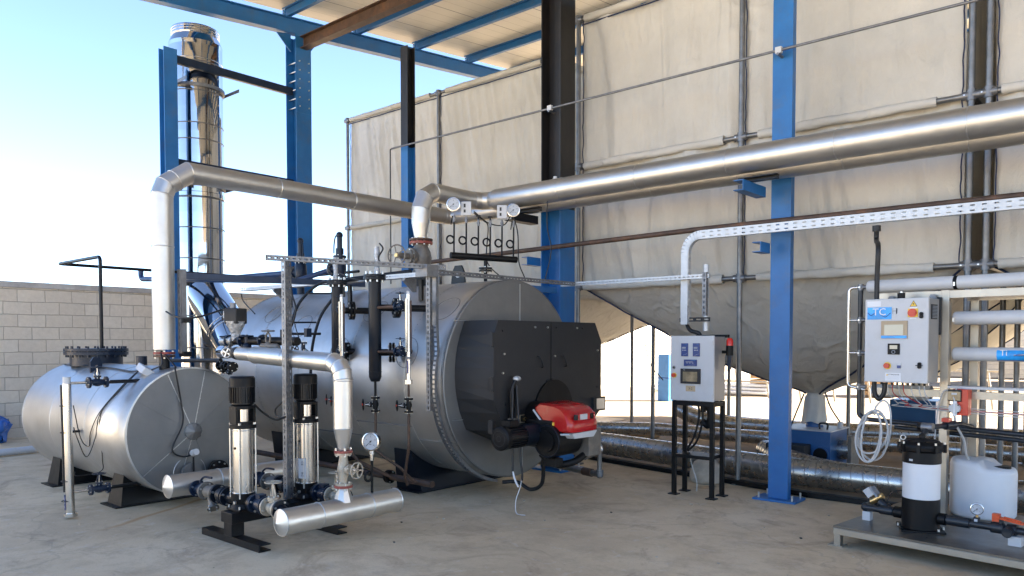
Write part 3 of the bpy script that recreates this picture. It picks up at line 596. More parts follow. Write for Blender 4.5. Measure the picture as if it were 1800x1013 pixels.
# ------------------------------------------------------------------ fabric silos
def wr(x, z, s, amp=1.0):
    """crease relief of hanging fabric"""
    u = x + .10 * math.sin(z * 1.3 + s) + z * .05
    f = noise.noise(V((u * 1.5 + s, z * 0.25, s * 1.7))) * .040 + noise.noise(V((u * 4.2, z * 0.30 + s, s))) * .026
    m1 = max(0, min(1, .5 + 1.6 * noise.noise(V((x * .7 + s, z * .5, 4)))))
    f += max(0, 1 - abs(noise.noise(V((u * 5.5 + .6 * z * .4, z * .35, s + 2)))) * 4) * .022 * m1
    f += max(0, 1 - abs(noise.noise(V((x * 2.3 + z * 2.0, z * 1.2 - x * .5, s + 9)))) * 7) * .010 * (1 - m1)
    f += noise.noise(V((x * 11, z * 4.5, s))) * .0045 + noise.noise(V((x * 22, z * 12, s))) * .002
    return f * amp * 1.95
def fabwall(g, p0, p1, z0, z1, out, k, s, step=0.035, amp=1.0, bulge=0.05, bays=None, hem=0):
    p0 = V(p0); p1 = V(p1); L = (p1 - p0).length; nx = max(2, int(L / step)); nz = max(2, int((z1 - z0) / step)); vs_ = []; fs = []
    for j in range(nz + 1):
        z = z0 + (z1 - z0) * j / nz; tz = j / nz
        for i in range(nx + 1):
            t = i / nx; x = t * L; p = p0 + (p1 - p0) * t
            b = bulge * math.sin(PI * tz) * (math.sin(PI * ((t * (bays or 1)) % 1)) ** .5 if bays else 1)
            f = wr(x, z, s, amp) + b - .02
            e = min(1, t * 25, (1 - t) * 25); q = p + V(out) * f * (0.4 + .6 * e); vs_.append((q.x, q.y, z))
    for j in range(nz):
        for i in range(nx): a = j * (nx + 1) + i; fs.append((a, a + 1, a + nx + 2, a + nx + 1))
    g.add(vs_, fs, k, True)
def sleeve(g, p0, p1, r, k, s):
    """fabric pocket gathered round a rail"""
    p0 = V(p0); p1 = V(p1); L = (p1 - p0).length; n = max(4, int(L / .03)); d = (p1 - p0) / L; a = V((0, 0, 1)); b = d.cross(a); vs_ = []; m_ = 14
    for i in range(n + 1):
        c = p0 + d * L * i / n
        for j in range(m_):
            t = 2 * PI * j / m_; q = noise.noise(V((i * .09 + math.cos(t) * .8, math.sin(t) * .8, s))); q2 = noise.noise(V((i * .42, j * .5, s)))
            vs_.append(c + (a * math.cos(t) + b * math.sin(t)) * r * (1 + q * .22 + abs(q2) * .22))
    g.add(vs_, [(i * m_ + j, i * m_ + (j + 1) % m_, (i + 1) * m_ + (j + 1) % m_, (i + 1) * m_ + j) for i in range(n) for j in range(m_)], k, True)
def silo(x0, x1, y0, y1, zt, out, label, k='fab', fine=True, posts=None, s=0., zl=2.3, zm=3.85, top_fine=True):
    si = T('fabric_silo', label, 'silo', ((x0 + x1) / 2, (y0 + y1) / 2, 0), 'fabric silos on tube frames')
    xm, ym = (x0 + x1) / 2, (y0 + y1) / 2; st = .035 if fine else .12; am = 1.0 if fine else .5
    g = G(); e = .05
    ff = (y0 + .03)
    fabwall(g, (x0 + e, ff, 0), (x1 - e, ff, 0), zl, zm, (0, -1, 0), k, s, st, am, .09, 2)
    fabwall(g, (x0 + e, ff, 0), (x1 - e, ff, 0), zm, zt, (0, -1, 0), k, s + 3, st, am, .05, 2)
    for (a, b, o_) in (((x0 + e, ff), (x0 + e, y1), (-1, 0, 0)), ((x1 - e, ff), (x1 - e, y1), (1, 0, 0)), ((x0 + e, y1), (x1 - e, y1), (0, 1, 0))):
        fabwall(g, (a[0], a[1], 0), (b[0], b[1], 0), zl, zt, o_, k, s + 7, .12, .6, .06)
    g.build('fabric_wall', si)
    # hopper: square rim shrinking to a round neck, sagging with the load
    g = G(); N = 120; Mm = 46; ox, oy, oz = out; vs_ = []
    cor = [(x0 + e, ff), (x1 - e, ff), (x1 - e, y1), (x0 + e, y1)]; seams = [[], [], [], []]
    for j in range(Mm + 1):
        t = j / Mm
        for i in range(N):
            sd_ = i // 30; u = (i % 30) / 30; a, b = cor[sd_], cor[(sd_ + 1) % 4]; rx, ry = a[0] + (b[0] - a[0]) * u, a[1] + (b[1] - a[1]) * u
            ang = math.atan2(ry - (y0 + y1) / 2, rx - xm); cx_, cy_ = ox + math.cos(ang) * .11, oy + math.sin(ang) * .11
            tt = t ** 0.93; px_, py_ = rx + (cx_ - rx) * tt, ry + (cy_ - ry) * tt; z = zl + (oz - zl) * t
            sag = math.sin(PI * min(1, t * 1.02)) ** 1.0 * .16 + math.sin(PI * t) * math.sin(PI * u) * .10
            z -= sag; z += noise.noise(V((px_ * 1.7, py_ * 1.7, s))) * .05 * math.sin(PI * t) + (abs(noise.noise(V((i * .7, t * 1.5, s)))) * .05 * t * (1 - t) * 4 if fine else 0)
            vs_.append((px_, py_, z))
            if i % 30 == 0: seams[sd_].append((px_, py_, z))
    g.add(vs_, [(j * N + i, (j + 1) * N + i, (j + 1) * N + (i + 1) % N, j * N + (i + 1) % N) for j in range(Mm) for i in range(N)], 'fabd' if k == 'fabd' else k, True)
    hp = g.build('hopper', si)
    for q in seams: g = G(); g.tube([(a + noise.noise(V((b * 5, a * 5, 0))) * .02, b, c - .012) for a, b, c in q], .011, 'cord', 6); g.build('seam_cord', hp)
    # gathered neck sock
    g = G(); vs_ = []; n = 28
    for j in range(12):
        t = j / 11
        for i in range(n):
            a = 2 * PI * i / n; r = .11 + .035 * t + .012 * math.sin(a * 7 + j * .3) * (.3 + t) - (.02 if j == 1 else 0); vs_.append((ox + r * math.cos(a), oy + r * math.sin(a), oz + .02 - t * .40 + .02 * math.sin(a * 3) * t))
    g.add(vs_, [(j * n + i, (j + 1) * n + i, (j + 1) * n + (i + 1) % n, j * n + (i + 1) % n) for j in range(11) for i in range(n)], k, True)
    g.build('outlet_sock', si)
    if fine:
        for j, (cx_, zz0, zz1) in enumerate(((x0 + e + .015, zl, zt), (x1 - e - .02, zl, zt), (xm + .045, zl, zt))):
            g = G(); g.tube([(cx_ + noise.noise(V((j * 7., q * .35, s))) * .018, ff - .035 - .012 * noise.noise(V((q * .5, j, 2))), zz0 + (zz1 - zz0) * q / 60) for q in range(61)], .0065, 'cord', 6); g.build('edge_cord', si)
        g = G(); g.tube([(x0 + e + (x1 - x0 - 2 * e) * q / 40, ff - .045, zt - .075 + .008 * noise.noise(V((q * .6, s, 1)))) for q in range(41)], .009, 'cord', 6); g.build('edge_cord', si)
    # tube frame
    yf = y0 - .02
    for j, (px_, py_) in enumerate(posts if posts is not None else ((x0, yf), (xm, yf), (x1, yf), (x0, y1), (x1, y1), (xm, y1), (x0, ym), (x1, ym))):
        g = G(); g.cyl((px_, py_, .012), (px_, py_, zt + .04), .030, 'galvpole', n=16); g.cyl((px_, py_, 0), (px_, py_, .014), .085, 'galvpole', n=16); po = g.build('post', si)
        for z in (zl, zm, zt):
            g = G(); g.cyl((px_, py_, z - .05), (px_, py_, z + .05), .042, 'galv', n=14); g.cyl((px_ - .07, py_, z), (px_ + .07, py_, z), .040, 'galv', n=14)
            g.cyl((px_ - .05, py_ - .045, z), (px_ - .05, py_ + .045, z), .008, 'bolt', n=6)
            g.build('clamp', po)
    for z in (zl, zm, zt):
        for a, b in (((x0, yf), (x1, yf)), ((x0, y1), (x1, y1)), ((x0, yf), (x0, y1)), ((x1, yf), (x1, y1))):
            g = G(); g.cyl((a[0], a[1], z), (b[0], b[1], z), .027, 'galvpole', n=12); g.build('rail', si)
        for a, b in ((x0 + .10, xm - .20), (xm + .2, x1 - .28)): g = G(); sleeve(g, (a, yf + .005, z), (b, yf + .005, z), .045, k, s + z); g.build('sleeve', si)
        if z == zl or z == zt: g = G(); sleeve(g, (x1, yf + .2, z), (x1, y1 - .2, z), .045, k, s); g.build('sleeve', si)
    return si
Z1 = 5.72
silo(-5.93, -1.50, 8.15, 11.9, Z1, (-3.50, 9.9, .95), 'large fabric silo behind the blue channel column with its hopper over a blue box', 'fabd', True, None, 2.)
silo(-12.55, -7.35, 9.5, 13.9, 5.96, (-10.4, 11.6, .95), 'cream fabric silo on the left whose long wall rises beyond the boiler', 'fab', True, None, 40.)
silo(-5.93, -1.50, 12.6, 16.6, Z1, (-3.35, 14.4, .95), 'cream fabric silo standing behind the large middle silo', 'fab', False, None, 80.)
silo(-1.36, 3.2, 8.15, 11.9, Z1, (1.0, 9.9, .95), 'fabric silo at the right edge separated by a pair of upright tubes', 'fabd', True, None, 120.)
silo(-1.36, 3.2, 12.6, 16.6, Z1, (1.0, 14.4, .95), 'rear fabric silo at the right edge seen below the front one', 'fab', False, None, 160.)

# ================================================================== FEED WATER TANK
TX0, TX1, TY, TZ, TR = -7.25, -10.05, 3.58, .728, .62
tk = T('feed_tank', 'silver clad horizontal cylinder tank on black saddles at the far left', 'tank', (-8.7, TY, 0))
g = G(); g.lathe((TX0, TY, TZ), -X, [(TR - .012, .0), (TR, .012), (TR, .9), (TR + .001, 1.8), (TR, 2.75)], 'alu', 64, hard=False)
g.lathe((TX1 + .05, TY, TZ), -X, [(TR, 0), (TR * .97, .10), (TR * .86, .2), (TR * .62, .30), (TR * .3, .35), (0, .36)], 'alu', 64, hard=False)
for x in (.95, 1.9, 2.75): g.ring((TX0 - x, TY, TZ), X, TR, .004, 'alu', 64)
g.build('shell', tk)
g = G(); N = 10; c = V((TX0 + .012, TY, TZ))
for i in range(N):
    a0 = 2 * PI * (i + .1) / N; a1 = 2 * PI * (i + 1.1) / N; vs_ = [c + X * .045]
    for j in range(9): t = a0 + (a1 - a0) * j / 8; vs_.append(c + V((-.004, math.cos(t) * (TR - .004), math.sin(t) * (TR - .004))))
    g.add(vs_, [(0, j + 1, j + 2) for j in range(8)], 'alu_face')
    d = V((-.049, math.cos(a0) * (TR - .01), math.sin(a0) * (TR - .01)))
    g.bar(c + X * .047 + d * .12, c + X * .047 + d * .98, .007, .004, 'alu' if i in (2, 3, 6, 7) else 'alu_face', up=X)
    for j in range(7 if i in (2, 3, 6, 7) else 0): p = c + X * .052 + d * (.2 + j * .11); g.cyl(p, p + X * .003, .0035, 'bolt', n=6)
g.lathe(c, X, [(TR + .003, -.01), (TR + .003, .004), (TR - .012, .006)], 'seam', 64)
g.build('end_cap', tk)
g = G(); N = 10; cc = c + X * .05
for i in range(N):
    a0, a1 = 2 * PI * i / N, 2 * PI * (i + 1) / N
    g.add([cc + X * .03, cc + V((0, math.cos(a0), math.sin(a0))) * .085, cc + V((0, math.cos(a1), math.sin(a1))) * .085], [(0, 1, 2)], 'alu_face')
g.lathe(cc, X, [(.085, -.02), (.085, .0)], 'seam', 20); g.build('hub_cap', tk)
for x in (-7.81, -9.46):
    g = G(); w2 = .16
    p = [V((x + i * w2 * q, TY + j * (.50 if q == 1 else .44), z)) for q, z in ((1, .01), (.62, .38)) for i, j in ((-1, -1), (1, -1), (1, 1), (-1, 1))]
    g.add(p, [(0, 1, 5, 4), (1, 2, 6, 5), (2, 3, 7, 6), (3, 0, 4, 7), (3, 2, 1, 0), (4, 5, 6, 7)], 'black'); g.box((x - .18, TY - .56, .002), (x + .18, TY + .56, .014), 'black'); g.build('saddle', tk)
# manhole on top
mh = V((-9.50, TY, TZ + TR - .03))
g = G(); g.cyl(mh, mh + Z * .165, .275, 'valveblue', n=40); g.cyl(mh + Z * .125, mh + Z * .16, .335, 'valveblue', n=40); g.cyl(mh + Z * .168, mh + Z * .20, .335, 'valveblue', n=40)
for i in range(20): q = 2 * PI * i / 20; p = mh + V((math.cos(q) * .305, math.sin(q) * .305, 0)); g.cyl(p + Z * .10, p + Z * .225, .012, 'valveblue', n=6)
g.build('manhole', tk)
g = G(); l = V((-8.83, 3.32, 0)); g.prof([(-.06, 0), (.06, 0), (.06, .12), (.03, .17), (-.03, .17), (-.06, .12)], l + V((0, 0, TZ + TR - .09)) - X * .01, l + V((.015, 0, TZ + TR - .09)), 'valveblue'); g.cyl(l + V((-.012, 0, TZ + TR + .03)), l + V((.008, 0, TZ + TR + .03)), .022, 'blackm', n=14); g.build('lifting_lug', tk)
g = G(); p = at(249, 640, y=TY); p.z = TZ + TR - .02; g.cyl(p, p + Z * .115, .055, 'valveblue', n=24); g.cyl(p + Z * .115, p + Z * .112, .045, 'blackm', n=24); g.build('nozzle', tk)
g = G(); p = V((-8.32, TY - .60, .70)); g.cyl(p, p - Y * .10, .013, 'black', n=10); g.cyl(p - Y * .10, p - Y * .115, .035, 'white', n=20); g.cyl(p + Y * .01, p - Y * .0, .05, 'alu_bright', n=20); g.build('sample_stub', tk)
g = G(); p = V((TX0 + .05, 3.55, .33)); g.ring(p - X * .02, X, .16, .004, 'seam', 32); g.cyl(p, p + X * .04, .10, 'alu_face', n=24)
g.cyl(p + V((.02, .26, 0)), p + V((.06, .26, 0)), .10, 'black', n=24); bolts(g, [p + V((.06, .26 + math.cos(q) * .08, math.sin(q) * .08)) for q in [i * PI / 4 for i in range(8)]], X, .009, .02)
g.cyl(p + V((.06, .0, 0)), p + V((.06, .0, .16)), .009, 'black', n=8); g.sph(p + V((.06, 0, .2)), .034, 'cabgrey', 12); g.cyl(p + V((.05, 0, .2)), p + V((.12, 0, .215)), .03, 'cabgrey', n=14); g.build('temperature_probe', tk)
# small wiring box + cables
jb = at(255, 652, y=3.30); g = G(); g.box(jb - V((.10, .055, .03)), jb + V((.10, .055, .04)), 'tubewhite', Matrix.Rotation(-.5, 3, 'X') @ Matrix.Rotation(.25, 3, 'Y')); g.build('junction_box', tk, bev=.008)
def tsurf(x, ang, off=.012): return V((x, TY - math.cos(ang) * (TR + off), TZ + math.sin(ang) * (TR + off)))
for i, (pts, lb) in enumerate((
    ([tsurf(-9.9, 1.25), tsurf(-9.2, 1.22), tsurf(-8.5, 1.20), tsurf(-7.95, 1.13), jb + V((-.1, 0, 0))], 'black cable lying along the top of the left tank'),
    ([jb + V((-.08, -.03, 0)), tsurf(-7.7, .72), tsurf(-7.85, .30), tsurf(-8.0, -.02), tsurf(-8.08, -.25, .02), V((-7.7, 2.75, .70)), V((-7.55, 2.64, 1.02))], 'thin black cable hanging across the left tank side to the upper level sensor'),
    ([jb + V((-.06, -.04, 0)), tsurf(-7.68, .70), tsurf(-7.83, .28), tsurf(-7.9, -.1), V((-7.85, 2.85, .50)), V((-7.62, 2.68, .75)), V((-7.55, 2.64, .82))], 'thin black cable hanging across the left tank side to the middle level sensor'),
    ([jb + V((-.04, -.04, 0)), tsurf(-7.66, .68), tsurf(-7.81, .26), tsurf(-7.86, -.4), V((-7.9, 3.0, .34)), V((-7.66, 2.70, .36)), V((-7.55, 2.64, .42))], 'thin black cable looping low across the left tank side to the bottom sensor'),
    ([jb + V((.1, .02, .01)), at(285, 640, y=3.35), V((-7.45, 3.40, 1.50)), V((-7.28, 3.45, 1.36)), at(308, 650, x=-7.19), at(318, 706, x=-7.19), at(321, 745, x=-7.17), at(303, 790, x=-7.17), at(322, 803, x=-7.17), at(344, 797, x=-7.15)], 'black cable running down the grey end of the left tank to its temperature probe'))):
    cable('cable', pts, .008 if i in (0, 4) else .0045, lb)
# level column of the tank
lx = -7.54; lg = T('level_column', 'tall polished steel level column standing off the left tank on two small valves', 'level gauge', (lx, 2.6, .04))
g = G(); g.cyl((lx, 2.595, .10), (lx, 2.585, 1.22), .036, 'stainless', n=24); g.cyl((lx, 2.585, 1.22), (lx, 2.585, 1.28), .032, 'tubewhite', n=24); g.cyl((lx - .052, 2.575, .26), (lx - .052, 2.565, 1.19), .018, 'stainless', n=14)
g.bar((lx - .026, 2.556, .24), (lx - .026, 2.546, 1.21), .006, .012, 'rubber', up=-Y); g.build('tube', lg)
g = G(); g.cyl((lx, 2.597, .02), (lx, 2.597, .05), .055, 'stainless', n=20); g.cyl((lx, 2.597, .05), (lx, 2.597, .10), .036, 'stainless', n=20); g.build('bottom_cap', lg)
g = G(); g.bar((lx - .012, 2.556, .08), (lx - .012, 2.554, .22), .022, .003, 'panelblue', up=-Y)
for i in range(3): g.text('LVE'[i], (lx - .012, 2.5535, .11 + i * .035), X, Z, .022, 'white')
g.build('label_strip', lg)
for z in (1.02, .78, .34, .16):
    g = G(); g.ring((lx - .02, 2.578, z), Z, .045, .004, 'rubber', 20); g.build('clamp_band', lg)
for z, nm in ((1.222, 'u'), (.235, 'l')):
    g = G(); g.cyl((lx, 2.62, z), (lx, 2.76, z), .012, 'stainless', n=10); g.cyl((lx, 2.93, z), (lx, 3.45, z), .018, 'black', n=12); g.build('connecting_pipe', lg)
    valve(lg, (lx, 2.845, z), Y, Z, .17, .052, 'valveblue', WR=.055, bh=.14)

# vent pipe of the tank
g = G(); vx = -9.66; g.tube(rnd([(vx, 3.7, 1.45), (vx, 3.7, 2.60), (vx - 1.32, 3.7, 2.60), (vx - 1.32, 6.9, 2.60), (-8.9, 6.9, 2.60)], .06), .021, 'black', 12)
g.build('vent_pipe', None, 'thin dark vent pipe rising from the left tank manhole and turning over the wall', 'pipe')

# ================================================================== STEAM BOILER
BX0, BX1, BY, BZ, BR = -5.25, -9.45, 6.07, 1.212, 1.025
bo = T('steam_boiler', 'large silver clad horizontal steam boiler with a charcoal front door and red burner', 'boiler', (-7.3, BY, 0))
g = G(); g.lathe((BX0, BY, BZ), -X, [(BR - .01, 0), (BR, .01)] + [(BR + .0015 * math.sin(i * 2.1), .35 * i + .2) for i in range(12)] + [(BR, 4.1), (BR - .03, 4.18), (BR - .10, 4.2), (0, 4.2)], 'alu', 96, hard=False)
for x in (.55, 1.45, 2.4, 3.3, 4.08):
    g.ring((BX0 - x, BY, BZ), X, BR, .0045, 'alu', 96)
    for i in range(44): a = -1.35 + i * .062; g.sph((BX0 - x + .022, BY - math.cos(a) * (BR + .001), BZ + math.sin(a) * (BR + .001)), .0045, 'seam_d', 6)
for a, b, t in ((0, .55, -.95), (.55, 1.45, -1.1), (1.45, 2.4, -.9)):
    p = [V((BX0 - a, BY + math.sin(t) * (BR + .002), BZ + -math.cos(t) * (BR + .002))), V((BX0 - b, BY + math.sin(t) * (BR + .002), BZ - math.cos(t) * (BR + .002)))]; g.bar(p[0], p[1], .006, .012, 'seam_d')
g.build('shell', bo)
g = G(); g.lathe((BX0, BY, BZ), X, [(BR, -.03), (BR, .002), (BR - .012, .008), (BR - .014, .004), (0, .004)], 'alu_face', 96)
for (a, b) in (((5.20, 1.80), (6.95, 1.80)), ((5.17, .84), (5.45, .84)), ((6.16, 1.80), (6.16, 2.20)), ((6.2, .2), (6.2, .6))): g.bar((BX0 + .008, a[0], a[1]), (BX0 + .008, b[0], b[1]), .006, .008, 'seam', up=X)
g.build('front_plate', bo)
# recessed side pocket panels beside the door
XP = -4.85
back = []; frontp = []
oct_ = [(5.30, 1.66), (5.36, 1.80), (6.94, 1.80), (7.06, 1.60), (7.06, .86), (6.86, .70), (6.55, .60), (6.1, .55), (5.72, .60), (5.48, .74), (5.36, .92), (5.30, 1.05), (5.30, 1.15), (5.30, 1.25), (5.30, 1.35), (5.30, 1.45), (5.30, 1.55)]
for (y, z) in oct_:
    frontp.append(V((XP, y, z)))
    if y < 5.6: q = math.asin(max(-1, min(1, (z - 1.28) / .98))); back.append(V((BX0, 6.10 - math.cos(q) * .90, z)))
    else: back.append(V((BX0, y, z)))
g = G(); n = len(oct_); g.add(frontp + back, [(i, (i + 1) % n, n + (i + 1) % n, n + i) for i in range(n)], 'door'); fp = [p + X * .0 for p in frontp]
f2 = [p + X * .02 for p in frontp]; g.add(frontp + f2, [(i, n + i, n + (i + 1) % n, (i + 1) % n) for i in range(n)], 'door'); g.add(f2, [tuple(range(n))[::-1]], 'door')
g.bar((XP + .021, 6.16, 1.80), (XP + .021, 6.16, 1.20), .004, .01, 'blackm', up=X)
for y, z in ((5.42, 1.70), (5.42, 1.3), (5.46, 1.0), (5.75, .82), (5.58, .72), (5.9, 1.74), (6.1, 1.74), (6.25, 1.74), (6.7, 1.74), (6.98, 1.5), (6.98, 1.1), (6.22, 1.45), (6.09, 1.2), (6.6, 1.74), (5.44, 1.48), (6.0, .68)): g.cyl((XP + .02, y, z), (XP + .034, y, z), .010, 'bolt' if random.random() < .3 else 'door', n=6)
g.build('smoke_box', bo)
g = G(); g.box((XP + .02, 6.88, .84), (XP + .05, 7.10, .99), 'door'); g.box((XP + .051, 6.93, .86), (XP + .054, 7.08, .975), 'seam'); g.build('rating_plate', bo)
g = G(); g.box((XP + .021, 5.62, .805), (XP + .032, 5.75, .885), 'tan'); g.box((XP + .033, 5.67, .82), (XP + .036, 5.74, .88), 'blackm'); g.cyl((XP + .03, 5.71, .845), (XP + .06, 5.71, .845), .02, 'brass', n=14); g.build('sight_port', bo, bev=.004)
for z in (1.62, 1.2, .8):
    g = G(); g.box((XP - .03, 5.27, z - .06), (XP + .03, 5.30, z + .06), 'door'); g.cyl((XP + .01, 5.28, z - .07), (XP + .01, 5.28, z + .07), .010, 'door', n=8); g.build('hinge', bo)
for y in (5.97, 6.36):
    g = G(); g.tube(cat_([(XP + .02, y - .03, 1.45), (XP + .05, y - .02, 1.44), (XP + .05, y + .03, 1.35), (XP + .02, y + .04, 1.34)], 4), .007, 'door', 8); g.build('door_handle', bo)
for x in (-6.21, -8.6):
    g = G(); p = [V((x + i * w2, BY + j * hy, z)) for w2, hy, z in ((.20, .60, .012), (.13, .70, .46)) for i, j in ((-1, -1), (1, -1), (1, 1), (-1, 1))]
    g.add(p, [(0, 1, 5, 4), (1, 2, 6, 5), (2, 3, 7, 6), (3, 0, 4, 7), (3, 2, 1, 0), (4, 5, 6, 7)], 'bottle'); g.box((x - .23, BY - .66, .002), (x + .22, BY + .66, .014), 'bottle'); g.build('saddle', bo)
def bsurf(x, ang, off=0.): return V((x, BY - math.cos(ang) * (BR + off), BZ + math.sin(ang) * (BR + off)))
for x, z in ((-5.80, 1.49), (-5.50, 1.93), (-6.9, 1.49), (-6.6, 1.93), (-7.8, 1.78), (-8.6, 1.95)):
    a = math.asin((z - BZ) / BR); g = G(); g.tube([bsurf(x + .155 * math.cos(q), a + .155 / BR * math.sin(q), .002) for q in [2 * PI * i / 40 for i in range(41)]], .0028, 'seam_d', 6, caps=False)
    for i in range(14): q = 2 * PI * i / 14; g.sph(bsurf(x + .135 * math.cos(q), a + .135 / BR * math.sin(q), .003), .005, 'seam', 6)
    g.build('inspection_collar', bo)
for x in (-6.05,):
    g = G(); z = BZ + BR - .02; g.prof([(-.11, 0), (.11, 0), (.09, .15), (.05, .22), (-.05, .22), (-.09, .15)], (x, BY - .02, z), (x, BY + .0, z), 'black'); g.cyl((x, BY - .025, z + .12), (x, BY + .005, z + .12), .035, 'tubewhite', n=16); g.build('lifting_lug', bo)
# rust streaks where rails touched the sheet are sheet-metal strips
for x, a in ((-8.75, .80), (-8.15, .84)):
    g = G(); P = [bsurf(x - .05 + i * .02, a - .13 + i * .05, -.006) for i in range(6)]; g.tube(P, [.001, .008, .0095, .009, .008, .001], 'floorstain', 10); g.build('rust_streak', bo)
# burner
bu = G(); ax0 = XP + .02
bu.cyl((ax0, 6.2, .90), (ax0 + .02, 6.2, .90), .31, 'blackm', n=48); bu.cyl((ax0 + .02, 5.87, .86), (-4.62, 5.87, .86), .15, 'blackm', n=28)
bu.box((-4.70, 5.62, .60), (-4.40, 6.05, .86), 'blackm'); bu.cyl((-4.44, 5.60, .67), (-4.44, 5.95, .67), .155, 'blackm', n=40); bu.ring((-4.44, 5.60, .67), Y, .148, .007, 'bottle', 36); bu.cyl((-4.44, 5.57, .67), (-4.44, 5.60, .67), .10, 'blackm', n=36)
bu.tube(cat_([(-4.62, 5.75, .52), (-4.5, 5.78, .43), (-4.35, 5.9, .45), (-4.3, 6.1, .55)], 5), .035, 'blackm', 12)
bu.box((-4.44, 6.0, .50), (-4.24, 6.20, .76), 'cast'); bu.box((-4.52, 5.66, .42), (-4.38, 5.78, .50), 'blackm')
b = bu.build('burner', bo, 'burner with a glossy red cover and black fan motor', bev=.006)
h = G(); pr = [(-4.69, .985), (-4.62, 1.02), (-4.40, 1.005), (-4.30, .975), (-4.235, .92), (-4.20, .83), (-4.20, .755), (-4.42, .74), (-4.50, .775), (-4.58, .865), (-4.68, .950)]
N = len(pr); ys = [(5.64, .86), (5.665, .97), (5.74, 1.0), (6.0, 1.0), (6.08, .97), (6.11, .86)]; vs_ = []
for y, k in ys:
    for a, c in pr: a = -4.205 + (a + 4.205) * .88; vs_.append((-4.45 + (a + 4.45) * k, y, .90 + (c - .90) * k))
h.add(vs_, [(i * N + j, (i + 1) * N + j, (i + 1) * N + (j + 1) % N, i * N + (j + 1) % N) for i in range(len(ys) - 1) for j in range(N)], 'red', True); h.add(vs_[:N], [tuple(range(N))], 'red'); h.add(vs_[-N:], [tuple(range(N))[::-1]], 'red')
h.build('hood', b, bev=.004)
h = G(); h.tube([(a, 5.637, c) for a, c in ((-4.63, .950), (-4.54, .855), (-4.47, .765), (-4.40, .73), (-4.20, .745))], .010, 'cabgrey', 8); h.prof([(-.20, 0), (.20, 0), (.16, -.05), (-.14, -.055)], (-4.41, 5.875, .742), (-4.20, 5.875, .752), 'cabgrey'); h.build('trim', b)
h = G(); h.box((-4.23, 5.74, .86), (-4.195, 6.04, .93), 'red'); h.build('control_fascia', b, bev=.01)
for y0, y1, k in ((5.70, 5.75, 'door'), (5.79, 5.90, 'cabgrey'), (5.95, 6.0, 'blackm')):
    h = G(); h.box((-4.20, y0, .872), (-4.190, y1, .922), k); h.build('display', b)
h = G(); h.box((-4.44, 5.632, .815), (-4.38, 5.642, .845), 'yellow'); h.build('warning_label', b)
h = G(); mc = V((-4.60, 5.13, .725)); h.cyl(mc + Y * .03, mc + Y * .30, .092, 'black', n=32)
for i in range(22): q = 2 * PI * i / 22; d = V((math.cos(q), 0, math.sin(q))); h.bar(mc + Y * .05 + d * .095, mc + Y * .28 + d * .095, .006, .02, 'black', up=d)
h.lathe(mc, -Y, [(.110, -.05), (.110, 0), (.09, .012), (.03, .016), (0, .016)], 'blackm', 32); h.ring(mc - Y * .014, Y, .07, .003, 'door', 28); h.ring(mc - Y * .016, Y, .025, .003, 'door', 20)
h.cyl(mc + Y * .28, mc + Y * .50, .105, 'bottle', n=32); h.box(mc + V((-.05, .08, .10)), mc + V((.05, .20, .155)), 'blackm'); h.build('fan_motor', b)
h = G(); h.bar((-4.77, 5.52, .86), (-4.77, 5.55, 1.16), .05, .02, 'door', up=Y); h.tube(cat_([(-4.78, 5.5, .86), (-4.78, 5.49, 1.1), (-4.76, 5.52, 1.22), (-4.76, 5.60, 1.25)], 5), .020, 'black', 10); h.sph((-4.76, 5.55, 1.245), .035, 'foil', 12, (1, 1.4, .8)); h.box((-4.80, 5.46, .74), (-4.72, 5.53, .87), 'cast'); h.build('gas_train', b)
for i, (pts, r, k, lb) in enumerate((
    ([(-4.76, 5.49, 1.18), (-4.74, 5.46, .9), (-4.72, 5.44, .6), (-4.70, 5.42, .36)], .010, 'rubber', 'black cable hanging down in front of the burner, left of the pair'),
    ([(-4.75, 5.53, 1.18), (-4.70, 5.50, .9), (-4.66, 5.47, .6), (-4.62, 5.46, .38), (-4.62, 5.46, .30)], .010, 'rubber', 'black cable hanging down in front of the burner, right of the pair'),
    ([(-4.62, 5.46, .40), (-4.63, 5.45, .25), (-4.66, 5.42, .12), (-4.62, 5.38, .008), (-4.50, 5.36, .008)], .004, 'white', 'thin white loose wire hanging to the floor under the burner'),
    ([(-4.70, 5.42, .38), (-4.67, 5.42, .30), (-4.64, 5.43, .24)], .009, 'white', 'short bare white cable end hanging under the burner'),
    ([bsurf(-5.2, -1.35, .05) + Z * .0, (-5.1, 5.95, .16), (-4.95, 5.98, .10), (-4.8, 5.98, .18), (-4.72, 5.9, .42), (-4.65, 5.8, .55)], .020, 'rubber', 'thick black cable bundle curling from the boiler rim up to the burner'),
)): cable('cable', pts, r, lb, k)
# gas feed on the floor
gp = T('gas_pipe', 'grey gas pipe low on the floor rising with an elbow beside the burner', 'pipe', (-5.2, 7.05, 0))
g = G(); pe = V((-4.82, 7.02, .13)); g.tube(rnd([(-4.40, 6.15, .46), (-4.62, 6.75, .44), pe + V((0, 0, .30)), pe], .04), .027, 'galvpole', 14); g.tube([pe, (-5.9, 7.3, .13)], .036, 'galvpole', 14); g.build('pipe_run', gp)
g = G(); g.cyl(pe - Z * .02, pe + Z * .05, .044, 'galv', n=14); g.sph(pe, .045, 'galv', 12); g.build('elbow', gp); g = G(); g.cyl(pe + V((-.12, .03, 0)), pe + V((-.26, .065, 0)), .046, 'rust', n=14); g.build('coupling', gp); g = G(); g.cyl(pe + Z * .25, pe + Z * .30, .040, 'galv', n=14); g.sph(pe + Z * .30, .040, 'galv', 12); g.build('elbow', gp)

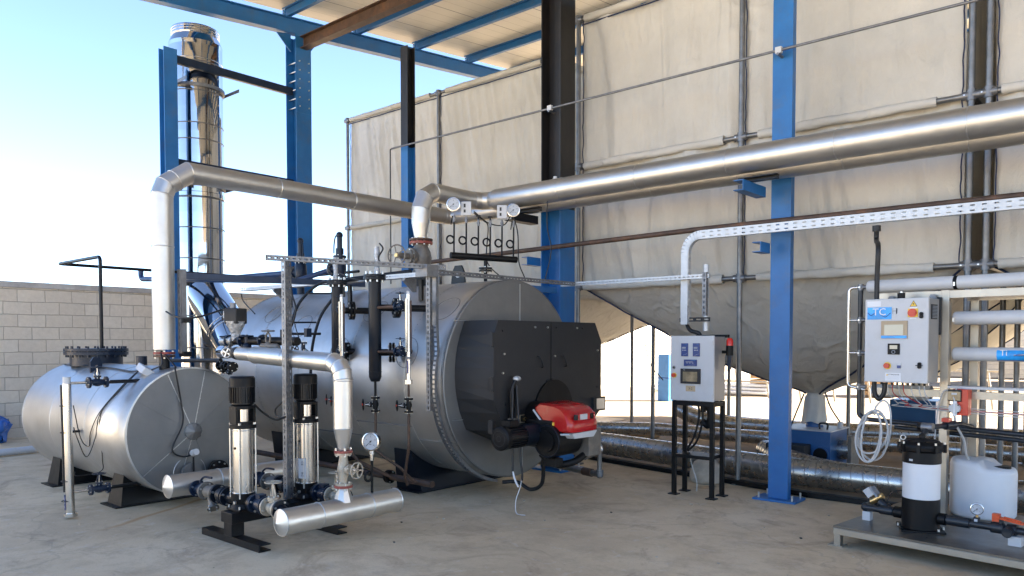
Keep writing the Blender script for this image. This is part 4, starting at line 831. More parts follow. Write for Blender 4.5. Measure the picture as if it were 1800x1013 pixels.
# perforated cable tray curving round the front rim of the boiler
tr = T('cable_tray', 'perforated tray dropping from the top rail and curving under the boiler front rim', 'cable tray', (-5.3, 5.0, .2))
g = G(); x = -5.33; P = []
for i in range(26): a = .40 - i * (.40 + 1.38) / 25; P.append(bsurf(x, a, .045))
P = [V((x, 5.02, 2.27)), V((x, 5.02, 1.75))] + P[2:]
for q in (-.035, .035):
    for a, b in zip(P[:-1], P[1:]): rad = V((0, (a.y + b.y) / 2 - BY, (a.z + b.z) / 2 - BZ)).normalized() if a is not P[0] else -Y; g.bar(a + X * q, b + X * q, .004, .03, 'galv', up=rad)
D = 0
for a, b in zip(P[:-1], P[1:]):
    L = (b - a).length; d = (b - a) / L; c = D
    while c < L: p = a + d * c; g.bar(p + V((-.034, 0, 0)), p + V((.034, 0, 0)), .018, .003, 'galv', up=V((0, p.y - BY, p.z - BZ)) if a is not P[0] else -Y); c += .045
    D = c - L
g.build('tray_run', tr); g = G(); g.bar(P[0] + V((-.0, -.005, 0)), P[1] + V((0, -.005, 0)), .085, .004, 'galv', up=Y); g.build('cover_strip', tr)

# ---------------- pipes over the boiler
# main steam valve and insulated steam line
vx_, vy_ = -6.67, 6.07; topz = BZ + BR
sv = T('steam_valve', 'grey steam stop valve with spoked handwheel on top of the boiler', 'valve', (vx_, vy_, topz - .02))
g = G(); g.cyl((vx_, vy_, topz - .03), (vx_, vy_, topz + .12), .085, 'black', n=24); g.flange((vx_, vy_, topz + .13), Z, .14, .035, 'cast', 8, br=.011); g.lathe((vx_, vy_, topz + .15), Z, [(.12, 0), (.085, .05), (.115, .12), (.125, .18), (.11, .25), (.075, .32), (.08, .36)], 'cast', 28, hard=False)
g.cyl((vx_, vy_ - .05, topz + .33), (vx_, vy_ - .20, topz + .33), .075, 'cast', n=20); g.flange((vx_, vy_ - .16, topz + .33), Y, .10, .03, 'cast', 6, br=.009); g.cyl((vx_, vy_ - .2, topz + .33), (vx_, vy_ - .36, topz + .33), .035, 'cast', n=14)
g.flange((vx_, vy_, topz + .50), Z, .135, .030, 'rustred', 8, br=.011); g.flange((vx_, vy_, topz + .535), Z, .135, .022, 'rust', 8, br=.011); g.build('valve_body', sv)
g = G(); g.wheel((vx_, vy_ - .37, topz + .33), V((.25, -1, 0)), .115, 'cast', 5, r=.009, hub='brass'); g.build('handwheel', sv)
YM, ZM = 7.10, 3.345
sl_ = T('steam_pipe', 'thick silver insulated steam pipe running right from the boiler across the picture', 'pipe', (-3, YM, ZM - .2))
g = G(); P = [V((vx_, vy_, topz + .55)), V((vx_, vy_, topz + .72))]; g.tube(P, [.075, .105], 'alu_bright', 28, split=True)
clad(g, [(vx_, vy_, topz + .72), (vx_, vy_, ZM - .22), (vx_, vy_ + .06, ZM - .08), (vx_, vy_ + .20, ZM), (vx_, YM - .17, ZM), (vx_ + .05, YM - .05, ZM), (vx_ + .17, YM, ZM)], .108, 'alu_bright', n=32)
g.tube([(vx_ + .17, YM, ZM), (vx_ + .25, YM, ZM)], [.108, .130], 'alu_bright', 32)
clad(g, [(vx_ + .25, YM, ZM), (2.5, YM, ZM)], .130, 'alu_pipe', n=36, pitch=1.02); g.build('jacket', sl_)
YR, ZR = 7.365, 3.275
rl = T('insulated_pipe', 'long insulated pipe rising over the left tank and passing below the steam pipe', 'pipe', (-7.5, 3.45, 1.4))
g = G(); clad(g, [(-7.5, 3.45, 1.52), (-7.5, 3.45, 3.02), (-7.5, 3.49, 3.12), (-7.5, 3.58, 3.18), (-7.5, 3.72, ZR), (-7.5, YR - .14, ZR), (-7.46, YR - .04, ZR), (-7.36, YR, ZR), (2.5, YR, ZR)], .103, 'alu_pipe', n=32, pitch=1.0)
g.build('jacket', rl); g = G(); g.flange((-7.5, 3.45, 1.485), Z, .10, .022, 'rustred', 4, br=.010); g.flange((-7.5, 3.45, 1.455), Z, .10, .02, 'rust', 4, br=.010); g.cyl((-7.5, 3.45, 1.32), (-7.5, 3.45, 1.45), .05, 'black', n=18); g.build('foot_flange', rl)
# upright strut beside the riser
st = T('cable_tray', 'upright perforated tray strapped beside the riser over the left tank', 'cable tray', (-7.36, 3.52, 1.45))
g = G(); x, y = -7.36, 3.57; g.slot((x, y - .03, 1.48), (x, y - .03, 2.30), .07, 'galv', X, pitch=.06, sl=.035, sw=.014); g.bar((x - .035, y, 1.48), (x - .035, y, 2.30), .003, .05, 'galv', up=Y); g.bar((x + .035, y, 1.48), (x + .035, y, 2.30), .003, .05, 'galv', up=Y); g.build('tray_run', st)
for z in (1.47, 1.80): g = G(); g.box((x - .02, y - .03, z - .02), (x + .075, y + .05, z + .03), 'black'); g.build('clamp', st)
# brown pipe, rod
g = G(); ztr_ = at(1375, 400, y=7.34).z; g.tube([(-8.2, 7.40, 2.70), (-3.9, 7.41, ztr_ + .075), (2.5, 7.42, ztr_ + .085)], .028, 'rust', 14); g.build('brown_pipe', None, 'thin rusty brown pipe running level below the silver steam pipe', 'pipe')
rd = T('wire_rail', 'thin steel tube slanting across the columns high up', 'tube', (-4, 7.44, 4.4)); g = G(); g.tube([(-8.83, 7.46, 4.43), (2.5, 7.46, 4.45)], .013, 'galv', 10); g.tube(rnd([(-8.83, 7.46, 4.43), (-8.86, 7.46, 4.42), (-8.86, 7.46, 2.45)], .02), .009, 'black', 8); g.build('tube_run', rd)
for x in (-5.87, -3.03): g = G(); g.box((x - .03, 7.44, 4.41), (x + .03, 7.48, 4.47), 'tubewhite'); g.cyl((x + .0, 7.43, 4.40), (x + .0, 7.55, 4.40), .014, 'galv', n=8); g.build('clip', rd)

# pressure manifold with siphons
px0 = -5.98; mf = T('pressure_manifold', 'black pressure manifold with six looped siphons on top of the boiler', 'manifold', (px0, 6.3, topz))
ma, mb = at(792, 449, x=px0 - .03), at(908, 457, x=px0 + .30)
g = G(); g.cyl(ma, mb, .036, 'blackm', n=20); mc = ma.lerp(mb, .52); mc2 = V((mc.x, mc.y, topz - .03)); g.cyl(mc, mc2, .020, 'blackm', n=14); g.flange(V((mc.x, mc.y, topz + .17)), Z, .075, .018, 'black', 6); g.flange(V((mc.x, mc.y, topz + .14)), Z, .075, .018, 'black', 6); g.build('header', mf)
md = (mb - ma).normalized()
for i in range(6):
    p = ma.lerp(mb, .05 + .90 * i / 5); P = [p]; c = p + Z * .17
    P.append(p + Z * .12)
    for j in range(13): t = -PI / 2 + 2 * PI * j / 12 * -1; P.append(c + (md * (math.cos(t) * .042 - .042 + .0)) + Z * math.sin(t) * .042 + V((.012, -.012, 0)) * (j / 12))
    P = [p, p + Z * .13] + [p + Z * .17 + md * (-.042 + .042 * math.cos(t)) + Z * (.042 * math.sin(t)) + V((.009, -.008, 0)) * (k / 12) for k, t in enumerate([2 * PI * j / 12 for j in range(13)])] + [p + Z * .22 + V((.012, -.010, 0)), p + Z * (.36 if i in (0, 1, 4, 5) else .34) + V((.012, -.01, 0))]
    g = G(); g.tube(P, .0095, 'blackm', 8); e = P[-1]; g.cyl(e, e + Z * .07, .013, 'galv', n=8); g.cyl(e + Z * .02, e + Z * .045, .018, 'galv', n=6)
    if i in (0, 5): g.tube([e + Z * .05, e + Z * .06 - md * .02, e - Z * .03 - md * .035], .006, 'blackm', 6)
    g.build('siphon', mf); e = e + Z * .07
    if i in (0, 5): gauge(mf, e + Z * .115 + V((.02, -.03, 0)), V((.72, -.70, 0)), .070)
    if i in (1, 4):
        g = G(); R_ = Matrix.Rotation(math.radians(40), 3, 'Z') @ Matrix.Rotation(0, 3, 'X'); c = e + Z * .085; g.box(c - V((.055, .03, .075)), c + V((.055, .03, .075)), 'tubewhite', R_); n1 = R_ @ -Y; r1 = R_ @ X
        b_ = g.build('pressure_switch', mf, bev=.006); g = G(); g.bar(c + n1 * .031 - r1 * .015 + Z * .010, c + n1 * .031 - r1 * .015 + Z * .05, .022, .002, 'ink', up=n1); g.bar(c + n1 * .031 - r1 * .015 - Z * .045, c + n1 * .031 - r1 * .015 - Z * .012, .022, .002, 'ink', up=n1); g.build('switch_window', b_)
    if i in (2, 3): g = G(); g.cyl(e, e + Z * .03, .012, 'black', n=8); g.cyl(e + Z * .03, e + Z * .045, .026, 'black', n=12); g.build('valve_knob', mf)
cable('cable', [at(833, 375, x=px0), at(850, 388, x=px0), at(858, 400, x=px0 + .02), at(855, 450, x=px0 + .05), at(862, 470, x=px0 + .05), at(884, 490, x=px0 + .1)], .007, 'black cable dropping from the left pressure switch behind the manifold')
cable('cable', [at(833, 372, x=px0 - .05), at(858, 392, x=px0), at(885, 396, x=px0 + .1), at(900, 380, x=px0 + .2), at(910, 410, x=px0 + .3), at(912, 460, x=px0 + .35), at(922, 488, x=px0 + .4)], .007, 'black cable hanging in an arc between the two pressure switches')
cable('cable', [at(975, 322, y=7.05), at(963, 350, y=7.05), at(962, 400, y=7.05), at(969, 440, y=7.05), at(958, 492, y=7.0)], .006, 'black cable drooping from the sensor on the black column down past the steam pipe')
g = G(); p = at(976, 318, y=7.3); g.sph(p, .04, 'cabgrey', 12); g.cyl(p - Z * .02, p + Z * .05, .022, 'cabgrey', n=10); g.cyl(p, p - Z * .10, .014, 'stainless', n=8); g.build('temperature_sensor', None, 'small silver temperature sensor above the steam pipe on the black column', 'sensor')

# safety valves and their discharge pipes
def safety(x, label, lever):
    s_ = T('safety_valve', label, 'valve', (x, BY, topz), 'safety valves on the boiler')
    g = G(); z = topz + .12; g.cyl((x, BY, z - .15), (x, BY, z + .08), .05, 'valveblue', n=18); g.flange((x, BY, z + .08), Z, .085, .03, 'valveblue', 6); g.lathe((x, BY, z + .09), Z, [(.07, 0), (.085, .08), (.08, .18), (.06, .23)], 'valveblue', 22, hard=False)
    g.flange((x, BY, z + .33), Z, .085, .03, 'valveblue', 6); g.cyl((x, BY, z + .34), (x, BY, z + .44), .052, 'valveblue', n=18); g.cyl((x, BY, z + .44), (x, BY, z + .60), .035, 'valveblue', n=16); g.sph((x, BY, z + .61), .045, 'valveblue', 12)
    g.cyl((x, BY, z + .18), (x - .12, BY - .02, z + .18), .055, 'valveblue', n=18); g.build('valve_body', s_)
    g = G(); z = topz + .12; g.flange((x - .12, BY - .02, z + .18), X, .095, .02, 'galv', 8, br=.008); g.build('outlet_flange', s_)
    g = G(); z = topz + .12; d = V((lever, -.02, 0)); g.tube(cat_([V((x, BY, z + .62)), V((x, BY, z + .60)) + d * .7, V((x, BY, z + .5)) + d, V((x, BY, z + .38)) + d * 1.05], 5), .009, 'valveblue', 8); g.build('lever', s_)
safety(-9.10, 'dark blue safety valve on the boiler in front of the tall left column', .09)
safety(-8.22, 'dark blue safety valve on the boiler right of the tall left column', -.09)
g = G(); z = topz + .30; g.tube(rnd([(-9.24, BY - .02, z), (-11.2, BY - .03, z + .02), (-13.9, 6.0, z + .16), (-13.9, 6.0, z + .34)], .10), .045, 'pipeblue', 16); g.build('discharge_pipe', None, 'dark blue discharge pipe running left to an upturned elbow beyond the riser', 'pipe')
g = G(); z = topz + .14; g.tube(rnd([(-8.34, BY - .02, topz + .30), (-8.7, BY - .35, z), (-13.0, BY - .42, z + .25)], .10), .034, 'pipeblue', 14); g.build('discharge_pipe', None, 'thinner dark discharge pipe just below the long blue one above the boiler', 'pipe')
g = G(); g.prof([(-.03, -.032), (.03, -.032), (.03, .032), (-.03, .032)], (-7.45, 3.62, 2.245), (-7.45, 5.85, 2.285), 'bluegrey'); g.cyl((-7.45, 3.66, 2.15), (-7.45, 3.66, 2.18), .03, 'black'); g.build('support_beam', None, 'dark box beam from the left riser back to the boiler top', 'beam')
tr = T('cable_tray', 'bright perforated tray running level along the top of the boiler', 'cable tray', (-7.5, 5.3, 2.24))
g = G(); a, b = V((-9.2, 5.28, 2.27)), V((-5.45, 5.28, 2.27)); g.slot(a - Y * .05, b - Y * .05, .045, 'galv_b', Z, pitch=.05, sl=.028, sw=.012); g.slot(a + Y * .05, b + Y * .05, .045, 'galv_b', Z, pitch=.05, sl=.028, sw=.012); g.bar(a - Z * .02, b - Z * .02, .10, .003, 'galv'); g.build('tray_run', tr)
for x in (-6.0, -7.2, -8.4): g = G(); g.prof([(0, 0), (.16, 0), (.16, -.03), (.02, -.14), (0, -.14)], (x, 5.36, 2.245), (x + .04, 5.36, 2.245), 'galv', up=Z); g.bar((x + .02, 5.44, 2.24), (x + .02, 5.44, 2.02), .05, .03, 'black', up=Y); g.build('bracket', tr)

# strut frame: two posts and top rails
fr = T('strut_frame', 'frame of slotted steel struts standing between the pumps and the boiler', 'frame', (-5.6, 3.63, .27))
s0 = V((-5.67, 3.63, .27)); s1 = V((-5.67, 3.63, 2.27))
g = G(); g.strut(s0, s1, 'galv', up=(.3, -1, 0)); g.strut(s0 + V((-.03, .045, 0)), s1 + V((-.03, .045, 0)), 'galv', up=(-.3, 1, 0)); g.build('post', fr)
g = G(); g.strut((-5.31, 4.93, .95), (-5.31, 4.93, 2.26), 'galv', up=(.3, -1, 0)); g.build('post', fr)
g = G(); g.strut((-5.74, 3.50, 2.295), (-5.27, 5.10, 2.295), 'galv', up=(1, 0, 0)); g.build('rail', fr)
g = G(); g.strut((-5.31, 4.95, 2.252), (-5.31, 7.2, 2.262), 'galv', up=(1, 0, 0)); g.build('rail', fr)
g = G(); g.strut((-5.5, 7.22, 2.262), (-3.62, 7.22, 2.262), 'galv_b', up=(0, -1, 0)); g.build('rail', fr)
g = G(); g.box((-5.42, 4.86, 2.20), (-5.26, 5.0, 2.31), 'galv'); g.build('corner_bracket', fr)
g = G(); g.strut((-3.66, 7.2, 1.86), (-3.66, 7.2, 2.30), 'galv', up=(0, -1, 0)); g.build('post', fr)

# ladder style hoop (black hoses with rungs) over the boiler side
lad = T('hooped_ladder', 'black curved ladder with thin rungs leaning on the boiler side', 'ladder', (-6.6, 5.0, .6))
la = [at(592, 493, y=5.0), at(560, 500, y=4.95), at(528, 530, y=4.85), at(512, 570, y=4.75), at(505, 620, y=4.7), at(503, 680, y=4.7)]
lb_ = [at(606, 500, y=5.15), at(585, 525, y=5.05), at(562, 560, y=4.95), at(549, 610, y=4.9), at(546, 660, y=4.9), at(546, 720, y=4.9)]
for l in (la, lb_): g = G(); g.tube(cat_(l, 7), .016, 'bottle', 12); g.build('side_rail', lad)
for v, ua, ub in ((516, 540, 596), (567, 513, 556), (628, 505, 547)): g = G(); g.cyl(at(ua, v, y=4.83), at(ub, v, y=5.0), .010, 'bottle', n=8); g.build('rung', lad)

# ---------------- level pots and gauge glasses on the boiler side
def level_set(px_, py_, zb, zt, ybs, label, group, glass_dx, glass_dy, noz_x):
    t = T('level_chamber', label, 'level chamber', (px_, py_, zb), group); R = .062
    g = G(); g.lathe((px_, py_, 0), Z, [(0, zb), (R * .7, zb + .005), (R, zb + .05), (R, zt)], 'bottle', 32, hard=False); g.ring((px_, py_, zb + .10), Z, R, .004, 'bottle', 28, 6); g.build('pot', t)
    g = G(); g.flange((px_, py_, zt + .012), Z, .108, .024, 'bottle', 8, br=.010, bt=.022); g.flange((px_, py_, zt + .04), Z, .108, .024, 'bottle', 8, br=.010, bt=.03); g.build('top_flange', t)
    for z in (1.93, 1.49):
        a = math.asin((z - BZ) / BR); e = V((noz_x, BY - math.cos(a) * BR + .05, z)); s_ = V((px_, py_, z)); d = (e - s_).normalized(); k = .36 if z > 1.8 else .42
        g = G(); g.cyl(s_, e, .034, 'blackm', n=18); mid = s_.lerp(e, k); g.flange(mid - d * .02, d, .098, .022, 'blackm', 6, br=.011); g.flange(mid + d * .012, d, .098, .022, 'blackm', 6, br=.011); g.build('side_arm', t)
    return t
GRP = 'level chambers on the boiler side'
l2 = level_set(-5.98, 4.83, 1.20, 2.20, 1, 'right hand black level chamber hanging in front of the boiler side', GRP, 0, 0, -5.72)
l1 = level_set(-6.82, 5.0, 1.20, 2.20, 1, 'left hand black level chamber partly behind the insulated elbow pipe', GRP, 0, 0, -6.62)
def glass(c0, label, px_, py_):
    t = T('level_glass', label, 'level gauge', (c0[0], c0[1], 1.25), 'gauge glasses beside the level chambers'); x, y = c0
    g = G(); g.cyl((x, y, 1.24), (x, y, 2.04), .018, 'stainless', n=18); g.bar((x - .012, y - .020, 1.50), (x - .012, y - .020, 2.0), .014, .006, 'glasstube', up=-Y); g.bar((x + .008, y - .022, 1.50), (x + .008, y - .022, 2.0), .007, .010, 'stainless', up=-Y); g.cyl((x + .030, y + .006, 1.50), (x + .030, y + .006, 1.98), .007, 'rust', n=8)
    g.cyl((x, y, 2.04), (x, y, 2.07), .016, 'tubewhite', n=14); g.cyl((x, y, 1.43), (x, y, 1.455), .024, 'galv', n=12); g.build('glass_body', t)
    g = G(); g.bar((x + .010, y - .020, 1.30), (x + .010, y - .020, 1.42), .018, .004, 'panelblue', up=-Y); g.build('label_strip', t)
    g = G(); g.cyl((x, y, 1.20), (x, y, 1.24), .038, 'stainless', n=18); g.build('bottom_cap', t)
    for z in (1.93, 1.50):
        d = (V((px_, py_, z)) - V((x, y, z))).normalized(); vc = V((x, y, z)) + d * .125
        g = G(); g.cyl((x, y, z), V((x, y, z)) + d * .06, .007, 'stainless', n=8); g.cyl(vc + d * .05, V((px_, py_, z)), .016, 'rust', n=10); g.build('connection', t)
        valve(t, vc, d, Z, .11, .046, 'valveblue', WR=.042, bh=.125)
    # blow down: valve and brown pipe
    g = G(); g.cyl((x, y, 1.20), (x, y, 1.08), .011, 'rust', n=10); g.build('drain_pipe', t)
    valve(t, (x, y, 1.0), Z, V((-.6, -1, 0)), .14, .042, 'blackm', WR=.05, bh=.11, hub='redp')
    return t
gc2 = at(718, 600, y=4.80); glass((gc2.x, gc2.y), 'right hand gauge glass of the boiler in front of the shiny shell', -5.98, 4.83)
gc1 = at(601, 600, y=4.72); glass((gc1.x, gc1.y), 'left hand gauge glass of the boiler just above the insulated elbow', -6.82, 5.0)
def pot_drain(px_, py_, label):
    t = T('blowdown_valve', label, 'valve', (px_, py_, .9), 'drain valves under the level chambers'); g = G(); g.cyl((px_, py_, 1.21), (px_, py_, 1.06), .013, 'blackm', n=10); g.build('upper_stub', t); g = G(); g.cyl((px_, py_, .90), (px_, py_, .62), .013, 'rust', n=10); g.build('drain_pipe', t)
    valve(t, (px_, py_, .98), Z, V((-.6, -1, 0)), .15, .044, 'blackm', WR=.055, bh=.12, hub='redp')
pot_drain(-5.98, 4.83, 'drain valve with a red centred handwheel under the right hand level chamber')
pot_drain(-6.82, 5.0, 'drain valve with a red centred handwheel under the left hand level chamber')
E0 = V((-5.75, 5.32, .16))
for i, (pts, lb) in enumerate((
    ([(gc2.x, gc2.y, .92), (gc2.x, gc2.y, .62), (gc2.x - .12, gc2.y + .05, .30), (gc2.x - .14, gc2.y + .1, .22)], 'brown drain pipe bending down from the right hand gauge glass'),
    ([(-5.98, 4.83, .64), (-5.98, 4.83, .52), (-5.83, 5.02, .34), (-5.82, 5.2, .17)], 'dark drain pipe slanting to the floor line below the right hand chamber'),
    ([(gc1.x, gc1.y, .92), (gc1.x, gc1.y, .60), (-6.25, 4.86, .35), (-6.1, 5.2, .17)], 'dark drain pipe slanting down behind the vertical insulated pipe, upper of two'),
    ([(-6.82, 5.0, .62), (-6.82, 4.98, .52), (-6.4, 4.95, .36), (-6.2, 5.25, .17)], 'dark drain pipe slanting down behind the vertical insulated pipe, lower of two'))):
    g = G(); g.tube(rnd(pts, .05, 3), .014, 'rust', 10); g.build('drain_pipe', None, lb, 'pipe')
g = G(); g.tube([(-9.6, 5.36, .16), (-5.66, 5.29, .16)], .034, 'rust', 14); g.lathe((-5.655, 5.29, .16), X, [(.034, 0), (.026, .002), (.024, -.02), (0, -.02)], 'rust', 14); g.build('drain_header', None, 'rusty brown drain pipe lying just above the floor in front of the boiler', 'pipe')
g = G(); g.cyl((-6.36, 5.30, .16), (-6.31, 5.30, .16), .045, 'blackm'); g.flange((-6.35, 5.30, .16), X, .07, .02, 'blackm', 4); g.flange((-6.32, 5.30, .16), X, .07, .02, 'blackm', 4); g.build('pipe_flange', None, 'small black flange pair on the brown floor pipe beside the boiler saddle', 'flange')

# ================================================================== PUMP SKID
sk = T('pump_skid', 'black steel base frame with two long feet carrying the pumps', 'frame', (-5.67, 3.5, 0))
g = G(); g.bar((-5.67, 3.08, .205), (-5.67, 4.02, .205), .17, .085, 'black'); g.build('beam', sk, bev=.004)
for y in (3.145, 3.86):
    g = G(); g.prof([(-.05, 0), (.05, 0), (.05, .055), (-.05, .055), (-.05, .047), (.042, .047), (.042, .008), (-.05, .008)], (-6.10, y, .002), (-5.22, y, .002), 'black'); g.build('foot', sk)
    g = G(); g.box((-5.73, y - .055, .057), (-5.61, y + .055, .163), 'black'); g.build('upright', sk, bev=.004)
def pump(y, label):
    x = -5.67; p = T('pump', label, 'pump', (x, y, .248), 'vertical pumps on the skid'); z0 = .25
    g = G(); g.box((x - .10, y - .095, z0), (x + .10, y + .095, z0 + .018), 'blackm'); g.lathe((x, y, z0), Z, [(.10, .018), (.085, .05), (.095, .09), (.098, .135), (0, .135)], 'blackm', 28)
    g.cyl((x - .15, y, z0 + .07), (x + .15, y, z0 + .07), .045, 'blackm', n=20); bolts(g, [(x + i * .08, y + j * .08, z0 + .025) for i in (-1, 1) for j in (-1, 1)], Z, .009, .03); g.cyl((x + .03, y - .10, z0 + .07), (x + .03, y - .085, z0 + .07), .014, 'bolt', n=6); g.build('base_casting', p, bev=.004)
    g = G(); g.cyl((x, y, z0 + .13), (x, y, z0 + .655), .082, 'stainless', n=40); g.ring((x, y, z0 + .14), Z, .084, .005, 'stainless', 36, 6); g.ring((x, y, z0 + .64), Z, .084, .005, 'stainless', 36, 6)
    g.cyl((x + .02, y - .080, z0 + .50), (x + .02, y - .086, z0 + .50), .010, 'blackm', n=12); g.text('CR', (x - .02, y - .0835, z0 + .44), X, Z, .022, 'inkgrey'); g.build('stainless_sleeve', p)
    g = G()
    for i in range(4): a = PI / 4 + i * PI / 2; g.cyl((x + math.cos(a) * .10, y + math.sin(a) * .10, z0 + .10), (x + math.cos(a) * .10, y + math.sin(a) * .10, z0 + .70), .007, 'bolt', n=8)
    for i in range(4): a = PI / 4 + i * PI / 2; q = G(); q.cyl((x + math.cos(a) * .10, y + math.sin(a) * .10, z0 + .10), (x + math.cos(a) * .10, y + math.sin(a) * .10, z0 + .70), .007, 'bolt', n=8); q.build('staybolt', p)
    g = G(); g.cyl((x, y, z0 + .655), (x, y, z0 + .685), .108, 'blackm', n=8); g.cyl((x, y, z0 + .685), (x, y, z0 + .71), .085, 'blackm', n=24)
    for q in (-1, 1): g.box((x - .05, y + q * .075 - .012, z0 + .69), (x + .05, y + q * .075 + .012, z0 + .83), 'blackm')
    g.cyl((x, y, z0 + .81), (x, y, z0 + .835), .09, 'blackm', n=28)
    for i in range(4): a = PI / 4 + i * PI / 2; g.cyl((x + math.cos(a) * .088, y + math.sin(a) * .088, z0 + .68), (x + math.cos(a) * .088, y + math.sin(a) * .088, z0 + .70), .012, 'bolt', n=6)
    g.build('motor_stool', p)
    g = G(); g.cyl((x, y, z0 + .70), (x, y, z0 + .815), .056, 'stainless', n=24); g.build('coupling_guard', p)
    g = G(); g.lathe((x, y, z0), Z, [(.07, .83), (.088, .85), (.088, 1.0)], 'black', 32); g.cyl((x, y, z0 + .85), (x, y, z0 + 1.0), .085, 'black', n=28)
    for i in range(28): a = 2 * PI * i / 28; d = V((math.cos(a), math.sin(a), 0)); g.bar(V((x, y, z0 + .86)) + d * .091, V((x, y, z0 + .99)) + d * .091, .004, .014, 'black', up=d)
    g.lathe((x, y, z0), Z, [(.10, .985), (.10, 1.055), (.09, 1.07), (.0, 1.075)], 'blackm', 36); g.ring((x, y, z0 + .988), Z, .10, .003, 'door', 36, 6)
    g.box((x - .125, y - .05, z0 + .87), (x - .085, y + .04, z0 + .98), 'blackm'); g.build('motor', p)
    return p
pump(3.23, 'front vertical steel pump with a black ribbed motor'); pump(3.82, 'rear vertical steel pump with a white paper label, beside the strut post')
g = G(); q = V((-5.61, 3.74, .52)); n1 = V((.35, -.94, 0)).normalized(); r1 = n1.cross(Z) * -1
g.bar(q - Z * .085, q + Z * .085, .075, .002, 'dial', up=n1); g.text('CE', q + n1 * .0025 + Z * .045, Z * -1, r1 * 1, .03, 'ink'); g.text('RC', q + n1 * .0025 - Z * .05, Z * -1, r1, .03, 'ink'); g.build('paper_label', bpy.data.objects['pump.001'])
ZF = .32
def chain(y, idx):
    wrd = ('front', 'rear')[idx]
    s_ = T('suction_line', 'dark blue flanged fittings between the rear header and the %s pump' % wrd, 'fittings', (-6.15, y, ZF - .08), 'pump suction fittings')
    # ball valve
    g = G()
    for x in (-6.43, -6.30): g.flange((x, y, ZF), X, .072, .018, 'valveblue', 4, br=.009)
    g.cyl((-6.43, y, ZF), (-6.30, y, ZF), .045, 'valveblue', n=20); g.cyl((-6.365, y, ZF), (-6.365, y, ZF + .075), .018, 'valveblue', n=10)
    b = g.build('ball_valve', s_); g = G(); g.tube(cat_([(-6.365, y, ZF + .075), (-6.34, y - .01, ZF + .09), (-6.28, y - .01, ZF + .12), (-6.16, y - .01, ZF + .125)], 4), .009, 'valveblue', 8); g.build('lever', b)
    g = G()
    for x in (-6.275, -6.10): g.flange((x, y, ZF), X, .078, .018, 'castbeige' if False else 'cast', 4, br=.009)
    g.lathe((-6.275, y, ZF), X, [(.045, 0), (.06, .06), (.05, .175)], 'cast', 20, hard=False); g.cyl((-6.20, y, ZF - .02), (-6.12, y - .02, ZF - .13), .034, 'cast', n=16); g.flange((-6.125, y - .02, ZF - .125), V((.6, -.15, -.8)), .05, .014, 'cast', 4, br=.006); g.build('strainer', s_)
    g = G()
    for x in (-6.07, -5.94): g.flange((x, y, ZF), X, .080, .020, 'bottle', 4, br=.010)
    g.lathe((-6.06, y, ZF), X, [(.045, 0), (.07, .06), (.045, .12)], 'rubber', 24, hard=False); g.build('rubber_joint', s_)
    g = G(); g.flange((-5.905, y, ZF), X, .080, .020, 'bottle', 4, br=.010); g.cyl((-5.905, y, ZF), (-5.80, y, ZF), .045, 'bottle', n=18); g.cyl((-6.47, y, ZF), (-6.44, y, ZF), .045, 'bottle', n=16); g.build('pipe_stub', s_)
    d_ = T('discharge_line', 'flanged check valve and beige gate valve between the %s pump and the front header' % wrd, 'fittings', (-5.3, y, ZF - .08), 'pump discharge fittings')
    g = G(); g.flange((-5.50, y, ZF), X, .076, .018, 'bottle', 4, br=.009); g.cyl((-5.55, y, ZF), (-5.50, y, ZF), .045, 'bottle', n=18)
    for x in (-5.478, -5.34): g.flange((x, y, ZF), X, .076, .018, 'valveblue', 4, br=.009)
    g.lathe((-5.47, y, ZF), X, [(.045, 0), (.06, .065), (.045, .13)], 'valveblue', 20, hard=False); g.box((-5.44, y - .03, ZF + .03), (-5.38, y + .03, ZF + .085), 'valveblue'); g.build('check_valve', d_)
    valve(d_, (-5.235, y, ZF), X, Z, .17, .072, 'castbeige', WR=.062, bh=.20, name='gate_valve')
    g = G(); g.flange((-5.13, y, ZF), X, .076, .018, 'bottle', 4, br=.009); g.cyl((-5.13, y, ZF), (-5.04, y, ZF - .03), .045, 'bottle', n=18); g.build('pipe_stub', d_)
chain(3.23, 0); chain(3.82, 1)
def header(x, y0, y1, z, r, label, bands):
    h_ = T('header', label, 'pipe header', (x, (y0 + y1) / 2, z - r), 'insulated headers')
    g = G(); g.tube([(x, y0, z), (x, y1, z)], r, 'alu_bright', 40, caps=False); 
    for b in bands: g.ring((x, b, z), Y, r, .005, 'seam', 40)
    for i in range(14): g.cyl((x - .06, y0 + (y1 - y0) * (i + .5) / 14, z + r * .80 - .002), (x - .062, y0 + (y1 - y0) * (i + .5) / 14, z + r * .80 + .004), .004, 'seam_d', n=6)
    g.build('jacket', h_)
    for y, d in ((y0, -1), (y1, 1)): g = G(); g.lathe((x, y, z), Y * d, [(r, 0), (r + .002, .003), (r - .006, .006), (.0, .045)], 'alu_bright', 40); g.ring((x, y, z), Y, r, .005, 'seam', 40); g.build('end_cap', h_)
header(-4.97, 3.13, 4.22, .265, .098, 'silver insulated header in front of the pumps with a cone fitting on top', (3.45, 3.93))
header(-6.58, 3.04, 4.35, .345, .098, 'silver insulated header behind the pumps beside the left tank', (3.5,))
